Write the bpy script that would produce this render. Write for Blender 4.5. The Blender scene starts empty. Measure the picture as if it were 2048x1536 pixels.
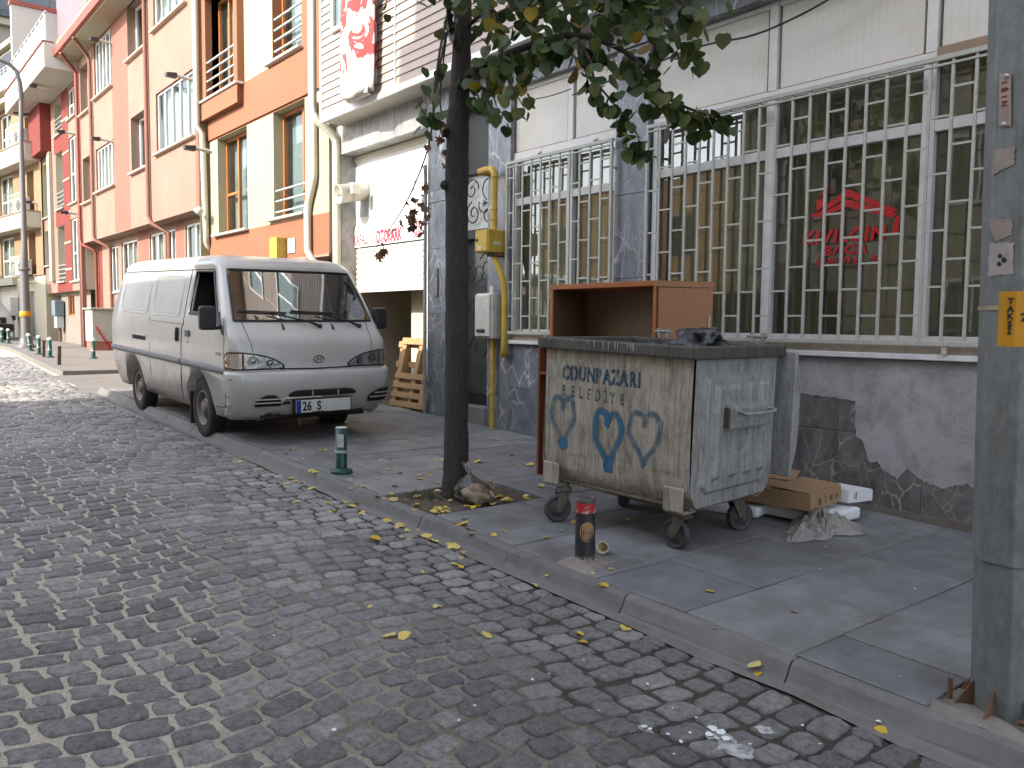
import bpy, bmesh, math, random
from math import sin, cos, pi, radians, sqrt, atan2
from mathutils import Vector, Matrix
random.seed(11)
S = bpy.context.scene
COL = S.collection

# ------------------------------------------------------------------ camera, sky, sun, exposure
CAM = Vector((0.0, 0.0, 1.62))
RR = Matrix(((0.778669, -0.03724, 0.626329), (-0.627351, -0.062587, 0.776218), (0.010293, -0.997344, -0.072097)))
cd = bpy.data.cameras.new('camera')
cam = bpy.data.objects.new('camera', cd); COL.objects.link(cam)
rx, dn, fw = RR.col[0], RR.col[1], RR.col[2]
m = Matrix.Identity(4)
for i in range(3):
    m[i][0] = rx[i]; m[i][1] = -dn[i]; m[i][2] = -fw[i]; m[i][3] = CAM[i]
cam.matrix_world = m
cd.sensor_width = 36.0; cd.lens = 36.0 * 1660 / 2048; cd.clip_start = 0.05; cd.clip_end = 900
S.camera = cam
SUN_EL = radians(32)
w = bpy.data.worlds.new('World'); S.world = w; w.use_nodes = True
wn = w.node_tree.nodes; bg = wn['Background']
sky = wn.new('ShaderNodeTexSky'); sky.sky_type = 'NISHITA'; sky.sun_disc = False
sky.sun_elevation = SUN_EL; sky.sun_rotation = radians(270); sky.dust_density = 1.6; sky.ozone_density = 1.0
hs = wn.new('ShaderNodeHueSaturation'); hs.inputs['Saturation'].default_value = .48
w.node_tree.links.new(sky.outputs[0], hs.inputs['Color']); w.node_tree.links.new(hs.outputs[0], bg.inputs[0]); bg.inputs[1].default_value = 0.15
sl = bpy.data.lights.new('sun', 'SUN'); sl.energy = 2.0; sl.angle = radians(0.53); sl.color = (1.0, 0.94, 0.84)
so = bpy.data.objects.new('sun', sl); COL.objects.link(so)
so.rotation_mode = 'QUATERNION'; so.rotation_quaternion = Vector((cos(SUN_EL), 0.03, -sin(SUN_EL))).to_track_quat('-Z', 'Y')
S.view_settings.view_transform = 'Standard'; S.view_settings.look = 'None'
S.view_settings.exposure = 2.2; S.view_settings.gamma = 1.0
S.cycles.use_denoising = True
S.cycles.max_bounces = 8; S.cycles.diffuse_bounces = 6; S.cycles.transparent_max_bounces = 12
S.cycles.caustics_reflective = False; S.cycles.caustics_refractive = False
S.cycles.sample_clamp_indirect = 8

def zr(y):                       # street rises away from the camera, then flattens
    if y < 16.2: return -0.02 + 0.031 * y
    return 0.482 + (y - 16.2) * 0.0123
def zp(y): return zr(y) + 0.10   # pavement level
def ray(px, py): return RR @ Vector(((px - 1024) / 1660, (py - 768) / 1660, 1.0))
def at(px, py, d): return CAM + ray(px, py) * d
def onx(px, py, X):
    v = ray(px, py); return CAM + v * (X / v.x)
def ong(px, py, fn=zr):
    v = ray(px, py); lo, hi = .5, 80.
    for _ in range(50):
        md = (lo + hi) / 2; p = CAM + v * md
        if p.z > fn(p.y): lo = md
        else: hi = md
    return CAM + v * lo
def pix(p):
    q = RR.transposed() @ (Vector(p) - CAM)
    return (q.x / q.z * 1660 + 1024, q.y / q.z * 1660 + 768, q.z)

# ------------------------------------------------------------------ object helpers
def tag(o, label=None, cat=None, group=None, kind=None):
    if label: o['label'] = label
    if cat: o['category'] = cat
    if group: o['group'] = group
    if kind: o['kind'] = kind
    return o
def empty(name, loc=(0, 0, 0), label=None, cat=None, group=None, kind=None, rot=(0, 0, 0)):
    o = bpy.data.objects.new(name, None); COL.objects.link(o)
    o.location = loc; o.rotation_euler = rot; o.empty_display_size = .2
    return tag(o, label, cat, group, kind)
def link(name, me, parent=None, loc=(0, 0, 0)):
    o = bpy.data.objects.new(name, me); COL.objects.link(o)
    if parent: o.parent = parent
    o.location = loc
    return o
def copy_tree(o, parent=None):
    c = o.copy(); COL.objects.link(c)
    if parent: c.parent = parent
    for ch in list(o.children): copy_tree(ch, c)
    return c
def origin_of(o):
    v = Vector((0, 0, 0))
    while o is not None:
        v += Vector(o.location); o = o.parent
    return v

class MB:
    def __init__(s): s.v = []; s.f = []; s.m = []; s.sm = []
    def add(s, vs, fs, mi=0, smooth=False):
        b = len(s.v); s.v.extend([tuple(p) for p in vs])
        for f in fs: s.f.append(tuple(b + i for i in f)); s.m.append(mi); s.sm.append(smooth)
        return s
    def box(s, x0, x1, y0, y1, z0, z1, mi=0):
        return s.add([(x0, y0, z0), (x1, y0, z0), (x1, y1, z0), (x0, y1, z0), (x0, y0, z1), (x1, y0, z1), (x1, y1, z1), (x0, y1, z1)],
              [(0, 3, 2, 1), (4, 5, 6, 7), (0, 1, 5, 4), (1, 2, 6, 5), (2, 3, 7, 6), (3, 0, 4, 7)], mi)
    def quad(s, a, b, c, d, mi=0): return s.add([a, b, c, d], [(0, 1, 2, 3)], mi)
    def prism(s, pts, d, mi=0, smooth=False):      # closed polygon pts (3d) extruded by vector d
        n = len(pts); d = Vector(d); q = [Vector(p) for p in pts]
        vs = q + [p + d for p in q]
        fs = [tuple(range(n))[::-1], tuple(range(n, 2 * n))]
        s.add(vs, fs, mi)
        return s.add(vs, [(i, (i + 1) % n, n + (i + 1) % n, n + i) for i in range(n)], mi, smooth)
    def tube(s, pts, r, n=8, mi=0, cap=True, smooth=True):
        pts = [Vector(p) for p in pts]; rs = r if isinstance(r, (list, tuple)) else [r] * len(pts)
        rings = []; up = None
        for i, p in enumerate(pts):
            t = (pts[min(i + 1, len(pts) - 1)] - pts[max(i - 1, 0)])
            if t.length < 1e-9: t = Vector((0, 0, 1))
            t.normalize()
            if up is None: up = Vector((0, 0, 1)) if abs(t.z) < .9 else Vector((1, 0, 0))
            a = t.cross(up)
            if a.length < 1e-5: up = Vector((1, 0, 0)) if abs(t.x) < .9 else Vector((0, 1, 0)); a = t.cross(up)
            a.normalize(); b = a.cross(t).normalized(); up = b
            rings.append([p + (a * cos(2 * pi * k / n) + b * sin(2 * pi * k / n)) * rs[i] for k in range(n)])
        vs = [q for rg in rings for q in rg]; fs = []
        for i in range(len(pts) - 1):
            for k in range(n):
                fs.append((i * n + k, (i + 1) * n + k, (i + 1) * n + (k + 1) % n, i * n + (k + 1) % n))
        s.add(vs, fs, mi, smooth)
        if cap:
            s.add(rings[0], [tuple(range(n))], mi); s.add(rings[-1], [tuple(range(n))[::-1]], mi)
        return s
    def lathe(s, prof, c, ax=(0, 0, 1), n=20, mi=0, smooth=True, a0=0, a1=2 * pi):   # prof: (r, h)
        ax = Vector(ax).normalized(); u = ax.cross(Vector((1, 0, 0)))
        if u.length < .1: u = ax.cross(Vector((0, 1, 0)))
        u.normalize(); v = ax.cross(u); c = Vector(c); full = abs(a1 - a0 - 2 * pi) < 1e-6
        nn = n if full else n + 1; vs = []
        for r, h in prof:
            for k in range(nn):
                a = a0 + (a1 - a0) * k / n; vs.append(c + ax * h + (u * cos(a) + v * sin(a)) * r)
        fs = []
        for i in range(len(prof) - 1):
            for k in range(n):
                k2 = (k + 1) % nn
                fs.append((i * nn + k, i * nn + k2, (i + 1) * nn + k2, (i + 1) * nn + k))
        return s.add(vs, fs, mi, smooth)
    def grid(s, fn, nu, nv, mi=0, smooth=True):
        vs = [fn(i / nu, j / nv) for j in range(nv + 1) for i in range(nu + 1)]
        return s.add(vs, [(j * (nu + 1) + i, j * (nu + 1) + i + 1, (j + 1) * (nu + 1) + i + 1, (j + 1) * (nu + 1) + i) for j in range(nv) for i in range(nu)], mi, smooth)
    def mesh(s, name, mats, off=(0, 0, 0)):
        me = bpy.data.meshes.new(name)
        ox, oy, oz = off
        me.from_pydata([(a - ox, b - oy, c - oz) for a, b, c in s.v], [], s.f)
        for k in (mats if isinstance(mats, (list, tuple)) else [mats]): me.materials.append(k)
        me.polygons.foreach_set('material_index', s.m)
        me.polygons.foreach_set('use_smooth', s.sm)
        me.update()
        return me
    def build(s, name, mats, parent=None, bevel=0, seg=1, label=None, local=False, merge=False):
        off = (0, 0, 0) if (local or parent is None) else origin_of(parent)
        me = s.mesh(name, mats, off)
        if merge:
            b = bmesh.new(); b.from_mesh(me); bmesh.ops.remove_doubles(b, verts=b.verts, dist=1e-5)
            bmesh.ops.recalc_face_normals(b, faces=b.faces); b.to_mesh(me); b.free()
        o = link(name, me, parent)
        if bevel:
            md = o.modifiers.new('bevel', 'BEVEL'); md.width = bevel; md.segments = seg; md.limit_method = 'ANGLE'; md.angle_limit = radians(40)
        if label: o['label'] = label
        return o
def bx(name, mats, parent, x0, x1, y0, y1, z0, z1, bevel=0, label=None, local=False):
    return MB().box(x0, x1, y0, y1, z0, z1).build(name, mats, parent, bevel, label=label, local=local)

def text(name, body, size, mt, parent, M4, shear=0, off=0, spacing=1.0, xs=1.0, extrude=.0006, align='LEFT'):
    cu = bpy.data.curves.new(name, 'FONT'); cu.body = body; cu.size = size; cu.shear = shear; cu.offset = off
    cu.space_character = spacing; cu.extrude = extrude; cu.resolution_u = 3; cu.align_x = align
    t = bpy.data.objects.new('tmp', cu); COL.objects.link(t)
    dg = bpy.context.evaluated_depsgraph_get(); dg.update()
    me = bpy.data.meshes.new_from_object(t.evaluated_get(dg)); bpy.data.objects.remove(t)
    me.name = name; me.materials.clear(); me.materials.append(mt)
    me.transform(M4 @ Matrix.Diagonal((xs, 1, 1, 1)))
    return link(name, me, parent)
def frame4(o, u, v):            # matrix with text x along u, text y along v
    u = Vector(u).normalized(); v = Vector(v).normalized(); n = u.cross(v)
    M4 = Matrix.Identity(4)
    for i in range(3): M4[i][0] = u[i]; M4[i][1] = v[i]; M4[i][2] = n[i]; M4[i][3] = o[i]
    return M4

# ------------------------------------------------------------------ materials
def nodes_of(name):
    mt = bpy.data.materials.new(name); mt.use_nodes = True
    nt = mt.node_tree; return mt, nt, nt.nodes['Principled BSDF']
def nd(nt, kind, **kw):
    n = nt.nodes.new(kind)
    for k, v in kw.items():
        if k.startswith('i_'):
            n.inputs[k[2:].replace('_', ' ')].default_value = v
        else: setattr(n, k, v)
    return n
def coords(nt, sc=(1, 1, 1), world=False):
    if world:
        g = nd(nt, 'ShaderNodeNewGeometry'); out = g.outputs['Position']
    else:
        t = nd(nt, 'ShaderNodeTexCoord'); out = t.outputs['Object']
    mp = nd(nt, 'ShaderNodeMapping'); mp.inputs['Scale'].default_value = sc
    nt.links.new(out, mp.inputs['Vector']); return mp.outputs[0]
def noise(nt, vec, scale, detail=5, rough=.55, dist=0):
    n = nd(nt, 'ShaderNodeTexNoise', i_Scale=scale, i_Detail=detail, i_Roughness=rough, i_Distortion=dist)
    nt.links.new(vec, n.inputs['Vector']); return n.outputs['Fac']
def ramp(nt, fac, stops, interp='LINEAR'):
    r = nd(nt, 'ShaderNodeValToRGB'); r.color_ramp.interpolation = interp
    el = r.color_ramp.elements
    while len(el) < len(stops): el.new(.5)
    for e, (p, c) in zip(el, stops):
        e.position = p; e.color = (c, c, c, 1) if isinstance(c, (int, float)) else (*c, 1)
    nt.links.new(fac, r.inputs[0]); return r.outputs[0]
def mix(nt, fac, a, b, mode='MIX'):
    n = nd(nt, 'ShaderNodeMix', data_type='RGBA', blend_type=mode)
    for sk, v in ((n.inputs[0], fac), (n.inputs[6], a), (n.inputs[7], b)):
        if isinstance(v, (int, float)): sk.default_value = v
        elif isinstance(v, tuple): sk.default_value = (*v, 1) if len(v) == 3 else v
        else: nt.links.new(v, sk)
    return n.outputs[2]
def math_(nt, op, a, b=0.0, clamp=False):
    n = nd(nt, 'ShaderNodeMath', operation=op, use_clamp=clamp)
    for sk, v in ((n.inputs[0], a), (n.inputs[1], b)):
        if isinstance(v, (int, float)): sk.default_value = v
        else: nt.links.new(v, sk)
    return n.outputs[0]
def bump(nt, bs, h, strength=.3, dist=.01):
    b = nd(nt, 'ShaderNodeBump'); b.inputs['Strength'].default_value = strength; b.inputs['Distance'].default_value = dist
    nt.links.new(h, b.inputs['Height']); nt.links.new(b.outputs[0], bs.inputs['Normal']); return b
def sc(c, k): return tuple(min(1, x * k) for x in c)

def mat(name, col, rough=.8, var=.18, scale=2.2, bmp=.15, bscale=70, metal=0.0, rnd=0.0, stain=None, stain_amt=.5, sscale=1.3,
        stretch=(1, 1, 1), world=False, bdist=.006, spec=.4, fine=0.10):
    mt, nt, bs = nodes_of(name)
    v = coords(nt, stretch, world)
    n1 = noise(nt, v, scale, 6, .6)
    c = mix(nt, ramp(nt, n1, [(.28, 0), (.72, 1)]), sc(col, 1 - var), sc(col, 1 + var))
    n2 = noise(nt, v, scale * 14, 4, .6)
    c = mix(nt, fine, c, mix(nt, n2, sc(col, .4), sc(col, 1.6)))
    if stain:
        n3 = noise(nt, v, sscale, 8, .68, .4)
        c = mix(nt, math_(nt, 'MULTIPLY', ramp(nt, n3, [(.45, 0), (.68, 1)]), stain_amt), c, stain)
    if rnd:
        oi = nd(nt, 'ShaderNodeObjectInfo')
        k = math_(nt, 'MULTIPLY_ADD', oi.outputs['Random'], 2 * rnd); k.node.inputs[2].default_value = 1 - rnd
        hv = nd(nt, 'ShaderNodeHueSaturation'); nt.links.new(k, hv.inputs['Value']); nt.links.new(c, hv.inputs['Color']); c = hv.outputs[0]
    nt.links.new(c, bs.inputs['Base Color'])
    bs.inputs['Roughness'].default_value = rough; bs.inputs['Metallic'].default_value = metal
    bs.inputs['Specular IOR Level'].default_value = spec
    if bmp:
        bump(nt, bs, noise(nt, v, bscale, 6, .65), bmp, bdist)
    return mt
def glass_mat(name, tint=(.75, .82, .74), refl=1.0, dirt=.06, rough=.02, wave=0.0, base=.04):
    mt, nt, bs = nodes_of(name); nt.nodes.remove(bs)
    out = nt.nodes['Material Output']
    tr = nd(nt, 'ShaderNodeBsdfTransparent'); tr.inputs[0].default_value = (*tint, 1)
    gl = nd(nt, 'ShaderNodeBsdfGlossy'); gl.inputs['Roughness'].default_value = rough; gl.inputs[0].default_value = (refl, refl, refl, 1)
    fr = nd(nt, 'ShaderNodeLayerWeight'); fr.inputs[0].default_value = .32
    f = math_(nt, 'ADD', math_(nt, 'MULTIPLY', fr.outputs['Fresnel'], 1.0), base, True)
    mx = nd(nt, 'ShaderNodeMixShader'); nt.links.new(f, mx.inputs[0]); nt.links.new(tr.outputs[0], mx.inputs[1]); nt.links.new(gl.outputs[0], mx.inputs[2])
    df = nd(nt, 'ShaderNodeBsdfDiffuse'); df.inputs[0].default_value = (.35, .33, .3, 1)
    v = coords(nt); m2 = nd(nt, 'ShaderNodeMixShader')
    d = math_(nt, 'MULTIPLY', ramp(nt, noise(nt, v, 2.5, 7, .65), [(.3, .35), (.75, 1)]), dirt)
    nt.links.new(d, m2.inputs[0]); nt.links.new(mx.outputs[0], m2.inputs[1]); nt.links.new(df.outputs[0], m2.inputs[2])
    if wave:
        b = nd(nt, 'ShaderNodeBump'); b.inputs['Strength'].default_value = wave; b.inputs['Distance'].default_value = .02
        nt.links.new(noise(nt, v, 1.1, 2, .4), b.inputs['Height']); nt.links.new(b.outputs[0], gl.inputs['Normal'])
    nt.links.new(m2.outputs[0], out.inputs[0])
    return mt
def paint_mat(name, col, cover=.75, scale=30, rough=.7, streak=(1, 1, 1), uvfade=False):     # sprayed or worn paint with holes in it
    mt, nt, bs = nodes_of(name); out = nt.nodes['Material Output']
    bs.inputs['Base Color'].default_value = (*col, 1); bs.inputs['Roughness'].default_value = rough
    v = coords(nt, streak)
    a = ramp(nt, noise(nt, v, scale, 6, .7), [(.5 - cover * .45, 0), (.72 - cover * .3, 1)])
    if uvfade:
        uv = nd(nt, 'ShaderNodeUVMap'); sp = nd(nt, 'ShaderNodeSeparateXYZ'); nt.links.new(uv.outputs[0], sp.inputs[0])
        e = math_(nt, 'ABSOLUTE', math_(nt, 'MULTIPLY_ADD', sp.outputs[1], 2.0)); e.node.inputs[0].links[0].from_node.inputs[2].default_value = -1.0
        a = math_(nt, 'MULTIPLY', a, ramp(nt, e, [(.35, 1), (1, 0)]))
    tr = nd(nt, 'ShaderNodeBsdfTransparent'); mx = nd(nt, 'ShaderNodeMixShader')
    nt.links.new(math_(nt, 'MULTIPLY', a, min(1, cover + .25)), mx.inputs[0]); nt.links.new(tr.outputs[0], mx.inputs[1]); nt.links.new(bs.outputs[0], mx.inputs[2])
    nt.links.new(mx.outputs[0], out.inputs[0]); return mt
def marble_mat(name, base, vein, patch=None, vscale=1.6, amt=.8, rough=.35, rnd=.12):
    mt, nt, bs = nodes_of(name)
    tc = nd(nt, 'ShaderNodeTexCoord'); oi = nd(nt, 'ShaderNodeObjectInfo')
    ad = nd(nt, 'ShaderNodeVectorMath', operation='ADD'); ml = math_(nt, 'MULTIPLY', oi.outputs['Random'], 37.0)
    nt.links.new(tc.outputs['Object'], ad.inputs[0]); nt.links.new(ml, ad.inputs[1])
    mp = nd(nt, 'ShaderNodeMapping'); mp.inputs['Scale'].default_value = (1, 1, .55); mp.inputs['Rotation'].default_value = (.5, 0, 0)
    nt.links.new(ad.outputs[0], mp.inputs[0]); v = mp.outputs[0]
    nz = nd(nt, 'ShaderNodeTexNoise', i_Scale=3.0, i_Detail=6); nt.links.new(v, nz.inputs['Vector'])
    dv = nd(nt, 'ShaderNodeMix', data_type='VECTOR'); dv.inputs[0].default_value = .22; nt.links.new(v, dv.inputs[4]); nt.links.new(nz.outputs['Color'], dv.inputs[5]); dvo = dv.outputs[1]
    def veins(sca, wd):
        vo = nd(nt, 'ShaderNodeTexVoronoi', feature='DISTANCE_TO_EDGE'); vo.inputs['Scale'].default_value = sca; nt.links.new(dvo, vo.inputs['Vector'])
        return ramp(nt, vo.outputs['Distance'], [(0, 1), (wd, 0)])
    ms = ramp(nt, noise(nt, v, 2.3, 4, .6), [(.42, 0), (.66, 1)])
    v1 = math_(nt, 'MULTIPLY', veins(vscale * 3, .035), ms)
    v2 = math_(nt, 'MULTIPLY', veins(vscale * 8, .05), math_(nt, 'MULTIPLY', ramp(nt, noise(nt, v, 4.7, 4, .6), [(.5, 0), (.7, 1)]), .7))
    cl = ramp(nt, noise(nt, v, 5, 8, .7, .6), [(.3, 0), (.75, 1)])
    c = mix(nt, cl, sc(base, .55), sc(base, 1.75))
    if patch: c = mix(nt, ramp(nt, noise(nt, v, 1.9, 5, .6, .5), [(.58, 0), (.66, 1)]), c, patch)
    c = mix(nt, math_(nt, 'MULTIPLY', math_(nt, 'MAXIMUM', v1, v2), amt), c, vein)
    k = math_(nt, 'MULTIPLY_ADD', oi.outputs['Random'], 2 * rnd); k.node.inputs[2].default_value = 1 - rnd
    hv = nd(nt, 'ShaderNodeHueSaturation'); nt.links.new(k, hv.inputs['Value']); nt.links.new(c, hv.inputs['Color'])
    nt.links.new(hv.outputs[0], bs.inputs['Base Color']); bs.inputs['Roughness'].default_value = rough
    bump(nt, bs, noise(nt, v, 40, 5), .06, .004)
    return mt

SALMON = mat('salmon_plaster', (.235, .152, .115), .9, .05, 1.1, .12, 160, stain=(.165, .11, .085), stain_amt=.45, world=True)
SALMON_D = mat('dark_salmon_plaster', (.205, .094, .068), .9, .06, 1.1, .12, 160, world=True)
TERRA = mat('terracotta_plaster', (.235, .098, .052), .9, .06, 1.2, .15, 170, world=True)
CREAM = mat('cream_yellow_plaster', (.335, .31, .20), .9, .05, 1.0, .12, 160, world=True)
RED = mat('red_plaster', (.15, .026, .02), .85, .08, 1.0, .1, 150, world=True)
PALE = mat('pale_cream_plaster', (.33, .295, .225), .9, .06, 1.0, .12, 150, stain=(.4, .35, .27), stain_amt=.25, world=True)
OCHRE = mat('ochre_panel', (.25, .16, .09), .85, .1, 2.0, .08, 90, world=True)
BROWNW = mat('brown_wall', (.27, .19, .14), .9, .1, 1.5, .15, 120, world=True)
OLIVE = mat('olive_wall', (.24, .22, .11), .9, .1, 1.5, .1, 120, world=True)
WHITE = mat('white_metal', (.62, .62, .62), .5, .06, 3, .03, 80, stain=(.35, .29, .22), stain_amt=.25, sscale=3)
WHITEP = mat('white_plastic', (.66, .65, .63), .45, .04, 3, .02, 60)
PIPEW = mat('white_downpipe', (.48, .46, .40), .5, .05, 2, .02, 60, stain=(.4, .34, .25), stain_amt=.35, sscale=2.5)
STEEL = mat('grey_rail_steel', (.42, .45, .46), .4, .08, 5, .02, 90, metal=.4)
WOODF = mat('orange_window_frame', (.34, .12, .035), .5, .15, 6, .05, 60, stretch=(6, 6, 1))
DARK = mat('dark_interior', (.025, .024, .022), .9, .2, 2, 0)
ROOM = mat('room_wall', (.40, .39, .31), .95, .15, 1, 0)
CURT = mat('pale_curtain', (.36, .35, .30), .95, .1, 4, .05, 60)
CURTB = mat('bluish_curtain', (.32, .38, .385), .95, .1, 4, .05, 60)
CURTO = mat('olive_curtain', (.56, .56, .43), .95, .10, 4, .05, 60)
GLASS = glass_mat('window_glass', (.80, .84, .70), .95, .10, .012, .12, .12)
GLASSF = glass_mat('house_window_glass', (.70, .78, .78), .9, .05, .02, .1, .03)
GLASSV = glass_mat('van_glass', (.80, .86, .82), .95, .06, .01, .05, .34)
BLACK = mat('black_plastic', (.018, .018, .02), .45, .2, 6, .05, 120)
RUST = mat('rusty_steel', (.14, .075, .045), .8, .3, 6, .2, 60)
# ------------------------------------------------------------------ ground, road, pavement
SAND = (.36, .31, .24)
def bed_mat():
    mt, nt, bs = nodes_of('sandy_bed')
    v = coords(nt, (1, 1, 1), True)
    n = noise(nt, v, 9, 8, .7)
    g = mix(nt, ramp(nt, noise(nt, v, 70, 5, .7), [(.3, 0), (.7, 1)]), (.32, .28, .22), (.60, .54, .44))
    d = mix(nt, ramp(nt, noise(nt, v, 60, 5, .7), [(.3, 0), (.7, 1)]), (.035, .03, .027), (.11, .09, .075))
    # sand lies in the joints of the carriageway, dark dirt along the kerb
    sp = nd(nt, 'ShaderNodeSeparateXYZ'); nt.links.new(v, sp.inputs[0])
    k = math_(nt, 'ADD', math_(nt, 'MULTIPLY', sp.outputs[0], .55), math_(nt, 'MULTIPLY', sp.outputs[1], -.09))
    k = math_(nt, 'ADD', k, math_(nt, 'MULTIPLY', noise(nt, v, 1.1, 5, .6), 1.5))
    c = mix(nt, ramp(nt, math_(nt, 'MULTIPLY', k, .4), [(.40, 0), (.72, 1)]), g, d)
    nt.links.new(c, bs.inputs['Base Color']); bs.inputs['Roughness'].default_value = .97; bs.inputs['Specular IOR Level'].default_value = .1
    bump(nt, bs, noise(nt, v, 120, 6, .7), .7, .012); return mt
BED = bed_mat()
def cobble_mat(name, island, far=False):
    mt, nt, bs = nodes_of(name)
    v = coords(nt, (1, 1, 1), True)
    if island: rnd = nd(nt, 'ShaderNodeNewGeometry').outputs['Random Per Island']
    else: rnd = nd(nt, 'ShaderNodeObjectInfo').outputs['Random']
    c = ramp(nt, rnd, [(0, (.150, .146, .146)), (.25, (.205, .199, .198)), (.75, (.258, .249, .245)), (1, (.325, .308, .296))])
    n = noise(nt, v, 30, 9, .78)
    c = mix(nt, 1.0, c, ramp(nt, n, [(.3, .35), (.5, 1.0), (.72, 1.65)]), 'MULTIPLY')
    c = mix(nt, ramp(nt, noise(nt, v, 95, 5, .7), [(.52, 0), (.68, .7)]), c, (.34, .32, .29))
    # broad lighter dust and darker oil patches on the street
    c = mix(nt, 1.0, c, ramp(nt, noise(nt, v, .55, 5, .6), [(.3, .68), (.7, 1.30)]), 'MULTIPLY')
    # worn white crossing bars painted across the far stones
    sp = nd(nt, 'ShaderNodeSeparateXYZ'); nt.links.new(v, sp.inputs[0]); yy = sp.outputs[1]
    a = None
    for y0, y1 in ((13.75, 14.35), (15.1, 16.2)):
        b = math_(nt, 'MULTIPLY', math_(nt, 'GREATER_THAN', yy, y0), math_(nt, 'LESS_THAN', yy, y1))
        a = b if a is None else math_(nt, 'ADD', a, b)
    a = math_(nt, 'MULTIPLY', a, math_(nt, 'LESS_THAN', math_(nt, 'ADD', sp.outputs[0], math_(nt, 'MULTIPLY', noise(nt, v, 2.2, 3), 1.2)), 3.0))
    a = math_(nt, 'MULTIPLY', a, ramp(nt, noise(nt, v, 9, 6, .7), [(.34, .1), (.62, .85)]))
    c = mix(nt, a, c, (.46, .44, .38))
    # plaster spatter near the lower right
    nt.links.new(c, bs.inputs['Base Color']); bs.inputs['Roughness'].default_value = .72; bs.inputs['Specular IOR Level'].default_value = .35
    h = math_(nt, 'ADD', math_(nt, 'MULTIPLY', n, .7), math_(nt, 'MULTIPLY', noise(nt, v, 140, 4, .7), .35))
    bump(nt, bs, h, 1.0, .026)
    return mt
COB = cobble_mat('cobble_stone', False); COBM = cobble_mat('cobble_mass', True)
EARTH = mat('bare_earth', (.10, .075, .055), .98, .35, 12, .8, 90, bdist=.02, world=True)
FAR = mat('far_ground', (.20, .18, .15), .95, .2, .6, .2, 30, world=True)

ys = [-60, -15, 0, 5, 10, 16.2, 25, 45, 80, 200, 500]
g = MB()
for a, b in zip(ys, ys[1:]): g.quad((-300, a, zr(a) - .09), (300, a, zr(a) - .09), (300, b, zr(b) - .09), (-300, b, zr(b) - .09))
tag(g.build('ground', FAR), kind='structure')
road = empty('road', (0, 0, 0), kind='structure')
g = MB()
for a, b in zip([-12, 0, 8, 16.2, 28, 60], [0, 8, 16.2, 28, 60, 61]):
    g.quad((-4.6, a, zr(a)), (3.13, a, zr(a)), (3.13, b, zr(b)), (-4.6, b, zr(b)))
g.quad((3.132, 14.6, zr(14.6) + .002), (3.6, 14.6, zr(14.6) + .002), (5.2, 60, zr(60) + .002), (3.132, 60, zr(60) + .002))
g.build('bed', BED, road)

stones = []; R1 = random.Random(4)
W = 1.9
def arcy(x):                       # segmental arcs: every lane of stones bows away from the camera
    t = ((x + 4.7) / W) % 1.0
    return .13 * (.5 + .5 * cos((2 * t - 1) * pi))
row = 0; y = .1
while y < 25.5:
    dy = .140 + R1.uniform(-.009, .009)
    x = -4.5 + R1.uniform(0, .15)
    xe = 3.10 if y < 14.6 else 3.0 + (y - 14.6) * .06
    while x < xe - .05:
        L = min(R1.uniform(.12, .205), xe - x)
        if xe - x - L < .06: L = xe - x
        xc = x + L / 2; yc = y + dy / 2 + arcy(xc) + R1.gauss(0, .006)
        z0 = zr(yc); q = pix((xc, yc, z0))
        if q[2] > .5 and -420 < q[0] < 2350 and q[1] < 1990:
            jt = .007 if xc > .5 else .010
            hx, hy = L / 2 - jt * R1.uniform(.5, 1.7), dy / 2 - jt * R1.uniform(.3, 1.3)
            sl = (arcy(xc + .03) - arcy(xc - .03)) / .06
            if abs(sl) > 1.2: sl = 0
            stones.append((q[2], xc, yc, hx, hy, sl, z0, q))
        x += L
    y += dy; row += 1
def stone(mb, xc, yc, hx, hy, sl, z0, near, off=(0, 0, 0)):
    h = .011 + R1.uniform(-.004, .005); tx, ty = R1.uniform(-.03, .03), R1.uniform(-.03, .03) + .031
    cr = .25
    if near: pts = [(-1, -1 + cr), (-1, .1), (-1, 1 - cr), (-1 + cr, 1), (.1, 1), (1 - cr, 1), (1, 1 - cr), (1, 0), (1, -1 + cr), (1 - cr, -1), (0, -1), (-1 + cr, -1)]
    else: pts = [(-1, -1), (-1, 1), (1, 1), (1, -1)]
    j = .20 if near else .17
    cs = [(a * (1 + R1.uniform(-j, j * .4)) * hx, b * (1 + R1.uniform(-j, j * .5)) * hy) for a, b in pts]
    ro = R1.gauss(0, .05); cr_, sr_ = cos(ro), sin(ro)
    def ring(k, dz):
        out = []
        for a, b in cs:
            px, py = a * k[0] * cr_ - b * k[1] * sr_, a * k[0] * sr_ + b * k[1] * cr_
            out.append((xc + px, yc + py + px * sl, z0 + dz + px * tx + py * ty))
        return out
    n = len(cs)
    if near:
        e = .007
        k2 = (1 - e / hx, 1 - e / hy); k3 = (1 - 2.6 * e / hx, 1 - 2.6 * e / hy)
        vs = ring((1, 1), -.03) + ring((1, 1), h - .009) + ring(k2, h - .002) + ring(k3, h + .001)
        fs = []
        for r_ in range(3):
            fs += [(r_ * n + (i + 1) % n, r_ * n + i, (r_ + 1) * n + i, (r_ + 1) * n + (i + 1) % n) for i in range(n)]
        fs.append(tuple(range(3 * n, 4 * n))[::-1])
        mb.add(vs, fs, 0, True)
    else:
        vs = ring((1, 1), -.01) + ring((1, 1), h - .006) + ring((1 - .012 / hx, 1 - .012 / hy), h)
        fs = []
        for r_ in range(2): fs += [(r_ * n + (i + 1) % n, r_ * n + i, (r_ + 1) * n + i, (r_ + 1) * n + (i + 1) % n) for i in range(n)]
        fs.append(tuple(range(2 * n, 3 * n))[::-1]); mb.add(vs, fs, 0, True)
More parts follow.
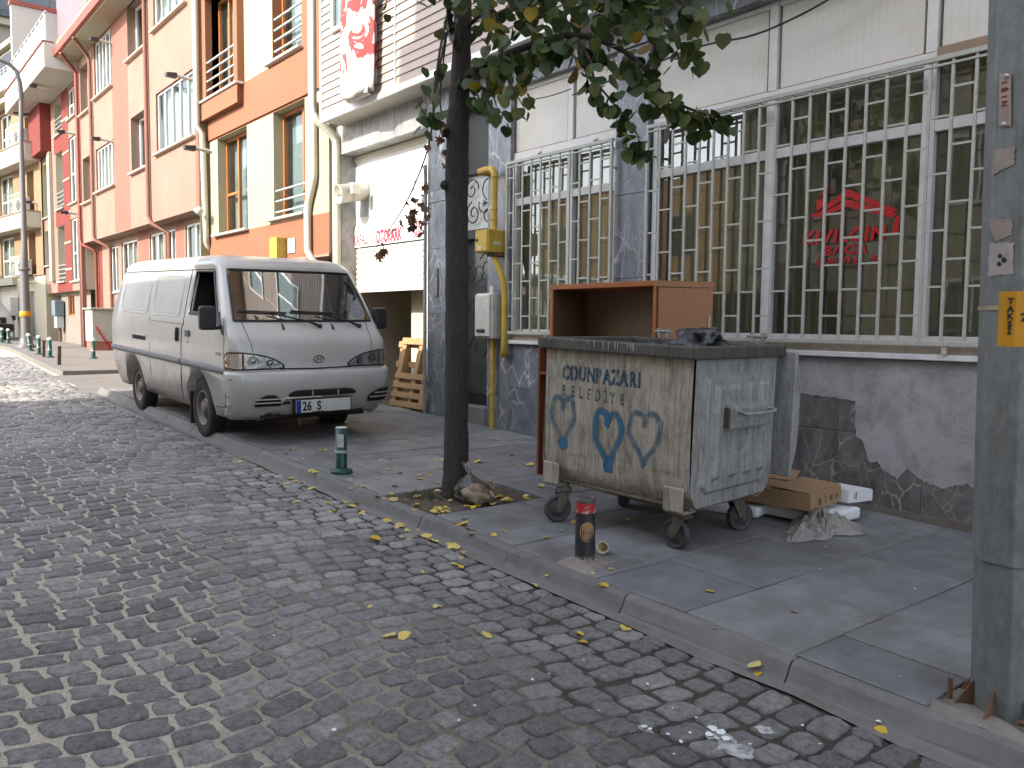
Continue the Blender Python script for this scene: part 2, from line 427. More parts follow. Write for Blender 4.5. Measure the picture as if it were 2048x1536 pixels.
inview = [s for s in stones if 0 < s[7][0] < 2048 and s[7][1] < 1536]
inview.sort(key=lambda s: s[0]); singles = set(id(s) for s in inview[:296])
mass = MB()
for s in stones:
    d, xc, yc, hx, hy, sl, z0, q = s
    if id(s) in singles:
        mb = MB(); stone(mb, 0, 0, hx, hy, sl, 0, True)
        link('cobblestone', mb.mesh('cobblestone', COB), road, (xc, yc, z0))
    else: stone(mass, xc, yc, hx, hy, sl, z0, d < 9)
o = mass.build('cobblestones', COBM, road); o['kind'] = 'stuff'

# kerb stones and gutter
KERB = mat('kerb_concrete', (.165, .158, .155), .85, .18, 3, .35, 90, rnd=.08, stain=(.10, .09, .085), stain_amt=.55, sscale=4, bdist=.01)
GUT = mat('gutter_concrete', (.175, .160, .150), .9, .2, 2, .4, 60, stain=(.10, .085, .075), stain_amt=.5, sscale=3, bdist=.01, world=True)
kerb = empty('kerb', (0, 0, 0), kind='structure')
prof = [(3.285, -.06), (3.285, .100), (3.240, .102), (3.226, .098), (3.214, .086), (3.188, .034), (3.178, .018), (3.165, .010), (3.165, -.06)]
y = -2.0; R2 = random.Random(3)
while y < 14.5:
    L = min(1.0, 14.6 - y); a, b = y + .004, y + L - .004
    mb = MB(); n = len(prof); dx = R2.uniform(-.006, .006); dz = R2.uniform(-.004, .004)
    N = 5; rings = []
    for i in range(N):
        yy = a + (b - a) * i / (N - 1)
        rings.append([(px + dx + R2.uniform(-.003, .003), yy, pz + zr(yy) + dz + R2.uniform(-.002, .002)) for px, pz in prof])
    vs = [p for rg in rings for p in rg]
    fs = [(i * n + k, i * n + (k + 1) % n, (i + 1) * n + (k + 1) % n, (i + 1) * n + k) for i in range(N - 1) for k in range(n)]
    fs += [tuple(range(n)), tuple(range((N - 1) * n, N * n))[::-1]]
    mb.add(vs, fs); me = mb.mesh('kerb_stone', KERB, (3.2, (a + b) / 2, 0))
    bm = bmesh.new(); bm.from_mesh(me); bmesh.ops.recalc_face_normals(bm, faces=bm.faces); bm.to_mesh(me); bm.free()
    link('kerb_stone', me, kerb, (3.2, (a + b) / 2, 0))
    y += L
g = MB()
for i in range(34):
    a, b = -2 + i * .49, -2 + (i + 1) * .49
    jag = lambda t: .012 * sin(t * 7.3) + .01 * sin(t * 17.1)
    g.add([(3.085 + jag(a), a, zr(a) + .012), (3.17, a, zr(a) + .013), (3.17, b, zr(b) + .013), (3.085 + jag(b), b, zr(b) + .012)], [(0, 1, 2, 3)])
tag(g.build('gutter', GUT), kind='structure')

# pavement: bed sheet and single slabs
def slab_mat():
    mt, nt, bs = nodes_of('pavement_slab'); v = coords(nt, (1, 1, 1), True)
    oi = nd(nt, 'ShaderNodeObjectInfo')
    c = ramp(nt, oi.outputs['Random'], [(0, (.140, .139, .145)), (.5, (.165, .162, .167)), (1, (.205, .199, .200))])
    c = mix(nt, 1.0, c, ramp(nt, noise(nt, v, 3.5, 7, .65), [(.25, .62), (.75, 1.35)]), 'MULTIPLY')
    c = mix(nt, ramp(nt, noise(nt, v, 1.5, 7, .7, .3), [(.54, 0), (.72, .7)]), c, (.075, .068, .062))
    c = mix(nt, ramp(nt, noise(nt, v, 7.5, 6, .7), [(.62, 0), (.76, .55)]), c, (.32, .30, .29))
    c = mix(nt, ramp(nt, noise(nt, v, 60, 3, .6), [(.70, 0), (.76, .6)]), c, (.36, .34, .32))
    nt.links.new(c, bs.inputs['Base Color']); bs.inputs['Roughness'].default_value = .62; bs.inputs['Specular IOR Level'].default_value = .4
    bump(nt, bs, math_(nt, 'ADD', noise(nt, v, 18, 5, .6), math_(nt, 'MULTIPLY', noise(nt, v, 130, 4), .5)), .35, .006); return mt
SLAB = slab_mat()
pave = empty('pavement', (0, 0, 0), kind='structure')
g = MB()
for a, b in zip([-3, 0, 8, 14.6], [0, 8, 14.6, 14.7]): g.quad((3.286, a, zp(a) - .030), (6.6, a, zp(a) - .030), (6.6, b, zp(b) - .030), (3.286, b, zp(b) - .030))
g.build('bed', EARTH, pave)
yrow = [-2.6, -1.95, -1.3, -.65, 0, .65, 1.45, 2.03, 2.66, 3.30, 4.05, 4.35, 4.95, 5.7, 6.35, 7.0, 7.3, 7.95, 8.6, 9.25, 9.9, 10.55, 11.2, 11.85, 12.5, 13.15, 13.8, 14.5]
R3 = random.Random(9)
PIT = (3.25, 4.36, 4.95, 5.70)
for i, (a, b) in enumerate(zip(yrow, yrow[1:])):
    x = 3.30; off = [.62, .95, .40, .80][i % 4]; first = True; xend = 6.27 if b < 9.5 or a > 12.3 else 6.22
    while x < xend - .02:
        L = off if first else .93; first = False
        x2 = min(x + L, xend)
        if xend - x2 < .12: x2 = xend
        if abs(a - PIT[2]) < .01:
            if x < PIT[1] - .1:
                x = PIT[1]; continue
        if a < 1.4 and x < 3.9 and b > -1:       # broken ground round the pole foot
            if x2 < 4.3: x = x2; continue
            x = max(x, 3.95)
        gp = .004
        cor = [(x + gp, a + gp), (x2 - gp, a + gp), (x2 - gp, b - gp), (x + gp, b - gp)]
        t = [R3.uniform(-.004, .004) for _ in range(4)]
        mb = MB(); e = .006; cx_, cy_ = (x + x2) / 2, (a + b) / 2
        lo = [(p, q, zp(q) - .05) for p, q in cor]; mid = [(p, q, zp(q) - .004 + k) for (p, q), k in zip(cor, t)]
        top = [(p + (e if p < cx_ else -e), q + (e if q < cy_ else -e), zp(q) + .001 + k) for (p, q), k in zip(cor, t)]
        fs = [(4, 5, 1, 0)[::-1], (5, 6, 2, 1)[::-1], (6, 7, 3, 2)[::-1], (7, 4, 0, 3)[::-1], (8, 9, 5, 4)[::-1], (9, 10, 6, 5)[::-1], (10, 11, 7, 6)[::-1], (11, 8, 4, 7)[::-1], (8, 9, 10, 11)]
        fs = [(0, 1, 5, 4), (1, 2, 6, 5), (2, 3, 7, 6), (3, 0, 4, 7), (4, 5, 9, 8), (5, 6, 10, 9), (6, 7, 11, 10), (7, 4, 8, 11), (8, 9, 10, 11)]
        mb.add(lo + mid + top, fs)
        link('paving_slab', mb.mesh('paving_slab', SLAB, (cx_, cy_, 0)), pave, (cx_, cy_, 0))
        x = x2
# far pavement beyond the side crossing
FARP = mat('far_pavement', (.165, .15, .135), .9, .15, 1.5, .25, 50, world=True)
g = MB(); R5 = random.Random(1)
for a, b in zip([18.2, 22, 26, 30, 36], [22, 26, 30, 36, 46]):
    k = lambda t: 3.35 + (t - 18.2) * .055 - (.0 if t < 30 else (t - 30) * .12)
    g.quad((k(a), a, zp(a)), (7.2, a, zp(a)), (7.2, b, zp(b)), (k(b), b, zp(b)))
    g.quad((k(a), a, zr(a) - .05), (k(a), a, zp(a)), (k(b), b, zp(b)), (k(b), b, zr(b) - .05))
    g.quad((k(a) + .003, a, zp(a) + .004), (k(a) + .15, a, zp(a) + .004), (k(b) + .15, b, zp(b) + .004), (k(b) + .003, b, zp(b) + .004), 1)
g.quad((3.35, 18.2, zr(18.2) - .05), (7.2, 18.2, zr(18.2) - .05), (7.2, 18.2, zp(18.2)), (3.35, 18.2, zp(18.2)))
tag(g.build('pavement_far', [FARP, KERB]), kind='structure')
# the crossing between the two pavements
g = MB(); g.quad((2.98, 14.6, zr(14.6) + .012), (7.2, 14.6, zr(14.6) + .05), (7.2, 18.2, zr(18.2) + .05), (2.98, 18.2, zr(18.2) + .012))
tag(g.build('crossing_surface', FARP), kind='structure')
# loose mortar round the pole foot and the black bollard
def rubble(name, cx, cy, rx_, ry_, h, seed, label, cat='rubble', zf=zp, mt=None):
    R = random.Random(seed); n = 26; mb = MB()
    def P(u, v):
        a = u * 2 * pi; k = 1 + .22 * sin(a * 3 + seed) + .12 * sin(a * 7 + seed * 2)
        r = v; hh = h * (1 - r ** 1.6) * (1 + .3 * sin(a * 5 + r * 9)) - .012 * r
        x, y = cx + cos(a) * rx_ * r * k, cy + sin(a) * ry_ * r * k
        return (x, y, zf(y) + hh + R.uniform(-.006, .006) * (r < .95))
    mb.grid(P, n, 7); return mb
MORT = mat('crumbled_mortar', (.27, .235, .20), .97, .3, 8, .9, 70, bdist=.02, world=True)
b = rubble('x', 3.42, 3.52, .19, .17, .035, 2, '')
tag(b.build('mortar_patch', MORT, merge=True), 'crumbly mortar heap at the foot of the black bollard', 'mortar')
b = MB(); b.grid(lambda u, v: (3.29 + u * .68, -.95 + v * 2.42 + .03 * sin(u * 9), zp(-.95 + v * 2.42) - .006 + .012 * sin(u * 13 + v * 7) * sin(v * 23 - u * 5) + .008 * sin(u * 31 - v * 47)), 24, 60)
tag(b.build('mortar_bed', MORT), 'rough broken concrete around the foot of the big grey pole', 'concrete')
# ------------------------------------------------------------------ buildings
def facade(parent, X, y0, y1, z0, z1, holes, mats, cell=None, ysp=(), zsp=(), name='wall', local=False):
    yy = sorted(set([y0, y1] + list(ysp) + [v for h in holes for v in h[:2]])); zz = sorted(set([z0, z1] + list(zsp) + [v for h in holes for v in h[2:4]]))
    yy = [v for v in yy if y0 <= v <= y1]; zz = [v for v in zz if z0 <= v <= z1]
    mb = MB()
    for a, b in zip(yy, yy[1:]):
        for c, d in zip(zz, zz[1:]):
            my, mz = (a + b) / 2, (c + d) / 2
            if any(h[0] < my < h[1] and h[2] < mz < h[3] for h in holes): continue
            mb.quad((X, b, c), (X, a, c), (X, a, d), (X, b, d), cell(my, mz) if cell else 0)
    for h in holes:
        a, b, c, d = h[:4]; dp = h[4] if len(h) > 4 else .2; k = h[5] if len(h) > 5 else (cell(a - .05, (c + d) / 2) if cell else 0)
        c2, d2 = max(c, z0), min(d, z1)
        mb.quad((X, a, c2), (X + dp, a, c2), (X + dp, a, d2), (X, a, d2), k); mb.quad((X + dp, b, c2), (X, b, c2), (X, b, d2), (X + dp, b, d2), k)
        mb.quad((X, a, d2), (X + dp, a, d2), (X + dp, b, d2), (X, b, d2), k); mb.quad((X, b, c2), (X + dp, b, c2), (X + dp, a, c2), (X, a, c2), k)
    return mb.build(name, mats, parent, local=local)
def shell(parent, X, xb, y0, y1, z0, z1, mats, name='shell', local=False, bottom=True, ext=None):
    mb = MB()
    mb.quad((X, y0, z0), (xb, y0, z0), (xb, y0, z1), (X, y0, z1)); mb.quad((xb, y1, z0), (X, y1, z0), (X, y1, z1), (xb, y1, z1))
    mb.quad((xb, y0, z0), (xb, y1, z0), (xb, y1, z1), (xb, y0, z1)); mb.quad((X, y0, z1), (xb, y0, z1), (xb, y1, z1), (X, y1, z1))
    if bottom: mb.quad((X, y1, z0), (xb, y1, z0), (xb, y0, z0), (X, y0, z0))
    return mb.build(name, mats, parent, local=local)
def folds(mb, X, y0, y1, z0, z1, amp=.02, per=.09, n=None, mi=0):
    n = n or max(8, int((y1 - y0) / per * 5)); ph = random.random() * 6
    vs = []
    for i in range(n + 1):
        t = y0 + (y1 - y0) * i / n; dx = amp * sin((t - y0) / per * 2 * pi + ph + .8 * sin(t * 3))
        vs += [(X + dx, t, z0), (X + dx, t, z1)]
    mb.add(vs, [(2 * i, 2 * i + 2, 2 * i + 3, 2 * i + 1) for i in range(n)], mi, True)
def window(parent, X, y0, y1, z0, z1, dp=.16, fm=None, mull=(.5,), rails=(), fw=.055, cur=CURT, glass=None, local=False, ft=.05, curt=None):
    fm = fm or WHITEP; mb = MB(); xa, xb = X + dp - ft, X + dp
    mb.box(xa, xb, y0, y1, z0, z0 + fw); mb.box(xa, xb, y0, y1, z1 - fw, z1)
    mb.box(xa + .001, xb, y0, y0 + fw, z0 + fw, z1 - fw); mb.box(xa + .001, xb, y1 - fw, y1, z0 + fw, z1 - fw)
    for k in mull:
        c = y0 + (y1 - y0) * k; mb.box(xa - .002, xb, c - fw * .6, c + fw * .6, z0 + fw, z1 - fw)
    for k, a, b in rails:
        c = z0 + (z1 - z0) * k; mb.box(xa + .002, xb - .002, y0 + (y1 - y0) * a + fw * .5, y0 + (y1 - y0) * b - fw * .5, c - fw * .5, c + fw * .5)
    f = mb.build('window', fm, parent, local=local)
    g = MB(); g.quad((xb - .02, y1 - fw, z0 + fw), (xb - .02, y0 + fw, z0 + fw), (xb - .02, y0 + fw, z1 - fw), (xb - .02, y1 - fw, z1 - fw))
    g.build('pane', glass or GLASSF, f, local=local)
    if cur:
        c = MB()
        for a, b in (curt or ((0, 1),)):
            folds(c, xb + .12, y0 + (y1 - y0) * a, y0 + (y1 - y0) * b, z0, z1)
        c.build('curtain', cur, f, local=local)
    return f
def sill(parent, X, y0, y1, z, mt=None, proud=.08, h=.045, local=False):
    return MB().box(X - proud, X + .1, y0, y1, z - h, z).build('sill', mt or PIPEW, parent, bevel=.005, local=local)

# ---------- nearest building: marble ground floor, siding above
FX = 6.285
MARB = marble_mat('grey_marble', (.12, .132, .155), (.55, .55, .56), None, 1.7, 1.0)
MARBP = marble_mat('pink_veined_marble', (.14, .15, .175), (.55, .53, .52), (.36, .25, .225), 1.5, 1.0)
MARBD = marble_mat('dark_brown_marble', (.135, .124, .125), (.46, .38, .31), (.40, .26, .18), 2.6, 1.0)
MARBL = marble_mat('light_marble', (.24, .24, .235), (.5, .49, .46), (.33, .29, .24), 1.2, .6)
SKIM = mat('grey_skim_coat', (.34, .33, .345), .9, .16, 3.0, .25, 60, stain=(.12, .12, .13), stain_amt=.6, sscale=4.5)
SID = mat('beige_siding', (.33, .275, .24), .55, .03, 2, .03, 90, rnd=.03)
SOFF = mat('siding_soffit', (.50, .48, .44), .6, .04, 2, .02, 60)
PANELW = None
def ribbed():
    mt, nt, bs = nodes_of('ribbed_white_panel'); v = coords(nt, (1, 1, 1))
    wv = nd(nt, 'ShaderNodeTexWave', wave_type='BANDS', bands_direction='Y', wave_profile='SAW'); wv.inputs['Scale'].default_value = 5.2; nt.links.new(v, wv.inputs['Vector'])
    gro = ramp(nt, wv.outputs['Fac'], [(0, .5), (.05, 1), (.93, 1), (1, .5)])
    c = mix(nt, 1.0, (.60, .585, .555), ramp(nt, gro, [(0, .72), (1, 1)]), 'MULTIPLY')
    c = mix(nt, ramp(nt, noise(nt, v, 1.6, 6, .6), [(.45, 0), (.8, .5)]), c, (.42, .36, .28))
    nt.links.new(c, bs.inputs['Base Color']); bs.inputs['Roughness'].default_value = .55
    bump(nt, bs, gro, .25, .004); return mt
PANELW = ribbed()
mbd = empty('marble_fronted_building', (FX, 5.5, .2), 'building with grey marble ground floor, barred shop windows and beige siding above', 'building')
YE = -4.0                                  # near end (out of frame)
def mpanel(x0, x1, y0, y1, z0, z1, mt, name='marble_panel', bev=.004):
    return MB().box(x0, x1, y0, y1, z0, z1).build(name, mt, mbd, bev)
Rm = random.Random(5)
def msplit(x0, x1, y0, y1, zs, ny, mt, bottom=None):
    for i in range(ny):
        a, b = y0 + (y1 - y0) * i / ny, y0 + (y1 - y0) * (i + 1) / ny
        for c, d in zip(zs, zs[1:]):
            mpanel(x0 + Rm.uniform(0, .004), x1, a + .0015, b - .0015, c + .0015, d - .0015, mt)
# base wall under the windows (two fields), core behind
bx('core_wall', BROWNW, mbd, FX + .03, FX + .25, YE, 8.25, -.3, 1.38)
msplit(FX, FX + .03, 5.62, 7.86, [.15, .86, 1.38], 4, MARB)
msplit(FX, FX + .03, YE, 5.62, [-.1, .78, 1.38], 14, MARBD)
# pillars
for (a, b, m_) in ((9.22, 9.66, MARB), (7.86, 8.30, MARBP), (5.68, 6.13, MARB)):
    zb = .2 if a > 6 else 1.38
    lv = [zb, 1.02 if a > 6 else 1.38, 1.75, 2.62, 3.40, 4.42] if a > 6 else [1.44, 2.1, 2.95, 3.75, 4.42]
    for c, d in zip(lv, lv[1:]):
        MB().box(FX - (.0 if a > 6 else .002), FX + .42, a, b, c + .001, d - .001).build('marble_panel', m_, mbd, .004)
mpanel(FX - .012, FX + .3, 1.0, 1.45, 1.44, 4.42, MARB)
# lintel beam
for i in range(9):
    a = 9.70 - 0 if i == 0 else 9.66 - i * 1.52
b0 = 9.68
while b0 > YE:
    a0 = max(YE, b0 - 1.5); mpanel(FX - .03, FX + .4, a0 + .0015, b0 - .0015, 4.40, 4.73, MARB); b0 -= 1.5
for a, b in ((9.68, 10.55), (10.55, 11.45), (11.45, 12.32)):
    mpanel(FX - .012, FX + .40, a + .0015, b - .0015, 4.27, 4.73, MARBL)
mpanel(FX - .006, FX + .3, 12.17, 12.34, .2, 4.27, MARBL)       # far jamb of the garage
# sills
for a, b in ((5.62, 7.89), (YE, 5.60)):
    bx('window_sill', mat('white_sill' + str(a), (.62, .62, .63), .5, .06, 3, .05, 60, stain=(.3, .25, .2), stain_amt=.4, sscale=5), mbd, FX - .06, FX + .2, a, b, 1.382, 1.428, .006)
# shop windows: white frames, panes, panels above, barred grilles in front
SILLB = mat('stained_sill_board', (.42, .37, .29), .8, .12, 3, .1, 60, stain=(.25, .13, .07), stain_amt=.6, sscale=5)
IRON = mat('grey_green_painted_iron', (.40, .41, .37), .5, .08, 6, .1, 120, stain=(.26, .17, .10), stain_amt=.3, sscale=9)
def shop_window(y0, y1, mulls, zmid, top, curts):
    mulls = sorted(mulls)
    fr = MB(); xa, xb = FX + .05, FX + .13
    fr.box(xa, xb, y0, y1, 1.50, 1.56); fr.box(xa, xb, y0, y1, 3.56, 3.65)
    edges = [y0] + [v for c in mulls for v in (c - .047, c + .047)] + [y1]
    for c in mulls: fr.box(xa - .004, xb, c - .047, c + .047, 1.56, 3.56)
    fr.box(xa - .002, xb, y0, y0 + .06, 1.56, 3.56); fr.box(xa - .002, xb, y1 - .06, y1, 1.56, 3.56)
    for a, b in zip(edges[::2], edges[1::2]): fr.box(xa + .002, xb, a, b, zmid - .042, zmid + .042)
    for a, b in zip(edges[::2], edges[1::2]):
        fr.box(xa, xb, a, b, top - .05, top)
    for c in mulls: fr.box(xa - .004, xb, c - .04, c + .04, 3.65, top)
    f = fr.build('shop_window', WHITE, mbd, .003)
    for a, b in zip(edges[::2], edges[1::2]):
        for c, d in ((1.56, zmid - .042), (zmid + .042, 3.56)):
            gl = MB(); tw = random.uniform(-.006, .006)
            gl.quad((xb - .03, b, c), (xb - .03 + tw, a, c), (xb - .03 + tw, a, d), (xb - .03, b, d)); gl.build('pane', GLASS, f)
        pn = MB().box(xa + .02, xb, a + .02, b - .02, 3.66, top - .05); pn.build('white_panel', PANELW, f, .002)
        MB().box(xa + .012, xa + .019, a + .006, b - .006, 3.652, 3.662).build('panel_trim', BROWNW, f)
        MB().box(xa - .02, xa, (a + b) / 2 - .03, (a + b) / 2 + .03, 3.585, 3.605).build('latch', WHITE, f)
    cu = MB()
    for a, b in curts: folds(cu, xb + .11, a, b, 1.46, 3.6, .03, .15)
    cu.build('curtain', CURTO, f)
    MB().box(FX - .02, FX + .14, y0, y1, 1.43, 1.498).build('sill_board', SILLB, f)
    return f
wl = shop_window(6.13, 7.86, [6.87], 3.07, 4.40, [(6.15, 7.84)])
wr = shop_window(1.45, 5.66, [4.315, 2.965], 3.11, 4.40, [(4.36, 5.62), (3.9, 4.27), (3.02, 3.52), (1.5, 2.9)])
# brown recessed casing at the third bay
MB().box(FX + .0, FX + .06, 1.5, 2.90, 3.56, 3.66).build('brown_casing', BROWNW, wr)
# room behind the shop windows
rm = MB(); rm.box(FX + .40, FX + 3.4, YE, 9.1, .2, 4.4); me = rm.mesh('shop_room', ROOM, origin_of(mbd)); me.flip_normals()
rm_o = link('shop_room', me, mbd)
bx('room_desk', BROWNW, mbd, FX + 1.0, FX + 1.6, 2.2, 5.2, .2, 1.75); bx('room_partition', CURTO, mbd, FX + 1.9, FX + 1.95, 3.2, 4.3, .2, 4.3)
def grille(y0, y1, z0, z1, phase, posts):
    X0 = FX - .085; gr = MB()
    gr.box(X0, X0 + .03, y0, y1, z1 - .035, z1); gr.box(X0 + .004, X0 + .03, y0, y1, z1 - .075, z1 - .058)
    gr.box(X0, X0 + .03, y0, y1, z0, z0 + .035)
    gr.box(X0 + .002, X0 + .03, y1 - .03, y1, z0 + .035, z1 - .035); gr.box(X0 + .002, X0 + .03, y0, y0 + .03, z0 + .035, z1 - .035)
    for p in posts: gr.box(X0 + .005, X0 + .03, p - .018, p + .018, 1.43, z0)
    for zz in (z0 + .25, z1 - .3):
        for yy in (y0 + .02, y1 - .02): gr.box(X0 + .03, FX + .05, yy - .012, yy + .012, zz, zz + .02)
    g = gr.build('window_grille', IRON, mbd, .002)
    bar = MB().box(-.008, .008, -.0105, .0105, 0, z1 - z0 - .07).mesh('bar', IRON)
    ys_ = []; k = int((y1 - phase) / .16) + 2
    while phase - .16 * -k > y0 or k > -60:
        p = phase + .16 * k; k -= 1
        if y0 + .05 < p < y1 - .05: ys_.append(p)
        if p < y0: break
    org = origin_of(mbd)
    for p in ys_: link('bar', bar, g, Vector((X0 + .018, p, z0 + .035)) - org)
    ed = [y1 - .03] + ys_ + [y0 + .03]
    for i, (a, b) in enumerate(zip(ed, ed[1:])):
        par = round((a - phase) / .16) % 2
        if i == 0: par = (round((b - phase) / .16) + 1) % 2
        zz = 2.734 if par == 0 else 2.525
        zz -= .406 * 3
        w_ = a - b - .021
        rg = MB().box(-.007, .007, -w_ / 2, w_ / 2, -.008, .008).mesh('rung', IRON)
        while zz < z1 - .1:
            if zz > z0 + .06: link('rung', rg, g, Vector((X0 + .0182, (a + b) / 2, zz)) - org)
            zz += .406
    return g
grille(6.10, 7.85, 1.50, 3.53, 4.189, [7.1])
grille(1.50, 5.64, 1.49, 3.57, 4.189, [4.3, 2.72])
# skim coat on the base wall, a few millimetres proud of the stone
pts = [(4.05, 1.375), (4.05, 1.06), (3.70, 1.05), (3.42, 1.04), (3.40, .76), (3.34, .72), (3.28, .55), (3.22, .58), (3.16, .50), (3.05, .46), (2.98, .55), (2.86, .47), (2.7, .44), (2.55, .50), (2.4, .42), (1.9, .44), (.8, .5), (-1.5, .5), (-1.5, 1.375)]
jag = []
Rj = random.Random(8)
for (a, b), (c, d) in zip(pts, pts[1:] + pts[:1]):
    n = max(1, int(sqrt((a - c) ** 2 + (b - d) ** 2) / .02))
    for i in range(n):
        t = i / n; jag.append((a + (c - a) * t + Rj.uniform(-.008, .008) * (b < 1.36), b + (d - b) * t + Rj.uniform(-.01, .01) * (b < 1.36 or d < 1.36)))
MB().prism([(FX - .0035, a, min(b, 1.375)) for a, b in jag], (.003, 0, 0)).build('skim_coat', SKIM, mbd)
bx('base_band', mat('dirty_base', (.15, .13, .115), .95, .25, 5, .4, 60), mbd, FX - .006, FX + .02, YE, 7.86, -.2, .22)

# entrance door between the pillars
IRONB = mat('black_wrought_iron', (.015, .015, .016), .45, .2, 4, .1, 90)
FROST = mat('frosted_door_glass', (.42, .45, .44), .35, .06, 3, .02, 30)
dr = MB()
for (a, b, c, d) in ((8.30, 8.37, .55, 4.40), (9.15, 9.22, .55, 4.40), (8.37, 9.15, 2.72, 2.84), (8.37, 9.15, 3.55, 3.63), (8.37, 9.15, .55, .72)):
    dr.box(FX + .17, FX + .24, a, b, c, d)
dr.box(FX + .2, FX + .24, 8.37, 9.15, 3.63, 4.40)
door = dr.build('door', IRONB, mbd, .004)
gl = MB(); gl.quad((FX + .235, 9.15, 2.84), (FX + .235, 8.37, 2.84), (FX + .235, 8.37, 3.55), (FX + .235, 9.15, 3.55)); gl.build('fanlight_pane', FROST, door)
gl = MB(); gl.quad((FX + .25, 9.15, .72), (FX + .25, 8.37, .72), (FX + .25, 8.37, 2.72), (FX + .25, 9.15, 2.72)); gl.build('pane', mat('dark_door_glass', (.05, .055, .055), .15, .2, 2, 0), door)
def scroll(c, r, turns, a0, flip=1, r_=.0085):
    return [(FX + .19, c[0] + flip * cos(a0 + t * turns * 2 * pi) * r * (1 - .82 * t), c[1] + sin(a0 + t * turns * 2 * pi) * r * (1 - .82 * t)) for t in [i / 26 for i in range(27)]]
sc_ = MB()
for c, r, tu, a0, fl in (((8.55, 3.02), .15, 1.5, 1.0, 1), ((8.86, 3.05), .16, 1.5, 1.8, -1), ((8.52, 3.36), .17, .9, -1.2, 1), ((8.90, 3.36), .15, 1.4, 0, -1), ((8.68, 3.2), .3, .62, 2.2, 1)):
    MB().tube(scroll(c, r, tu, a0, fl), .009, 6).build('scroll', IRONB, door)
for c, r, tu, a0, fl in (((8.55, 2.35), .19, 1.4, 0.6, 1), ((8.9, 2.3), .17, 1.4, 2, -1), ((8.55, 1.85), .2, 1.4, 0, 1), ((8.9, 1.8), .19, 1.3, 1, -1), ((8.7, 1.3), .22, 1.3, 0, 1), ((8.6, 2.1), .1, .8, 1, 1)):
    MB().tube(scroll(c, r, tu, a0, fl), .008, 6).build('scroll', IRONB, door)
for c in ((8.47, 3.33), (8.62, 3.16), (8.5, 2.42), (8.66, 2.24), (8.54, 1.95)):
    sc_ = MB()
    for k in range(5): sc_.tube([(FX + .188, c[0], c[1]), (FX + .18, c[0] + .05 * cos(k * 1.25), c[1] + .05 * sin(k * 1.25))], [.012, .004], 5)
    sc_.build('iron_flower', IRONB, door)
bx('door_step', mat('step_stone', (.17, .165, .16), .8, .15, 4, .2, 60), mbd, FX - .02, FX + .6, 8.30, 9.22, .1, .56, .01)
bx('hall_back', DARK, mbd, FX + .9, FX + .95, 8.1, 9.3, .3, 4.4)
# intercom and conduit
ic = bx('intercom', mat('intercom_steel', (.16, .165, .16), .4, .1, 5, .02, 80, metal=.5), mbd, FX - .022, FX - .0005, 9.385, 9.455, 1.98, 2.36, .004)
for i in range(6): MB().box(FX - .026, FX - .0225, 9.40, 9.425, 2.03 + i * .035, 2.045 + i * .035).build('button', PIPEW, ic)
CONDUIT = mat('grey_conduit', (.22, .23, .235), .5, .1, 5, .05, 80)
MB().tube([(FX - .03, 9.675, .33), (FX - .03, 9.675, 3.76)], .026, 10).build('conduit', CONDUIT, mbd)
MB().tube([(FX - .03, 9.69, 3.23), (FX - .006, 9.55, 3.25), (FX - .006, 9.25, 3.25)], .006, 6).build('conduit_wire', CONDUIT, mbd)
# garage: shutter box, banner board, roller slats, inside
GX = FX + .25
SHUT = mat('cream_shutter', (.62, .58, .47), .5, .05, 3, .03, 60)
bx('shutter_frame', SHUT, mbd, GX - .03, GX + .06, 12.25, 12.31, .2, 4.27); bx('shutter_frame', SHUT, mbd, GX - .03, GX + .06, 9.98, 10.06, .2, 4.27)
MB().box(GX + .005, GX + .05, 10.06, 12.25, 3.16, 4.27).build('shutter_panel', WHITEP, mbd)
bx('panel_rail', SHUT, mbd, GX - .015, GX + .05, 10.06, 12.25, 3.10, 3.16, .004)
bx('panel_rail', SHUT, mbd, GX - .02, GX + .05, 10.06, 12.25, 4.18, 4.262, .004)
bx('vent_plate', mat('grey_vent_plate', (.40, .42, .42), .3, .06, 3, 0), mbd, GX - .004, GX + .01, 11.62, 12.2, 3.3, 4.0)
slat = MB(); prof_ = [(0, 0), (-.012, .014), (-.016, .04), (-.012, .066), (0, .08), (.012, .08), (.012, 0)]
slat.prism([(px, -1.09, pz) for px, pz in prof_], (0, 2.18, 0), 0); sm = slat.mesh('slat', SHUT)
for i in range(8): link('slat', sm, mbd, Vector((GX + .02, 11.155, 2.15 + i * .083)) - origin_of(mbd))
bx('bottom_rail', SHUT, mbd, GX, GX + .03, 10.06, 12.25, 2.10, 2.148, .003)
GIN = mat('garage_plaster', (.44, .39, .31), .95, .08, 1.5, .1, 50)
gi = MB(); gi.quad((6.27, 12.3, .36), (6.27, 9.6, .28), (9, 9.6, .05), (9, 12.3, .05)); gi.build('garage_floor', FARP, mbd)
bx('garage_wall', GIN, mbd, 7.05, 7.15, 9.0, 11.3, 0, 4.3); bx('garage_wall', GIN, mbd, 9, 9.1, 9.0, 12.6, 0, 4.3); bx('garage_wall', GIN, mbd, FX + .43, 9, 12.32, 12.42, 0, 4.3); bx('garage_wall', GIN, mbd, FX + .43, 7.05, 9.62, 9.68, 0, 4.3)
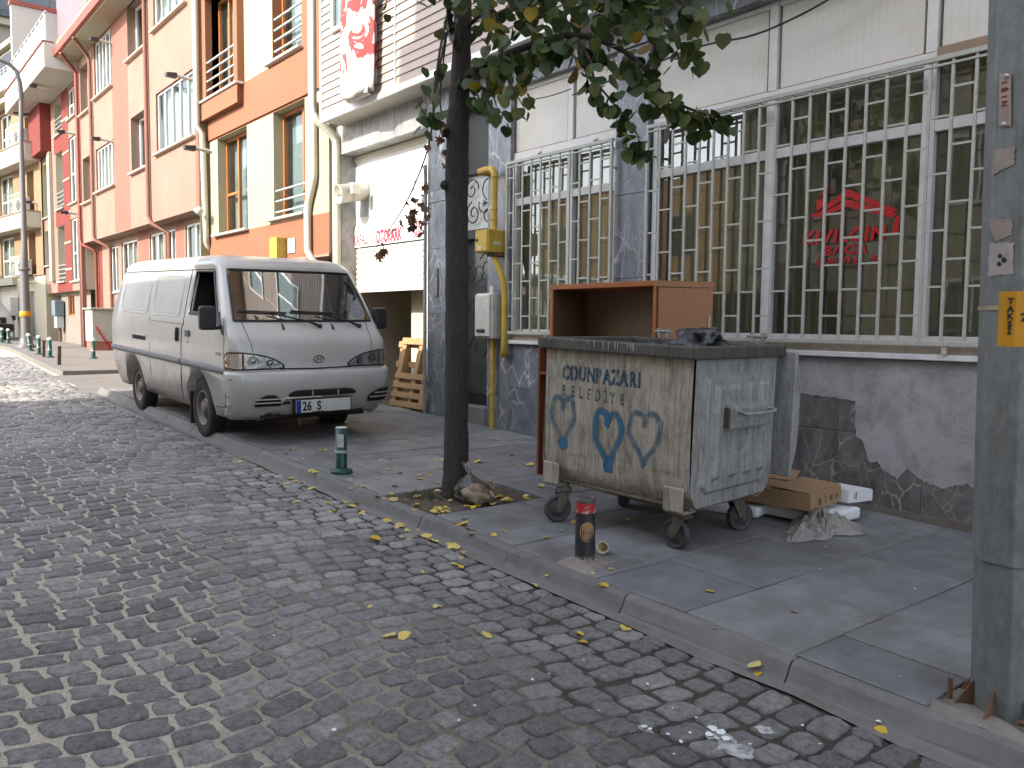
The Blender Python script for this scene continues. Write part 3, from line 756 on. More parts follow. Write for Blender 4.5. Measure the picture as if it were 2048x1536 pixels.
# siding over the first floor: every board an overlapping length of its own
SX = 5.9; ZS = 4.70
sd_org = origin_of(mbd)
def lap(y0, y1):
    w_ = y1 - y0; mb = MB()
    mb.add([(-.016, -w_ / 2, 0), (-.016, w_ / 2, 0), (.002, w_ / 2, .119), (.002, -w_ / 2, .119), (.01, -w_ / 2, 0), (.01, w_ / 2, 0)], [(1, 0, 3, 2), (0, 1, 5, 4)])
    return mb.mesh('siding_board', SID)
wins_s = [(10.40, 11.62, 5.98, 7.5), (6.3, 7.7, 5.98, 7.5), (2.6, 4.0, 5.98, 7.5), (10.40, 11.62, 8.9, 10.4), (6.3, 7.7, 8.9, 10.4), (2.6, 4.0, 8.9, 10.4), (-1.5, 0, 5.98, 7.5)]
cols = [(YE, -.4), (-.4, 3.0), (3.0, 6.4), (6.4, 9.85), (9.85, 12.03)]
cache = {}
for i in range(60):
    z = ZS + .085 + i * .115
    for a, b in cols:
        segs = [(a + .004, b - .004)]
        for (p, q, c, d) in wins_s:
            if z + .115 > c and z < d:
                ns = []
                for s0, s1 in segs:
                    if q <= s0 or p >= s1: ns.append((s0, s1))
                    else:
                        if p - s0 > .03: ns.append((s0, p))
                        if s1 - q > .03: ns.append((q, s1))
                segs = ns
        for s0, s1 in segs:
            k = (round(s0, 3), round(s1, 3))
            if k not in cache: cache[k] = lap(*k)
            link('siding_board', cache[k], mbd, Vector((SX, (s0 + s1) / 2, z)) - sd_org)
for a, b in cols[1:]: bx('seam_trim', PIPEW, mbd, SX - .021, SX - .012, a - .012, a + .012, ZS + .08, ZS + 7.0)
bx('bottom_trim', WHITEP, mbd, SX - .022, SX + .02, YE, 12.05, ZS - .01, ZS + .083, .004)
bx('corner_trim', PIPEW, mbd, SX - .022, SX + .05, 12.03, 12.085, ZS - .009, ZS + 7.0, .004)
bx('siding_backing', DARK, mbd, SX + .03, SX + .06, YE, 12.03, ZS, ZS + 7.0)
bx('upper_body', SID, mbd, SX + .07, 12, YE, 12.06, ZS + .06, ZS + 7.02)
MB().box(SX - .5, 12.4, YE - .3, 12.3, ZS + 7.03, ZS + 7.2).build('roof', BROWNW, mbd)
for i, k in enumerate(range(0, int((12.05 - YE) / .10))):
    pass
sfm = MB().box(-.22, .22, -.047, .047, 0, .012).mesh('soffit_board', SOFF)
yy = 12.0
while yy > YE + .1:
    link('soffit_board', sfm, mbd, Vector((SX + .20 + .02, yy, ZS - .004)) - sd_org); yy -= .10
bx('soffit_backing', DARK, mbd, SX, FX + .4, YE, 12.05, ZS + .012, ZS + .03)
for (p, q, c, d) in wins_s:
    f = MB(); e = .06
    f.box(SX - .035, SX + .02, p - e, p, c - e, d + e); f.box(SX - .035, SX + .02, q, q + e, c - e, d + e); f.box(SX - .034, SX + .02, p, q, d, d + e); f.box(SX - .06, SX + .02, p, q, c - e, c)
    f.box(SX - .02, SX + .015, (p + q) / 2 - .04, (p + q) / 2 + .04, c, d)
    fo = f.build('window', WHITEP, mbd, .004); g_ = MB(); g_.quad((SX + .0, q, c), (SX, p, c), (SX, p, d), (SX, q, d)); g_.build('pane', GLASSF, fo)
    c_ = MB(); folds(c_, SX + .027, p, q, c, d, .004); c_.build('curtain', CURTB, fo)

# things fixed to this building
GASY = mat('yellow_gas_paint', (.46, .31, .045), .5, .10, 5, .1, 90, stain=(.20, .12, .05), stain_amt=.45, sscale=6)
gas = empty('gas_pipe', (FX, 8.05, 1.2), 'yellow gas pipe with a square yellow valve box on the marble pillar', 'gas pipe')
R_ = .042
MB().tube([(FX + .0, 8.29, 3.47), (FX - .15, 8.26, 3.47), (FX - .15, 8.10, 3.475), (FX - .15, 8.02, 3.46), (FX - .15, 7.985, 3.42), (FX - .15, 7.98, 3.34), (FX - .15, 7.98, 2.73)], R_, 14).build('upper_pipe', GASY, gas)
for zz in (2.86, 2.98, 3.36): MB().lathe([(R_, 0), (R_ + .005, .003), (R_ + .005, .017), (R_, .02)], (FX - .15, 7.98, zz), n=14).build('pipe_joint', GASY, gas)
bxo = bx('valve_box', GASY, gas, FX - .29, FX - .015, 7.90, 8.16, 2.47, 2.74, .008)
MB().box(FX - .302, FX - .2905, 7.92, 8.15, 2.485, 2.735).build('valve_door', GASY, bxo, .004)
MB().lathe([(0, .004), (.022, .003), (.022, 0)], (FX - .303, 8.115, 2.62), (-1, 0, 0), 10).build('door_lock', BLACK, bxo)
MB().box(FX - .305, FX - .3025, 8.03, 8.10, 2.50, 2.55).build('sticker', PIPEW, bxo); MB().box(FX - .22, FX - .12, 7.893, 7.8995, 2.56, 2.60).build('sticker', PIPEW, bxo)
MB().tube([(FX - .14, 7.99, 2.47), (FX - .14, 7.97, 2.40), (FX - .12, 7.90, 2.26), (FX - .1, 7.85, 2.12), (FX - .09, 7.835, 1.95), (FX - .09, 7.835, 1.38), (FX - .09, 7.84, 1.29), (FX - .07, 7.88, 1.25), (FX + .01, 7.90, 1.25)], .036, 14).build('lower_pipe', GASY, gas)
MB().box(FX - .20, FX - .02, 7.90, 8.06, 2.425, 2.465).build('rusty_collar', RUST, gas, .01)
mt_ = empty('meter_box', (FX, 8.15, 1.44), 'off-white electric meter box on the pillar above a thin yellow pipe', 'meter box')
MBX = mat('aged_white_box', (.50, .49, .46), .5, .08, 4, .04, 60, stain=(.28, .24, .19), stain_amt=.4, sscale=5)
b1 = bx('box_body', MBX, mt_, FX - .17, FX - .001, 7.98, 8.31, 1.44, 1.99, .012)
MB().box(FX - .195, FX - .171, 8.0, 8.30, 1.46, 1.975).build('box_door', MBX, mt_, .012)
for (a, b, c, d) in ((8.13, 8.27, 1.87, 1.935), (8.05, 8.12, 1.82, 1.835), (8.22, 8.285, 1.69, 1.78), (8.12, 8.28, 1.56, 1.66)): MB().box(FX - .1975, FX - .1955, a, b, c, d).build('sticker', PIPEW, mt_)
MB().tube([(FX - .199, 8.09, 1.535), (FX - .199, 8.24, 1.535)], .02, 8).build('window_slot', BLACK, mt_)
MB().lathe([(.04, 0), (.036, .08), (.03, .09), (0, .09)], (FX - .08, 8.08, 1.99), n=12).build('cable_cup', PIPEW, mt_)
tp = empty('thin_gas_riser', (FX, 8.1, .34), 'thin yellow pipe with wire wound round it, running from the meter box to the pavement', 'pipe')
MB().tube([(FX - .07, 8.09, .30), (FX - .07, 8.09, 1.44)], .03, 12).build('riser', GASY, tp)
MB().tube([(FX - .07 + .035 * cos(t * .55), 8.09 + .035 * sin(t * .55), .45 + t * .0175) for t in range(0, 55)], .004, 5).build('wound_wire', GASY, tp)

# round vent duct out of the shutter panel
vd = empty('vent_duct', (GX, 11.85, 3.70), 'round off-white vent duct sticking out of the white shutter panel', 'vent')
mb = MB(); ax = Vector((-1, .06, -.22))
mb.lathe([(.145, 0), (.145, .46), (.150, .465), (.150, .485), (.138, .485), (.138, .1), (0, .1)], (GX, 11.83, 3.70), ax, 26); mb.build('duct', PIPEW, vd)
MB().lathe([(.152, .20), (.154, .22), (.154, .26), (.152, .28)], (GX, 11.83, 3.70), ax, 26).build('duct_band', PIPEW, vd)
MB().box(GX - .36, GX - .22, 11.60, 11.67, 3.60, 3.74).build('duct_clip', SHUT, vd)
MB().tube([(GX - .42, 11.85, 3.52), (GX - .42, 11.86, 3.68)], .006, 5).build('damper_rod', SHUT, vd)
# red hand-painted banner board
bn = empty('painted_banner', (GX, 11.155, 2.83), 'white banner board with red hand-painted letters above the roller shutter', 'sign')
MB().box(GX - .022, GX + .0, 10.065, 12.245, 2.822, 3.098).build('board', mat('banner_white', (.66, .65, .64), .6, .04, 2, .02, 40), bn)
REDP = paint_mat('red_brush_paint', (.50, .022, .045), .9, 45)
def onwall(y, z, x): return frame4(Vector((x, y, z)), (0, -1, 0), (0, 0, 1))
bo = origin_of(bn)
text('lettering', 'KAPALI', .24, REDP, bn, onwall(12.20, 2.865, GX - .0235) if False else Matrix.Translation(-bo) @ onwall(12.20, 2.86, GX - .0235), off=.004, xs=.62)
text('lettering', 'OTOPARK', .26, REDP, bn, Matrix.Translation(-bo) @ onwall(11.47, 2.855, GX - .0235), off=.012, xs=.62)
text('lettering', 'SELİ A', .12, REDP, bn, Matrix.Translation(-bo) @ onwall(10.46, 2.985, GX - .0235), off=.004, xs=.8)
text('lettering', 'ÖREM', .11, REDP, bn, Matrix.Translation(-bo) @ onwall(10.40, 2.865, GX - .0235), off=.004, xs=.8)
# shop lettering stuck on the right window
lg = empty('window_decal', (FX + .09, 3.55, 2.3), 'red roof-shaped shop decal with lettering and phone number on the barred window glass', 'decal')
lo = origin_of(lg); DX = FX + .088
DR = mat('red_vinyl', (.50, .018, .022), .45, .06, 3, 0); DWH = mat('white_vinyl_edge', (.55, .45, .43), .5, .05, 3, 0)
def dtext(body, y, z, size, xs, off, sh=0, sp=1.0):
    M0 = Matrix.Translation(-lo)
    text('lettering', body, size, DR, lg, M0 @ onwall(y, z, DX - .0014), off=off, xs=xs, shear=sh, spacing=sp, extrude=.0002)
dtext('KIVILCIM', 4.0, 2.315, .150, 1.10, .006, .1, 1.12)
dtext('B\u039BC\u039B', 3.80, 2.215, .105, 1.25, .004, .1, 1.15)
dtext('0 530 777 6', 3.86, 2.135, .076, 1.0, .002); dtext('97', 3.385, 2.135, .076, 1.0, .002)
def dpoly(pts, dx=0, mt=DR, nm='roof_stripe'): MB().prism([(DX - .0012 - dx, a, b) for a, b in pts], (.0008, 0, 0)).build(nm, mt, lg)
for k, (za, zb) in enumerate(((0, .062), (.082, .140))):
    dpoly([(3.94 - .05 * k, 2.545 + .02 * k - za * .35), (3.60, 2.735 - za), (3.60, 2.735 - zb), (3.87 - .05 * k, 2.545 + .02 * k - za * .4)])
    dpoly([(3.60, 2.735 - za), (3.19, 2.53 - za * .35), (3.22, 2.512 - za * .5), (3.60, 2.735 - zb)])
dpoly([(3.875, 2.68), (3.80, 2.68), (3.80, 2.61), (3.875, 2.57)], nm='chimney_shape')
MB().tube([(DX - .001, 3.86 - .09 * t, 2.69 + .075 * t + .012 * sin(t * 7)) for t in [i / 12 for i in range(13)]], .006, 5).build('smoke_curl', DR, lg)
MB().tube([(DX - .001, 3.83 - .07 * t, 2.69 + .05 * t + .012 * sin(t * 7)) for t in [i / 12 for i in range(13)]], .004, 5).build('smoke_curl', DR, lg)
dpoly([(3.225, 2.36), (3.20, 2.46), (3.205, 2.49), (3.185, 2.475), (3.165, 2.49), (3.168, 2.44), (3.175, 2.36), (3.19, 2.33)], .0008, nm='animal_shape')
# cables along the front
CAB = mat('black_cable', (.03, .028, .028), .6, .2, 4, .05, 60)
def cable(pts, r, label):
    mb = MB(); P = [Vector(p) for p in pts]; out = []
    for i in range(len(P) - 1):
        for k in range(8):
            t = k / 8; a = P[max(i - 1, 0)]; b = P[i]; c = P[i + 1]; d = P[min(i + 2, len(P) - 1)]
            out.append(.5 * ((2 * b) + (c - a) * t + (2 * a - 5 * b + 4 * c - d) * t * t + (3 * b - a - 3 * c + d) * t ** 3))
    out.append(P[-1]); mb.tube(out, r, 6)
    tag(mb.build('cable', CAB), label, 'cable')
cable([onx(1145, 190, 6.2), onx(1290, 135, 6.18), onx(1400, 93, 6.18), onx(1500, 72, 6.18), onx(1580, 40, 6.16), onx(1665, -6, 6.15), onx(1740, -60, 6.15)], .009, 'thick black cable sagging across the white panels')
cable([onx(1060, 200, 6.22), onx(1100, 192, 6.22), onx(1142, 178, 6.22)], .006, 'short drooping cable on the panel near the tree trunk')
cable([(6.21, 5.5, 4.42), (6.2, 4.6, 4.385), (6.2, 3.5, 4.42), (6.2, 2.2, 4.46)], .005, 'thin straight wire under the beam, upper of the two')
cable([(6.2, 5.5, 4.37), (6.2, 4.7, 4.33), (6.2, 3.9, 4.36), (6.2, 2.4, 4.44)], .004, 'thin straight wire under the beam, lower of the two')
# rug hung out of the upper window
def rugmat():
    mt, nt, bs = nodes_of('cream_rug'); v = coords(nt)
    c = mix(nt, ramp(nt, noise(nt, v, 2.6, 3, .5, 1.2), [(.47, 0), (.51, 1)]), (.50, .46, .42), (.42, .05, .05))
    sp = nd(nt, 'ShaderNodeSeparateXYZ'); nt.links.new(v, sp.inputs[0])
    c = mix(nt, ramp(nt, sp.outputs[2], [(.30, 0), (.40, 1)]), (.50, .46, .42), c)
    nt.links.new(c, bs.inputs['Base Color']); bs.inputs['Roughness'].default_value = .98
    wv = nd(nt, 'ShaderNodeTexWave', bands_direction='Z'); wv.inputs['Scale'].default_value = 14; nt.links.new(v, wv.inputs['Vector']); bump(nt, bs, wv.outputs['Fac'], .25, .01); return mt
RUG = rugmat()
rg = empty('rug', (5.8, 10.75, 4.75), 'cream rug with faded red flowers hung out of the upper window to air', 'rug')
def rugf(u, v):
    k = min(1, v / .10); e = sqrt(max(0, 1 - (1 - k) ** 2)); c = .5 + (u - .5) * (.80 + .20 * e)
    y = 11.10 - c * .88 + .10 * (.5 - c) * v
    x = 5.80 - .10 * sin(u * pi) - .022 * sin(u * 11 + v * 3) - .05 * (1 - v) + .05 * (1 - e)
    return (x, y, 4.80 + v * 1.52 - .05 * sin(u * pi) * (1 - v))
o = MB().grid(rugf, 26, 34).build('rug_front', RUG, rg); md = o.modifiers.new('thick', 'SOLIDIFY'); md.thickness = .018; md.offset = 1
def rugb(u, v):
    y = 11.17 - u * .86; return (5.872 - .008 * sin(u * 9), y + .03 * v, 4.92 + v * 1.40)
o = MB().grid(rugb, 12, 10).build('rug_back', RUG, rg); md = o.modifiers.new('thick', 'SOLIDIFY'); md.thickness = .012
def rroll(u, v):
    a = 2 * pi * u * 1.2 - .5; r = .062 - .012 * u; return (5.775 - r * cos(a), 10.95 - v * .66 + .01 * sin(v * 8), 4.80 + r * sin(a))
MB().grid(rroll, 22, 12).build('rug_roll', RUG, rg)
bx('hanging_strap', BLACK, rg, 5.70, 5.86, 10.55, 10.9, 6.29, 6.36, .02)
# ------------------------------------------------------------------ terracotta and cream house
def pipe_run(name, parent, pts, r, mt=PIPEW, n=10):
    return MB().tube(pts, r, n).build(name, mt, parent)
tb = empty('terracotta_house', (6.2, 15.293, .4), 'terracotta and cream yellow house with orange-framed windows and white rails', 'building')
TX = 6.2
h1 = [(15.871, 17.483, 3.418, 5.371, .28), (13.309, 14.621, 3.480, 5.371, .28), (13.402, 14.621, 6.249, 8.161, .28), (13.402, 14.621, 9.091, 11.002, .28)]
def tcell(y, z):
    if z < 3.397 or 5.371 < z < 6.198 or 8.212 < z < 9.039: return 1
    if y < 13.402 and z > 5.423: return 1
    return 0
facade(tb, TX, 12.431, 18.030, 2.736, 11.519, h1 + [(16.140, 17.711, 6.208, 8.212, .4), (16.140, 17.711, 9.039, 11.002, .4)], [CREAM, TERRA], tcell, ysp=(13.402,), zsp=(3.397, 5.371, 6.198, 8.212, 9.039))
shell(tb, TX, 11.5, 12.431, 18.030, 2.736, 11.519, CREAM)
bx('band', TERRA, tb, TX - .035, TX - .001, 12.431, 18.030, 5.402, 6.147, .004)
# projecting bay
facade(tb, TX - .14, 15.954, 18.030, 5.795, 11.519, [(16.140, 17.711, 6.208, 8.212, .42), (16.140, 17.711, 9.039, 11.002, .42)], TERRA, name='bay')
mb = MB(); mb.quad((TX - .14, 15.954, 5.795), (TX, 15.954, 5.795), (TX, 15.954, 11.519), (TX - .14, 15.954, 11.519)); mb.quad((TX, 18.030, 5.795), (TX - .14, 18.030, 5.795), (TX - .14, 18.030, 11.519), (TX, 18.030, 11.519)); mb.quad((TX - .14, 18.030, 5.795), (TX, 18.030, 5.795), (TX, 15.954, 5.795), (TX - .14, 15.954, 5.795)); mb.build('bay_side', TERRA, tb)
bx('bay_apron', TERRA, tb, TX - .17, TX - .141, 15.913, 18.030, 5.789, 6.136, .004)
sill(tb, TX - .14, 15.892, 18.030, 6.187, proud=.07)
for h, ml, rl, cu in ((h1[0], (.58,), ((.42, .58, 1), (.42, 0, .35)), CURTB), (h1[1], (.34,), (), CURTB), (h1[2], (.3,), (), CURTB), (h1[3], (.3,), (), CURT)):
    window(tb, TX, h[0], h[1], h[2], h[3], .24, WOODF, ml, rl, cur=cu, ft=.06)
for a, c in ((6.208, 8.212), (9.039, 11.002)): window(tb, TX - .14, 16.140, 17.711, a, c, .34, WOODF, (.62,), (), cur=ROOM, ft=.06)
for h in h1: sill(tb, TX, h[0] - .06, h[1] + .04 + .15, h[2], proud=.10)
for (a, b, zs, X) in ((13.226, 14.590, (3.594, 3.790, 3.976), TX), (13.330, 14.590, (6.435, 6.621, 6.807, 6.993), TX), (16.140, 17.711, (6.373, 6.559, 6.745, 6.931), TX - .14)):
    for z in zs: MB().tube([(X + .03, a, z), (X + .03, b, z)], .021, 8).build('window_rail', STEEL, tb)
BRK = mat('dark_brick', (.13, .07, .05), .9, .3, 6, .4, 30)
bx('ground_floor', BRK, tb, TX + .45, TX + .6, 12.431, 18.030, .2, 2.736); bx('soffit', BROWNW, tb, TX, TX + .6, 12.451, 18.030, 2.695, 2.734)
bx('utility_plate', mat('blue_grey_plate', (.36, .42, .45), .4, .06, 6, 0), tb, TX - .02, TX - .001, 13.712, 14.001, 2.819, 3.077, .003)
bx('utility_plate', mat('blue_grey_plate_b', (.33, .40, .45), .4, .06, 6, 0), tb, TX - .02, TX - .001, 14.384, 14.611, 2.819, 3.077, .003)
bx('gas_cabinet', GASY, tb, TX - .20, TX - .001, 14.074, 14.384, 2.653, 3.108, .01)
# white downpipes at the joint between the two houses
dp = empty('downpipe', (TX, 13.020, 2.529), 'white downpipe with a kink on the terracotta house, right of its windows', 'downpipe')
pipe_run('pipe', dp, [(TX - .07, 12.834, 5.216), (TX - .07, 12.834, 4.028), (TX - .07, 12.854, 3.935), (TX - .07, 13.040, 3.614), (TX - .07, 13.082, 3.480), (TX - .07, 13.082, 2.819), (TX - .02, 13.020, 2.653), (TX + .2, 12.813, 2.426), (TX + .3, 12.761, 1.2)], .062, n=12)
MB().box(TX - .14, TX, 12.813, 12.854, 4.048, 4.074).build('pipe_clip', STEEL, dp)
dp2 = empty('downpipe', (SX, 12.2, .4), 'long white downpipe running down the left edge of the beige siding to the pavement', 'downpipe')
pipe_run('pipe', dp2, [(SX - .03, 12.32, 11.5), (SX - .03, 12.32, 4.98), (SX - .03, 12.31, 4.88), (SX + .0, 12.26, 4.78), (SX + .24, 12.22, 4.60), (SX + .31, 12.21, 4.50), (SX + .32, 12.21, 4.38), (SX + .32, 12.21, .4)], .066, n=12)
for z in (9.5, 7.2, 5.25, 2.95, 1.3):
    MB().box((SX - .1) if z > 5 else SX + .25, (SX + .08) if z > 5 else SX + .4, 12.19 if z < 5 else 12.30, 12.23 if z < 5 else 12.34, z, z + .025).build('pipe_clip', STEEL, dp2)
dp3 = empty('downpipe', (TX, 17.45, 3), 'white downpipe between the salmon house and the terracotta house', 'downpipe')
pipe_run('pipe', dp3, [(5.95, 17.97, 11.0), (5.95, 17.97, 5.7), (6.06, 17.97, 5.55), (6.10, 17.97, 3.6), (6.12, 18.0, 3.3), (6.25, 18.15, 3.05), (6.28, 18.15, .6)], .06, n=10)

# ------------------------------------------------------------------ salmon house
sb = empty('salmon_house', (6.0, 23.4, .6), 'pale salmon house with darker vertical stripes, white windows and a red-brown eave', 'building')
wS = [(18.28, 21.0, 5.56, 6.96, .1), (21.70, 23.20, 5.40, 6.80, .3), (24.95, 27.0, 5.34, 6.58, .12), (27.45, 28.72, 5.20, 6.56, .3),
      (18.66, 21.06, 8.42, 9.62, .12), (21.70, 23.35, 8.26, 9.62, .3), (24.96, 26.95, 8.02, 9.60, .12), (27.45, 28.78, 7.88, 9.3, .3)]
def scell(y, z):
    if 23.38 < y < 25.0 or y < 18.24 or y > 28.82: return 1
    return 0
facade(sb, 6.0, 18.05, 29.12, 4.02, 9.98, wS, [SALMON, SALMON_D], scell, ysp=(18.24, 23.38, 25.0, 28.82))
shell(sb, 6.0, 12.5, 18.05, 29.12, 4.02, 9.98, SALMON)
bx('return_strip', OLIVE, sb, 6.01, 6.5, 18.04, 18.049, .5, 10.0)
for i, h in enumerate(wS):
    wide = h[1] - h[0] > 1.8
    window(sb, 6.0, h[0], h[1], h[2], h[3], .10 if wide else .26, WHITEP, (.2, .4, .6, .8) if wide else (.5,), (), .045 if wide else .06, cur=CURTB if i != 2 else CURTO, glass=GLASSF)
    sill(sb, 6.0, h[0] - .07, h[1] + .07, h[2], mt=mat('salmon_sill%d' % i, (.52, .38, .30), .7, .05, 3, .05, 60), proud=.10)
# recessed ground floor
wG = [(18.3, 20.2, 2.2, 3.86, .1), (20.95, 21.75, 2.2, 3.86, .1), (21.9, 23.1, 2.2, 3.86, .1), (24.3, 25.95, 2.55, 3.84, .1), (26.3, 27.2, 2.45, 3.80, .1)]
facade(sb, 6.38, 18.06, 29.12, .3, 4.02, wG, [SALMON, SALMON_D, RED], lambda y, z: 1 if (20.3 < y < 20.9 or 23.2 < y < 24.2) else (2 if 28.2 < y < 28.7 else 0), ysp=(20.3, 20.9, 23.2, 24.2, 28.2, 28.7))
for h in wG:
    window(sb, 6.38, h[0], h[1], h[2], h[3], .09, WHITEP, (.33, .66) if h[1] - h[0] > 1.5 else (.5,), (), .05, cur=CURTB if h[0] < 19 else CURT); sill(sb, 6.38, h[0] - .05, h[1] + .05, h[2], proud=.06)
bx('underside', SALMON, sb, 6.0, 6.4, 18.06, 29.1, 4.0, 4.019)
# eave with gutter
bx('soffit', PALE, sb, 5.46, 6.05, 17.2, 29.15, 9.62, 9.70, .01); bx('eave_top', BROWNW, sb, 5.44, 12.7, 17.2, 29.2, 9.99, 10.1)
GUTR = mat('red_brown_gutter', (.22, .055, .035), .5, .1, 4, .05, 60)
MB().prism([(5.36, 17.2, 9.66), (5.455, 17.2, 9.64), (5.455, 17.2, 9.88), (5.34, 17.2, 9.86)], (0, 12.0, 0)).build('gutter', GUTR, sb)
for yy, zt in ((27.22, 9.6), (21.55, 11), (29.0, 9.4)):
    pts = [(5.42, yy - .5, 9.62), (5.9, yy, 9.3), (5.93, yy, 9.2), (5.93, yy, 4.1), (5.96, yy - .05, 3.98), (6.25, yy - .3, 3.8), (6.31, yy - .3, 3.7), (6.31, yy - .3, .7)] if zt < 10 else [(5.93, yy, 9.6), (5.93, yy, 4.15), (5.97, yy - .1, 3.98), (6.28, yy - .4, 3.75), (6.31, yy - .4, .7)]
    MB().tube(pts, .05, 8).build('downpipe', SALMON_D if yy < 29 else GUTR, sb)

# floodlights on arms
LAMPB = mat('dark_lamp_head', (.05, .045, .045), .5, .1, 4, 0)
fl0 = None
FLAB = ['floodlight on a white arm on the salmon house beside its big right-hand window', 'floodlight on a white arm on the salmon house beside its lower dark window', 'floodlight high under the salmon eave', 'floodlight on a white arm over the lowest grey window of the red house', 'floodlight on a white arm by the upper grey window of the red house', 'floodlight on a white arm at the corner of the terracotta house, above the van', 'floodlight on the underside of the white top-floor balcony', 'floodlight at the far left corner of the red house']
for (x, y, z), lab in zip(((6.0, 18.35, 6.72), (6.0, 25.0, 6.5), (6.0, 24.9, 9.1), (6.1, 29.85, 5.0), (6.1, 30.0, 7.55), (6.0, 17.25, 5.05), (5.6, 31.5, 9.2), (6.1, 36.2, 6.0)), FLAB):
    if fl0 is None:
        r = empty('floodlight', (x, y, z), lab, 'floodlight', 'floodlights on the facades')
        MB().tube([(0, 0, 0), (-.20, 0, .02), (-.36, 0, .03)], .04, 8).build('arm', PIPEW, r, local=True)
        MB().prism([(-.33, -.05, -.03), (-.54, -.07, -.02), (-.55, -.07, .05), (-.33, -.05, .08)], (0, .13, 0)).build('lamp_head', LAMPB, r, .01, local=True)
        fl0 = r
    else:
        r = copy_tree(fl0); r.location = (x, y, z); r['label'] = lab
# white camera-like lamp at the salmon corner
sp = empty('wall_lamp', (6.02, 17.75, 3.95), 'small pale wall lamp under the corner of the salmon overhang', 'lamp')
MB().lathe([(0, 0), (.07, .02), (.10, .12), (.10, .16), (0, .17)], (5.97, 17.8, 3.98), (-.5, .2, -.6), 12).build('lamp_head', PIPEW, sp)

# ------------------------------------------------------------------ red house
rb = empty('red_house', (6.1, 33, .8), 'narrow red and cream house with a white top-floor balcony', 'building')
wR = [(29.95, 31.15, 2.9, 4.95, .12, 0), (29.95, 31.15, 5.45, 7.6, .12, 0), (29.95, 31.15, 8.2, 9.15, .12, 0), (32.18, 33.35, 2.95, 4.88, .35, 2), (32.18, 33.35, 5.47, 7.42, .35, 2), (32.18, 33.35, 8.0, 9.1, .35, 2), (34.86, 35.86, 5.39, 7.34, .3, 2), (34.86, 35.86, 3.62, 4.9, .3, 2), (34.3, 35.6, 8.2, 9.2, .3, 1)]
def rcell(y, z):
    if 31.15 < y < 32.18: return 1
    if 31.15 < y < 33.6 and (4.88 < z < 5.47 or 7.42 < z < 8.0 or z < 2.95): return 1
    if y > 34.0 and z > 7.6: return 1
    if 32.18 < y < 33.6: return 0
    return 0
facade(rb, 6.1, 29.75, 36.35, 2.58, 9.3, wR, [SALMON, RED, PALE], rcell, ysp=(31.15, 32.18, 33.35, 33.6, 34.0), zsp=(2.95, 4.88, 5.47, 7.42, 7.6, 8.0))
shell(rb, 6.1, 12, 29.12, 36.35, 2.58, 9.3, PALE)
bx('red_box', RED, rb, 5.75, 6.098, 34.05, 36.3, 7.62, 9.3, .01)
bx('pale_pier', PALE, rb, 5.98, 6.098, 33.95, 34.35, 3.0, 7.6, .01)
for h in wR:
    window(rb, 6.1, h[0], h[1], h[2], h[3], h[4] - .02, WHITEP, (.5,), ((.45, .5, 1),) if h[0] < 30 else (), cur=CURTB if h[0] < 30 else CURT)
    sill(rb, 6.1, h[0] - .05, h[1] + .05, h[2], proud=.08)
    if 32 < h[0] < 33:
        for k in range(4): MB().tube([(6.12, h[0], h[2] + .12 + k * .15), (6.12, h[1], h[2] + .12 + k * .15)], .02, 6).build('window_rail', STEEL, rb)
for z in (3.3, 4.2, 5.2, 6.3, 7.2, 8.3): bx('white_joint', PALE, rb, 6.085, 6.099, 31.15, 32.18, z, z + .06)
bx('cream_side_strip', SALMON_D, rb, 5.98, 6.1, 29.14, 29.5, .7, 9.3)
GFB = mat('ground_floor_brown', (.20, .17, .145), .9, .08, 1.2, .1, 60, world=True)
facade(rb, 6.35, 29.75, 36.35, .4, 2.58, [(32.2, 33.2, 1.75, 2.5, .1), (34.4, 35.8, .4, 2.5, .3)], GFB, name='ground_floor')
window(rb, 6.35, 32.2, 33.2, 1.75, 2.5, .08, WOODF, (.5,), cur=None)
bx('door_leaf', BROWNW, rb, 6.6, 6.65, 34.4, 35.8, .5, 2.5)
bx('white_parapet', mat('bright_white_plaster', (.42, .41, .37), .85, .03, 1, .05, 60), rb, 5.1, 6.1, 29.2, 36.9, 9.3, 10.05, .01)
bx('parapet_cap', GUTR, rb, 5.06, 5.4, 29.2, 36.9, 10.05, 10.10)
for i in range(11):
    MB().tube([(5.2, 29.5 + i * .7, 10.1), (5.2, 29.5 + i * .7, 11.0)], .025, 6).build('railing_post', STEEL, rb)
MB().tube([(5.2, 29.3, 11.0), (5.2, 36.8, 11.0)], .03, 6).build('railing_top', STEEL, rb)
bx('railing_glass', mat('grey_railing_panel', (.30, .33, .36), .2, .05, 2, 0), rb, 5.21, 5.22, 29.4, 36.8, 10.15, 10.95)
MAUVE = mat('mauve_wall', (.19, .13, .15), .9, .06, 1, .05, 60)
bx('top_storey', MAUVE, rb, 6.8, 11.9, 28, 36.2, 9.32, 14.5); bx('roof_window', BROWNW, rb, 6.76, 6.80, 29.6, 31.2, 12.2, 13.4)
bx('party_wall', mat('white_party_wall', (.42, .41, .37), .9, .04, 1, .05, 60), rb, 5.3, 7.2, 36.2, 36.5, 9.3, 13.2); bx('red_capping', GUTR, rb, 5.25, 7.2, 36.15, 36.55, 13.2, 13.35)
mt2 = empty('electric_panel', (6.3, 34.1, 1.2), 'grey-blue electric panel on a thin post against the brown ground floor', 'meter box')
bx('panel_box', mat('blue_grey_box', (.13, .16, .19), .6, .08, 4, .03, 60), mt2, 6.0, 6.3, 33.7, 34.3, 1.75, 2.3, .01); MB().box(6.05, 6.3, 33.75, 34.2, 1.3, 1.74).build('lower_box', STEEL, mt2, .01); MB().tube([(6.2, 34.0, .8), (6.2, 34.0, 1.3)], .04, 8).build('post', RUST, mt2)

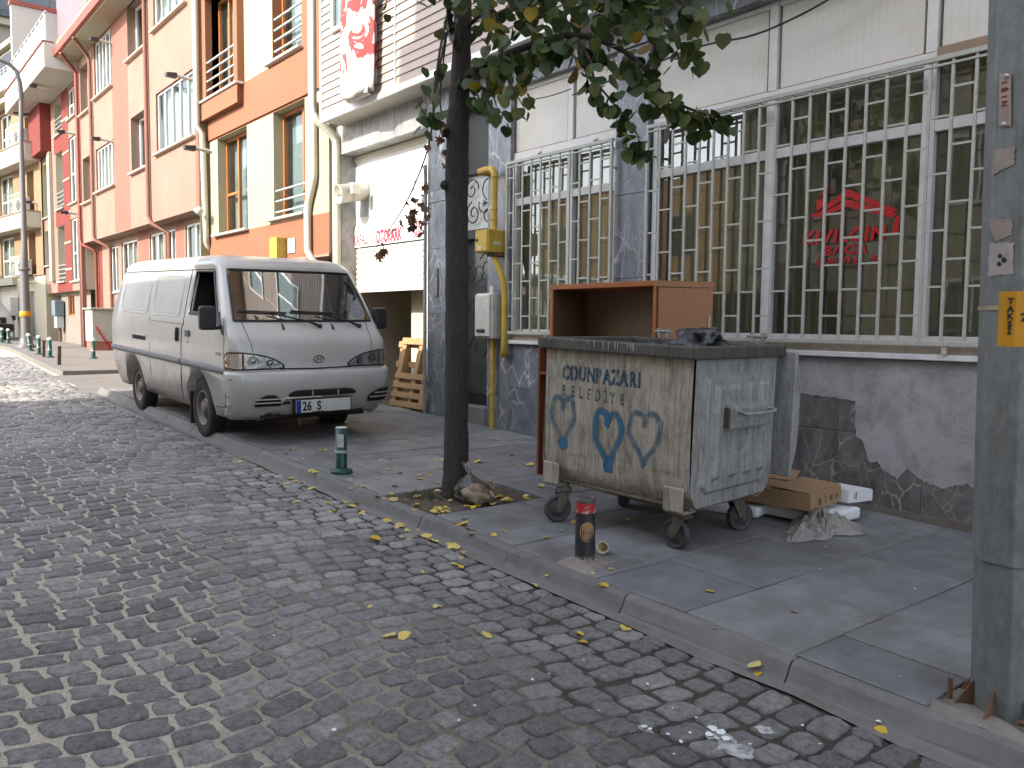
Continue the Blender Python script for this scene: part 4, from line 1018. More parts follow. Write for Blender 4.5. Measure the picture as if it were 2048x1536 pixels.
# ------------------------------------------------------------------ cream corner house, turned a little where the street bends
cb = empty('cream_house', (5.9, 36.6, .8), 'cream and ochre house with pale balconies at the bend of the street', 'building', rot=(0, 0, radians(7)))
L = True
wC = [(-.1, .75, 3.35, 4.95, .3), (2.6, 4.5, 3.35, 4.95, .15), (-.1, .75, 5.7, 7.3, .3), (2.55, 4.4, 5.7, 7.45, .15), (-.1, .8, 8.3, 9.9, .3), (2.5, 4.1, 8.3, 9.9, .15), (5.0, 6.4, 3.35, 4.95, .3), (5.0, 6.4, 5.7, 7.3, .3), (5.0, 6.4, 8.3, 9.9, .3)]
Z0 = .8
wC = [(a, b, c - Z0, d - Z0, e) for a, b, c, d, e in wC]
CRM = mat('pale_yellow_plaster', (.38, .35, .265), .9, .05, 1, .1, 80, world=True)
CRW = mat('cream_white_plaster', (.42, .395, .33), .9, .04, 1, .1, 80, world=True)
facade(cb, 0, -.95, 9, 3.3 - Z0, 10.15 - Z0, wC, [OCHRE], None, local=L)
facade(cb, .05, -.95, 9, -.3, 3.3 - Z0, [(2.66, 5.6, 0, 2.2, .25), (.4, 1.0, .1, 1.9, .12)], CRM, name='ground_floor', local=L)
shell(cb, 0.05, 8, -.95, 9, -.3, 10.3 - Z0, CRM, local=L)
for h in wC:
    wide = h[1] - h[0] > 1.5
    window(cb, 0, h[0], h[1], h[2], h[3], h[4] - .02, WHITEP if wide else WOODF, (.5,), ((.42, 0, 1),) if wide else (), cur=CURTO if wide else CURT, glass=GLASSF, local=L)
for a, b in ((7.52, 8.18), (5.06, 5.64)): bx('balcony_parapet', CRW, cb, -.5, .02, -.8, 9, a - Z0, b - Z0, .01, local=L); bx('parapet_cap', BROWNW, cb, -.53, .02, -.82, 9, b - Z0, b + .05 - Z0, local=L)
bx('top_parapet', CRM, cb, -.35, .02, -.3, 9, 10.6 - Z0, 11.2 - Z0, .01, local=L); bx('top_slab', CRM, cb, -.4, .02, -.5, 9, 10.1 - Z0, 10.28 - Z0, .01, local=L); bx('recess_band', BROWNW, cb, -.02, .05, -.6, 9, 10.28 - Z0, 10.6 - Z0, local=L)
sl_ = MB().box(-.012, .012, -1.46, 1.46, 0, .09).mesh('shutter_slat', SHUT)
for i in range(22): link('shutter_slat', sl_, cb, (.2, 4.13, .03 + i * .098))
bx('shutter_box', CRW, cb, -.12, .2, 2.6, 5.7, 2.2, 2.5, local=L); bx('door_leaf', mat('ornate_grey_door', (.22, .22, .22), .5, .4, 12, .1, 40), cb, .14, .16, .4, 1.0, .1, 1.9, local=L)
ACW = mat('white_ac_casing', (.55, .54, .50), .6, .08, 3, .05, 60)
AL = ['white air conditioner cage on the lowest balcony of the cream house', 'white air conditioner cage on the middle balcony of the cream house', 'white air conditioner cage on the upper balcony of the cream house']
for z, lab in zip((3.30, 5.68, 8.27), AL):
    a = empty('air_conditioner', (5.9 - .3 * cos(radians(7)), 36.6 - .3 * sin(radians(7)), z), lab, 'air conditioner', 'air conditioners on the cream house', rot=(0, 0, radians(7)))
    MB().box(-.02, .28, .35, 1.45, .05, .62).build('casing', ACW, a, .01, local=L); MB().lathe([(.2, 0), (.22, .02), (.2, .03), (0, .02)], (-.02, .75, .33), (-1, 0, 0), 16).build('fan_guard', LAMPB, a, local=L)
    f = MB()
    for u in (.05, 1.7): f.tube([(-.1, u, 0), (-.1, u, .72)], .03, 6)
    for zz in (.02, .72): f.tube([(-.1, .05, zz), (-.1, 1.7, zz)], .03, 6)
    for k in range(9): f.tube([(-.1, .05, .1 + k * .07), (-.1, 1.7, .1 + k * .07)], .008, 4)
    f.build('cage', ACW, a, local=L)
# dormers above
for k, (u, w_) in enumerate(((.1, 1.3), (2.2, 1.6), (4.6, 1.4))):
    f = MB(); f.box(0, .1, u - .2, u + w_ + .2, 11.1 - Z0, 12.3 - Z0); f.box(-.2, 2.6, u - .35, u + w_ + .35, 12.35 - Z0, 12.55 - Z0); d_ = f.build('dormer', CRM, cb, local=L)
    MB().box(-.02, .0, u, u + w_, 11.2 - Z0, 12.2 - Z0).build('pane', OCHRE if k == 0 else mat('dormer_glass%d' % k, (.06, .07, .09), .1, .1, 2, 0), d_, local=L)
bx('roof_slope', CRW, cb, .1, 8, -.9, 9, 10.3 - Z0, 11.6 - Z0, local=L)
for k in range(3): MB().tube([(-.25, -.2, 11.25 - Z0 + k * .13), (-.25, 8, 11.25 - Z0 + k * .13)], .02, 6).build('balcony_rail', STEEL, cb, local=L)
for k in range(16): MB().tube([(-.25, -.2 + k * .5, 11.2 - Z0), (-.25, -.2 + k * .5, 11.55 - Z0)], .018, 6).build('rail_post', STEEL, cb, local=L)
b_ = empty('cream_house_box', (5.6, 39.3, 1.7), 'pale meter box with a cable beside the shutter of the cream house', 'meter box', rot=(0, 0, radians(7)))
MB().box(-.3, 0, -.3, .5, 0, .8).build('box_body', ACW, b_, .01, local=L); MB().tube([(-.1, .1, -1.0), (-.1, .1, 0)], .04, 8).build('post', STEEL, b_, local=L)
# tall building behind
tbk = empty('tall_building', (8, 56, 1), 'tall pale building with a dark mansard roof behind the cream house', 'building')
bx('wall', mat('greige_wall', (.24, .215, .19), .9, .05, .5, .05, 30), tbk, -2, 16, 56, 68, 0, 18.2); bx('cornice', PALE, tbk, -2.4, 16.4, 55.6, 68, 18.2, 18.6, .02)
f = MB(); f.prism([(-2.6, 55.4, 18.6), (16.6, 55.4, 18.6), (16.6, 58, 23), (-2.6, 58, 23)], (0, 8, 0)); f.build('mansard_roof', mat('dark_slate', (.055, .062, .072), .6, .15, 3, .2, 20), tbk)
for k in range(12): bx('roof_seam', LAMPB, tbk, -2 + k * 1.5, -1.95 + k * 1.5, 55.3, 55.6, 18.6, 20.6)
for k in range(3): bx('window', mat('far_pane%d' % k, (.1, .11, .12), .15, .1, 1, 0), tbk, 0 + k * 4, 1.6 + k * 4, 55.95, 56.05, 14.0, 16.0)

# ------------------------------------------------------------------ the other side of the street (seen only as shade and in reflections)
ORG = mat('orange_plaster', (.78, .50, .25), .9, .06, 1, .05, 60, world=True)
def opposite(name, x, y0, y1, z1, mt, label, floors, wt=(1.2, 1.5), depth=6.0, z0=-.5):
    r = empty(name, (x, (y0 + y1) / 2, 0), label, 'building')
    n = max(1, int((y1 - y0) / 2.6)); st = (y1 - y0) / n; wins = []
    mb = MB(); mb.box(x - depth, x, y0, y1, z0, z1); mb.build('wall', mt, r)
    for f in floors:
        for i in range(n):
            c = y0 + (i + .5) * st; g = MB(); g.box(x, x + .05, c - wt[0] / 2, c + wt[0] / 2, f, f + wt[1]); w0 = g.build('window', WHITEP, r, .004)
            MB().box(x + .051, x + .056, c - wt[0] / 2 + .07, c - .03, f + .07, f + wt[1] - .07).build('pane', mat(name + 'pane', (.05, .055, .06), .08, .1, 2, 0) if 'pane_m' not in globals() else pane_m, w0)
            MB().box(x + .051, x + .056, c + .03, c + wt[0] / 2 - .07, f + .07, f + wt[1] - .07).build('pane', pane_m if 'pane_m' in globals() else ORG, w0)
    return r
pane_m = mat('opposite_pane', (.05, .055, .06), .08, .1, 2, 0)
oA = opposite('opposite_apartments', -5.6, -14, 8.93, 13.6, PALE, 'tall cream apartment block across the street beside the camera', (1.2, 4.2, 7.2, 10.2))
bx('stair_wall', PALE, oA, -11, -5.6, 8.93, 9.34, -.5, 12.45)
oB = opposite('opposite_shop_house', -5.6, 9.36, 13.55, 7.65, PALE, 'low cream shop house across the street opposite the shutter', (1.0, 4.2))
bx('shopfront', PIPEW, oB, -5.6, -5.52, 9.6, 13.3, 3.2, 3.7)
oC = opposite('opposite_yard_house', -9.5, 14.2, 25.5, 6.6, ORG, 'low orange house set back behind the yard across the street', (1.0, 3.9), depth=5)
oD = opposite('opposite_far_house', -5.2, 34.5, 52, 9.6, CRM, 'cream house across the street beyond the yard', (1.4, 4.4, 7.2), depth=7)
MB().prism([(-12.4, 34.3, 9.6), (-5.0, 34.3, 9.6), (-8.7, 34.3, 12.2)], (0, 17.9, 0)).build('roof', GUTR, oD)
# ------------------------------------------------------------------ the white van (local frame: front axle at y 0, nose towards -y)
def vanpaint():
    mt, nt, bs = nodes_of('dirty_white_paint'); v = coords(nt)
    c = mix(nt, ramp(nt, noise(nt, v, 1.4, 6, .6), [(.3, 0), (.75, 1)]), (.50, .49, .48), (.40, .385, .365))
    sp = nd(nt, 'ShaderNodeSeparateXYZ'); nt.links.new(v, sp.inputs[0])
    low = math_(nt, 'SUBTRACT', 1.0, ramp(nt, math_(nt, 'ADD', sp.outputs[2], math_(nt, 'MULTIPLY', noise(nt, v, 3.5, 7, .7), .5)), [(.70, 0), (1.45, 1)]))
    side = ramp(nt, sp.outputs[1], [(0, .35), (.2, 1)])
    c = mix(nt, math_(nt, 'MULTIPLY', math_(nt, 'MULTIPLY', low, side), .8), c, (.14, .105, .08))
    c = mix(nt, ramp(nt, noise(nt, coords(nt, (1, 1, 6)), 11, 5, .7), [(.66, 0), (.74, .35)]), c, (.25, .2, .16))
    c = mix(nt, ramp(nt, noise(nt, v, 45, 3, .6), [(.72, 0), (.76, .5)]), c, (.12, .08, .06))
    nt.links.new(c, bs.inputs['Base Color']); bs.inputs['Roughness'].default_value = .30; bs.inputs['Coat Weight'].default_value = .4; bs.inputs['Coat Roughness'].default_value = .12
    bump(nt, bs, noise(nt, v, 2.6, 3, .5), .22, .03); return mt
VP = vanpaint()
VDARK = mat('van_lining', (.05, .048, .046), .85, .2, 3, .05, 60)
VTRIM = mat('grey_trim_strip', (.14, .14, .15), .6, .12, 4, .08, 80, stain=(.2, .18, .16), stain_amt=.4)
VGAP = mat('dark_gap', (.012, .012, .012), .9, .1, 2, 0)
RUB = mat('dusty_rubber', (.020, .019, .019), .9, .2, 5, .25, 60, stain=(.06, .052, .045), stain_amt=.5, sscale=4)
RIM = mat('dull_steel_rim', (.16, .145, .13), .6, .25, 6, .15, 70, metal=.4, stain=(.09, .06, .045), stain_amt=.6, sscale=5)
SLOPE = math.atan(.031)
VX, VY = 4.02, 9.52
van = empty('parked_van', (VX, VY, zr(VY) + .045), 'dirty white panel van parked half on the pavement with a damaged front bumper', 'van', rot=(SLOPE, 0, 0))
van.rotation_euler = (SLOPE, radians(-.6), 0)
def lerp_t(t, tab):
    if t <= tab[0][0]: return tab[0][1]
    for (a, p), (b, q) in zip(tab, tab[1:]):
        if t <= b: return p + (q - p) * (t - a) / (b - a)
    return tab[-1][1]
HW = [(.28, .845), (.45, .885), (.62, .905), (.85, .915), (1.05, .915), (1.28, .905), (1.40, .885), (1.62, .845), (1.86, .795), (1.90, .788), (1.925, .80), (1.95, .795), (2.0, .765), (2.035, .70), (2.06, .58), (2.075, .36), (2.08, .0)]
YF = [(.28, -1.02), (.42, -1.14), (.55, -1.19), (.70, -1.20), (.80, -1.17), (.84, -1.145), (1.0, -1.135), (1.12, -1.11), (1.33, -.91), (1.34, -.90), (1.62, -.695), (1.88, -.49), (1.90, -.475), (1.925, -.475), (1.95, -.45), (2.0, -.42), (2.035, -.22), (2.06, .10), (2.075, .5), (2.08, 1.2)]
YR = [(.28, 3.62), (.5, 3.76), (.8, 3.84), (1.1, 3.84), (1.3, 3.80), (1.6, 3.66), (1.86, 3.46), (1.9, 3.41), (1.925, 3.42), (1.95, 3.40), (2.0, 3.32), (2.035, 3.18), (2.06, 2.85), (2.075, 2.3), (2.08, 1.2)]
BUL = [(.28, .05), (.7, .06), (1.0, .06), (1.33, .045), (1.9, .04), (2.0, .10), (2.08, .0)]
RAD = [(.28, .17), (.8, .13), (1.1, .12), (1.34, .10), (1.88, .08), (1.95, .14), (2.035, .2), (2.06, .22), (2.075, .2), (2.08, .0)]
FC = [0, .14, .28, .42, .56, .70, .82, .92, 1.0]
NA = 6
SIDE = ['w0', 'w0b', .0, 'w1', .45, .62, .9, 1.2, 1.5, 1.8, 2.1, 2.44, 2.8, 3.1, 3.35]
def vrow(z):
    hw, yf, yr, bu, r = (lerp_t(z, t) for t in (HW, YF, YR, BUL, RAD)); r = min(r, hw * .9)
    pts = []; xc = hw - r
    for c in FC: pts.append((xc * c, yf + bu * c * c))
    y1 = yf + bu
    for k in range(1, NA + 1):
        a = k / NA * pi / 2; pts.append((xc + r * sin(a), y1 + r * (1 - cos(a))))
    ys_ = y1 + r
    w0 = max(lerp_t(z, [(1.30, -.58), (1.41, -.545), (1.86, -.13)]), ys_ + .02) if z > 1.2 else ys_ + .06
    w1 = lerp_t(z, [(1.41, .20), (1.86, -.02 + .0)])
    raw = []
    ye = yr - max(r, .08)
    for s_ in SIDE:
        if s_ == 'w0': v = ys_ + .03
        elif s_ == 'w0b': v = ys_ + .10
        elif s_ == 'w1': v = .26
        else: v = s_
        if not isinstance(s_, str): v = max(v, ys_ + .12)
        raw.append(v)
    # compress towards the ends where the outline shortens
    lo = ys_ + .03
    k = [min(max(v, lo), ye) for v in raw]
    for i in range(1, len(k)): k[i] = max(k[i], k[i - 1] + .0015)
    if k[-1] > ye:
        sc_ = (ye - lo) / max(1e-6, k[-1] - lo); k = [lo + (v - lo) * sc_ for v in k]
    for v in k: pts.append((hw, v))
    rr = yr - ye
    for q in range(1, 5):
        a = q / 4 * pi / 2; pts.append((hw - min(rr, hw) * (1 - cos(a)), ye + rr * sin(a)))
    for c in (.5, 0): pts.append(((hw - min(rr, hw)) * c, yr + .03 * (1 - c)))
    return pts
ZL = [.30, .42, .55, .70, .80, .84, .92, 1.0, 1.06, 1.12, 1.2, 1.30, 1.34, 1.41, 1.52, 1.64, 1.75, 1.86, 1.88, 1.90, 1.925, 1.95, 1.98, 2.0, 2.02, 2.035, 2.05, 2.06, 2.07, 2.076]
rows = [vrow(z) for z in ZL]
nH = len(rows[0]); iA = len(FC) - 1; iS = iA + NA
full = []
for z, rw in zip(ZL, rows):
    full.append([(x, y, z) for x, y in rw] + [(-x, y, z) for x, y in rw[-2:0:-1]])
nF = len(full[0]); NS = len(SIDE)
def half_idx(k): return k if k < nH else nF - k
mb = MB(); vs = [p for r_ in full for p in r_]; fs = []; ms = []
for i in range(len(ZL) - 1):
    zc = (ZL[i] + ZL[i + 1]) / 2
    for k in range(nF):
        k2 = (k + 1) % nF; a, b = sorted((half_idx(k), half_idx(k2)))
        f = (i * nF + k, i * nF + k2, (i + 1) * nF + k2, (i + 1) * nF + k); mi = 0
        if 1.34 < zc < 1.88 and b <= iA: mi = 1                       # windscreen
        elif 1.41 < zc < 1.86 and iS + 2 <= a and b <= iS + 4: mi = 2   # door windows
        fs.append(f); ms.append(mi)
for f, mi in zip(fs, ms): mb.add([], [], 0)
b0 = len(mb.v); mb.v.extend(vs)
for f, mi in zip(fs, ms): mb.f.append(f); mb.m.append(mi); mb.sm.append(True)
mb.f.append(tuple(range(nF))[::-1]); mb.m.append(0); mb.sm.append(False)
top = len(ZL) - 1; mb.f.append(tuple(range(top * nF, (top + 1) * nF))); mb.m.append(0); mb.sm.append(True)
me = mb.mesh('van_body', [VP, GLASSV, GLASSV, VDARK])
bm = bmesh.new(); bm.from_mesh(me); bmesh.ops.remove_doubles(bm, verts=bm.verts, dist=1e-4); bmesh.ops.recalc_face_normals(bm, faces=bm.faces); bm.to_mesh(me); bm.free()
tmp = link('tmp_body', me)
cut = MB()
for yc in (.0, 2.65):
    for sx in (-1, 1):
        cut.lathe([(0, 0), (.43, 0), (.44, .5), (0, .5)], (sx * .55, yc, .335), (sx, 0, 0), 28, 3)
    cut.add([], [])
cme = cut.mesh('cutter', [VP, GLASSV, GLASSV, VDARK]); bm = bmesh.new(); bm.from_mesh(cme); bmesh.ops.remove_doubles(bm, verts=bm.verts, dist=1e-4); bmesh.ops.recalc_face_normals(bm, faces=bm.faces); bm.to_mesh(cme); bm.free()
co = link('tmp_cut', cme); md = tmp.modifiers.new('b', 'BOOLEAN'); md.object = co; md.operation = 'DIFFERENCE'; md.solver = 'EXACT'
dg = bpy.context.evaluated_depsgraph_get(); dg.update()
body = bpy.data.meshes.new_from_object(tmp.evaluated_get(dg)); bpy.data.objects.remove(tmp); bpy.data.objects.remove(co)
body.name = 'van_body'
gl_me = body.copy(); gl_me.name = 'windscreen'
bm = bmesh.new(); bm.from_mesh(body); bmesh.ops.delete(bm, geom=[f for f in bm.faces if f.material_index in (1, 2)], context='FACES'); bm.to_mesh(body); bm.free()
body.materials.clear()
for k in (VP, VDARK, VDARK, VGAP): body.materials.append(k)
bo_ = link('body', body, van); md = bo_.modifiers.new('lining', 'SOLIDIFY'); md.thickness = .025; md.offset = -1; md.material_offset = 1
bm = bmesh.new(); bm.from_mesh(gl_me); bmesh.ops.delete(bm, geom=[f for f in bm.faces if f.material_index != 1], context='FACES'); bm.to_mesh(gl_me); bm.free()
gl_me.materials.clear(); gl_me.materials.append(GLASSV); gl_me.polygons.foreach_set('material_index', [0] * len(gl_me.polygons)); link('windscreen', gl_me, van)
# surface of the body at height z, distance s along the outline from the middle of the nose (left is -x)
def surf(s, z, off=0.0, side=-1):
    rw = vrow(z); d = 0; p = rw[0]
    for q in rw[1:]:
        l = sqrt((q[0] - p[0]) ** 2 + (q[1] - p[1]) ** 2)
        if d + l >= s or q is rw[-1]:
            t = (s - d) / max(l, 1e-6); x = p[0] + (q[0] - p[0]) * t; y = p[1] + (q[1] - p[1]) * t
            nx, ny = (q[1] - p[1]), -(q[0] - p[0]); n_ = sqrt(nx * nx + ny * ny) or 1
            nx /= n_; ny /= n_
            return Vector((side * (x + nx * off), y + ny * off, z))
        d += l; p = q
def sidept(y, z, off=0.0, side=-1): return Vector((side * (lerp_t(z, HW) + off), y, z))
def sofy(y, z):
    rw = vrow(z); d = 0
    for p, q in zip(rw, rw[1:]):
        l = sqrt((q[0] - p[0]) ** 2 + (q[1] - p[1]) ** 2)
        if q[1] >= y and q[0] > .3: return d + l * (y - p[1]) / max(1e-6, q[1] - p[1])
        d += l
    return d
def patch(fs_top, fs_bot, s0, s1, off, ns=14, nz=5, side=-1, thick=0):
    mb = MB()
    def P(u, v):
        s = s0 + (s1 - s0) * u; z = fs_bot(s) + (fs_top(s) - fs_bot(s)) * v
        return surf(s, z, off, side)
    mb.grid(P, ns, nz); return mb
# side windows: driver's glass, wound-down passenger window stays open; black frames
for sd in (-1, 1):
    fr = MB(); P = [(sidept(-.56, 1.40, .004, sd)), (sidept(.22, 1.40, .004, sd)), (sidept(.0, 1.87, .004, sd)), (sidept(-.16, 1.87, .004, sd)), (sidept(-.56, 1.40, .004, sd))]
    yb = lambda z: lerp_t(z, YF) + lerp_t(z, BUL) + lerp_t(z, RAD)
    Q = [sidept(yb(1.40) + .1, 1.405, .003, sd), sidept(.265, 1.405, .003, sd), sidept(.265, 1.862, .003, sd), sidept(yb(1.86) + .1, 1.862, .003, sd)]
    fr.tube(Q + [Q[0]], .013, 6); fr.build('window_seal', BLACK, van, local=True)
    g = MB(); g.quad(*[sidept(p.y, p.z, -.012, sd) for p in Q]); 
    if sd == 1: g.build('side_glass', GLASSV, van, local=True)
    b_ = MB(); b_.prism([sidept(-.62, 1.375, .001, sd), sidept(.30, 1.375, .001, sd), sidept(.30, 1.40, .001, sd), sidept(-.62, 1.40, .001, sd)], (sd * .012, 0, 0)); b_.build('belt_seal', BLACK, van, local=True)
# windscreen rubber
wsr = []
S1 = lambda z: (lerp_t(z, HW) - lerp_t(z, RAD)) * 1.0 + .012
for t in range(11): z = 1.34; wsr.append(surf(S1(z) * (1 - t / 5), z, .004) if t <= 5 else surf(S1(z) * (t / 5 - 1), z, .004, 1))
for t in range(1, 7): z = 1.34 + .54 * t / 6; wsr.append(surf(S1(z), z, .004, 1))
for t in range(1, 11): z = 1.885; wsr.append(surf(S1(z) * (1 - t / 5), z, .004, 1) if t <= 5 else surf(S1(z) * (t / 5 - 1), z, .004))
for t in range(1, 7): z = 1.88 - .54 * t / 6; wsr.append(surf(S1(z), z, .004))
MB().tube(wsr, .014, 6).build('windscreen_seal', BLACK, van, local=True)
# seams of doors and panels
def seam(pts, r=.0045, m_=VGAP, name='door_seam'): MB().tube(pts, r, 5, cap=False).build(name, m_, van, local=True)
for sd in (-1, 1):
    seam([sidept(lerp_t(z, [(.36, .64), (.75, .56), (.82, .55), (1.1, .53), (1.22, .52), (1.26, .47), (1.5, .46), (1.88, .45)]), z, .0005, sd) for z in (.36, .5, .62, .75, .82, 1.0, 1.1, 1.22, 1.26, 1.5, 1.7, 1.88)], .006)
    seam([sidept(-.86 + max(0, z - 1.2) * .5, z, .0005, sd) for z in (.86, 1.0, 1.2, 1.36)], .0035)
    seam([sidept(y, z, .0005, sd) for y, z in ((-.86, .78), (-.88, .6), (-.84, .5), (-.78, .42), (-.50, .40))], .0045)
    seam([sidept(1.84, z, .0005, sd) for z in (.33, .6, .9, 1.30)], .0035)
    seam([sidept(y, 1.885, .001, sd) for y in (-.30, .3, 1, 1.8, 2.6, 3.3)], .006)
    seam([sidept(y, 1.255, .0005, sd) for y in (.52, 1, 1.75)], .002)
    # pressed panels
    for (a0, a1, b0_, b1) in (((.60, 1.74, .60, 1.72), 0, 0, 0), ((1.90, 3.30, 1.92, 3.20), 0, 0, 0)):
        ya, yb_, yc, ydd = a0; loop = []
        cor = [(ya + .06, 1.34), (yb_, 1.34), (ydd, 1.82), (yc + .03, 1.82)]
        for (p, q), (p2, q2) in zip(cor, cor[1:] + cor[:1]):
            for t in (.06, .5, .94): loop.append(sidept(p + (p2 - p) * t, q + (q2 - q) * t, -.004, sd))
        loop.append(loop[0]); MB().tube(loop, .011, 6, cap=False).build('pressed_rib', VP, van, local=True)
        loop2 = []
        for (p, q), (p2, q2) in zip(cor, cor[1:] + cor[:1]):
            for t in (.08, .5, .92): loop2.append(sidept(p + (p2 - p) * t + (.03 if p < (ya + yb_) / 2 else -.03), q + (q2 - q) * t + (.025 if q < 1.5 else -.025), -.001, sd))
        loop2.append(loop2[0]); MB().tube(loop2, .002, 4, cap=False).build('panel_crease', VDARK, van, local=True)
    # grey rub strip in two lengths
    for y0, y1 in ((.585, 3.72), (-.93, .535)):
        m_ = MB(); prof_ = [(.0, .775), (.016, .78), (.022, .805), (.016, .845), (.0, .85)]; N = 8
        vs = []
        for i in range(N + 1):
            y = y0 + (y1 - y0) * i / N
            for o_, z in prof_: vs.append(sidept(y, z, o_, sd))
        n = len(prof_); m_.add(vs, [(i * n + k, (i + 1) * n + k, (i + 1) * n + k + 1, i * n + k + 1) for i in range(N) for k in range(n - 1)], 0, True)
        m_.add(vs[:n], [tuple(range(n))]); m_.add(vs[-n:], [tuple(range(n))[::-1]]); m_.build('rub_strip', VTRIM, van, local=True)
    # vent slot and sliding rail
    if sd == -1:
        v_ = MB(); v_.prism([sidept(2.0, .985, .001, sd), sidept(2.62, .985, .001, sd), sidept(2.62, 1.035, .001, sd), sidept(2.0, 1.035, .001, sd)], (sd * .003, 0, 0)); v_.build('rail_slot', VGAP, van, local=True)
        MB().tube([sidept(1.97, 1.05, .002, sd), sidept(2.66, 1.05, .002, sd)], .008, 6).build('rail_lip', VP, van, local=True)
    h = MB(); h.tube([sidept(.66, 1.05, .004, sd), sidept(.66, 1.075, .012, sd), sidept(.66, 1.18, .012, sd), sidept(.66, 1.205, .004, sd)], .026, 10); h.build('sliding_door_handle', BLACK, van, local=True)
    h = MB(); h.prism([sidept(.23, 1.12, .001, sd), sidept(.36, 1.12, .001, sd), sidept(.36, 1.19, .001, sd), sidept(.23, 1.19, .001, sd)], (sd * .018, 0, 0)); h.build('door_handle', mat('grey_handle', (.07, .07, .075), .5, .1, 3, 0), van, .008, local=True)
    MB().lathe([(0, .006), (.012, .005), (.012, 0)], sidept(.29, 1.06, .0, sd), (sd, 0, 0), 8).build('key_lock', VTRIM, van, local=True)
    # sill dirt edge and mud flap
    MB().box(sd * .70, sd * .86, .41, .43, .09, .5).build('mud_flap', RUB, van, local=True)
    # mirrors
    mx = -1.05 if sd < 0 else .98
    mr = MB(); mr.box(mx - .085, mx + .085, -.82, -.72, 1.24, 1.49); mo = mr.build('mirror', BLACK, van, .03, 3, local=True)
    MB().tube([sidept(-.76, 1.28, -.01, sd), sidept(-.77, 1.26, .05, sd), Vector((mx - sd * .04, -.78, 1.27))], .022, 6).build('mirror_arm', BLACK, mo, local=True)
    MB().prism([sidept(-.84, 1.19, .001, sd), sidept(-.60, 1.32, .001, sd), sidept(-.56, 1.43, .001, sd), sidept(-.66, 1.43, .001, sd)], (sd * .012, 0, 0)).build('mirror_foot', BLACK, mo, local=True)
    g = MB(); g.quad((mx - .07, -.718, 1.26), (mx + .07, -.718, 1.26), (mx + .07, -.718, 1.47), (mx - .07, -.718, 1.47)); g.build('mirror_glass', mat('mirror_silver%d' % sd, (.5, .5, .5), .05, 0, 1, 0, metal=1), mo, local=True)
text('model_badge', 'H 100', .055, VTRIM, van, frame4(sidept(-.62, .965, .0025, -1), (0, -1, 0), (0, 0, 1)), spacing=1.1)
# bonnet seams, crease and washer jets
for sd in (-1, 1):
    seam([surf(lerp_t(z, [(.86, .66), (1.06, .70), (1.2, .72), (1.33, .73)]), z, .0008, sd) for z in (1.02, 1.06, 1.12, 1.2, 1.28, 1.33)], .0035)
seam([surf(abs(t), .842 - .008 * (1 - abs(t) / .5), .001, 1 if t > 0 else -1) for t in [-.42 + k * .07 for k in range(13)]], .009)
for sx in (-.31, .27): MB().tube([surf(abs(sx), 1.25, .002, 1 if sx > 0 else -1), surf(abs(sx), 1.27, .02, 1 if sx > 0 else -1), surf(abs(sx), 1.31, .014, 1 if sx > 0 else -1)], [.014, .012, .008], 6).build('washer_jet', BLACK, van, local=True)
# wipers
for (px, tip0, tip1) in ((.12, -.74, -.22), (.62, -.17, .33)):
    s_ = lambda x: (abs(x), 1 if x > 0 else -1)
    def W(x, z, o_): return surf(abs(x), z, o_, 1 if x > 0 else -1)
    a = W(px, 1.285, .02); b = W(px - .12, 1.33, .05); c = W((tip0 + tip1) / 2 + .05, 1.43, .045)
    wi = MB(); wi.tube([a, b, c], [.018, .012, .008], 6); wi.lathe([(0, .02), (.022, .015), (.026, -.02), (0, -.02)], a, (0, -1, .6), 10)
    wo = wi.build('wiper', BLACK, van, local=True)
    MB().tube([W(tip0 + (tip1 - tip0) * t, 1.445 - .02 * t, .022) for t in (0, .25, .5, .75, 1)], .010, 5).build('wiper_blade', BLACK, wo, local=True)
# bumper: a painted shell in front of the body, with slots
bump_rows = []
ZB = [.30, .345, .42, .50, .58, .66, .73, .78, .805, .825]
mb = MB()
def bz(s, z):  # ragged lower edge
    return z
NB = 40; SB = 1.035
def bpt(u, v):
    s = (u * 2 - 1) * SB; i = v * (len(ZB) - 1); k = min(int(i), len(ZB) - 2); z = ZB[k] + (ZB[k + 1] - ZB[k]) * (i - k)
    off = .034 if z < .80 else .034 - (z - .80) / .025 * .03
    if z < .33: off -= .02
    if v == 0: z += .03 * sin(s * 5) * .3 + (.05 if -.55 < s < .1 else 0) + .012 * sin(s * 23)
    off += .012 * sin(z * 9)
    lim = 1.0
    return surf(abs(s), z, off, 1 if s > 0 else -1)
mb.grid(bpt, NB, len(ZB) - 1)
bo2 = mb.build('bumper', [VP, VDARK], van, local=True); md = bo2.modifiers.new('t', 'SOLIDIFY'); md.thickness = .012; md.offset = -1
def slot(s0, s1, zb, zt, name='bumper_slot', rb=0, off=.052):
    sd = 1 if s0 + s1 > 0 else -1
    a, b = sorted((abs(s0), abs(s1)))
    if s0 < 0 < s1:
        mb = MB()
        def P(u, v):
            s = s0 + (s1 - s0) * u; e = min(1, min(u, 1 - u) / .12)
            z = zb + (zt - zb) * v * (.45 + .55 * sqrt(e)) ; return surf(abs(s), z, off, 1 if s > 0 else -1)
        mb.grid(P, 20, 2)
    else:
        mb = MB()
        def P(u, v):
            s = a + (b - a) * u; e = min(1, u / .5) if sd > 0 else min(1, u / .3) * min(1, (1 - u) / .4); z = zb + (zt - zb) * v * (.35 + .65 * sqrt(max(e, 0)))
            return surf(s, z, off, sd)
        mb.grid(P, 10, 3)
    o = mb.build(name, VGAP, van, local=True); md = o.modifiers.new('t', 'SOLIDIFY'); md.thickness = .006; md.offset = 0
    return o
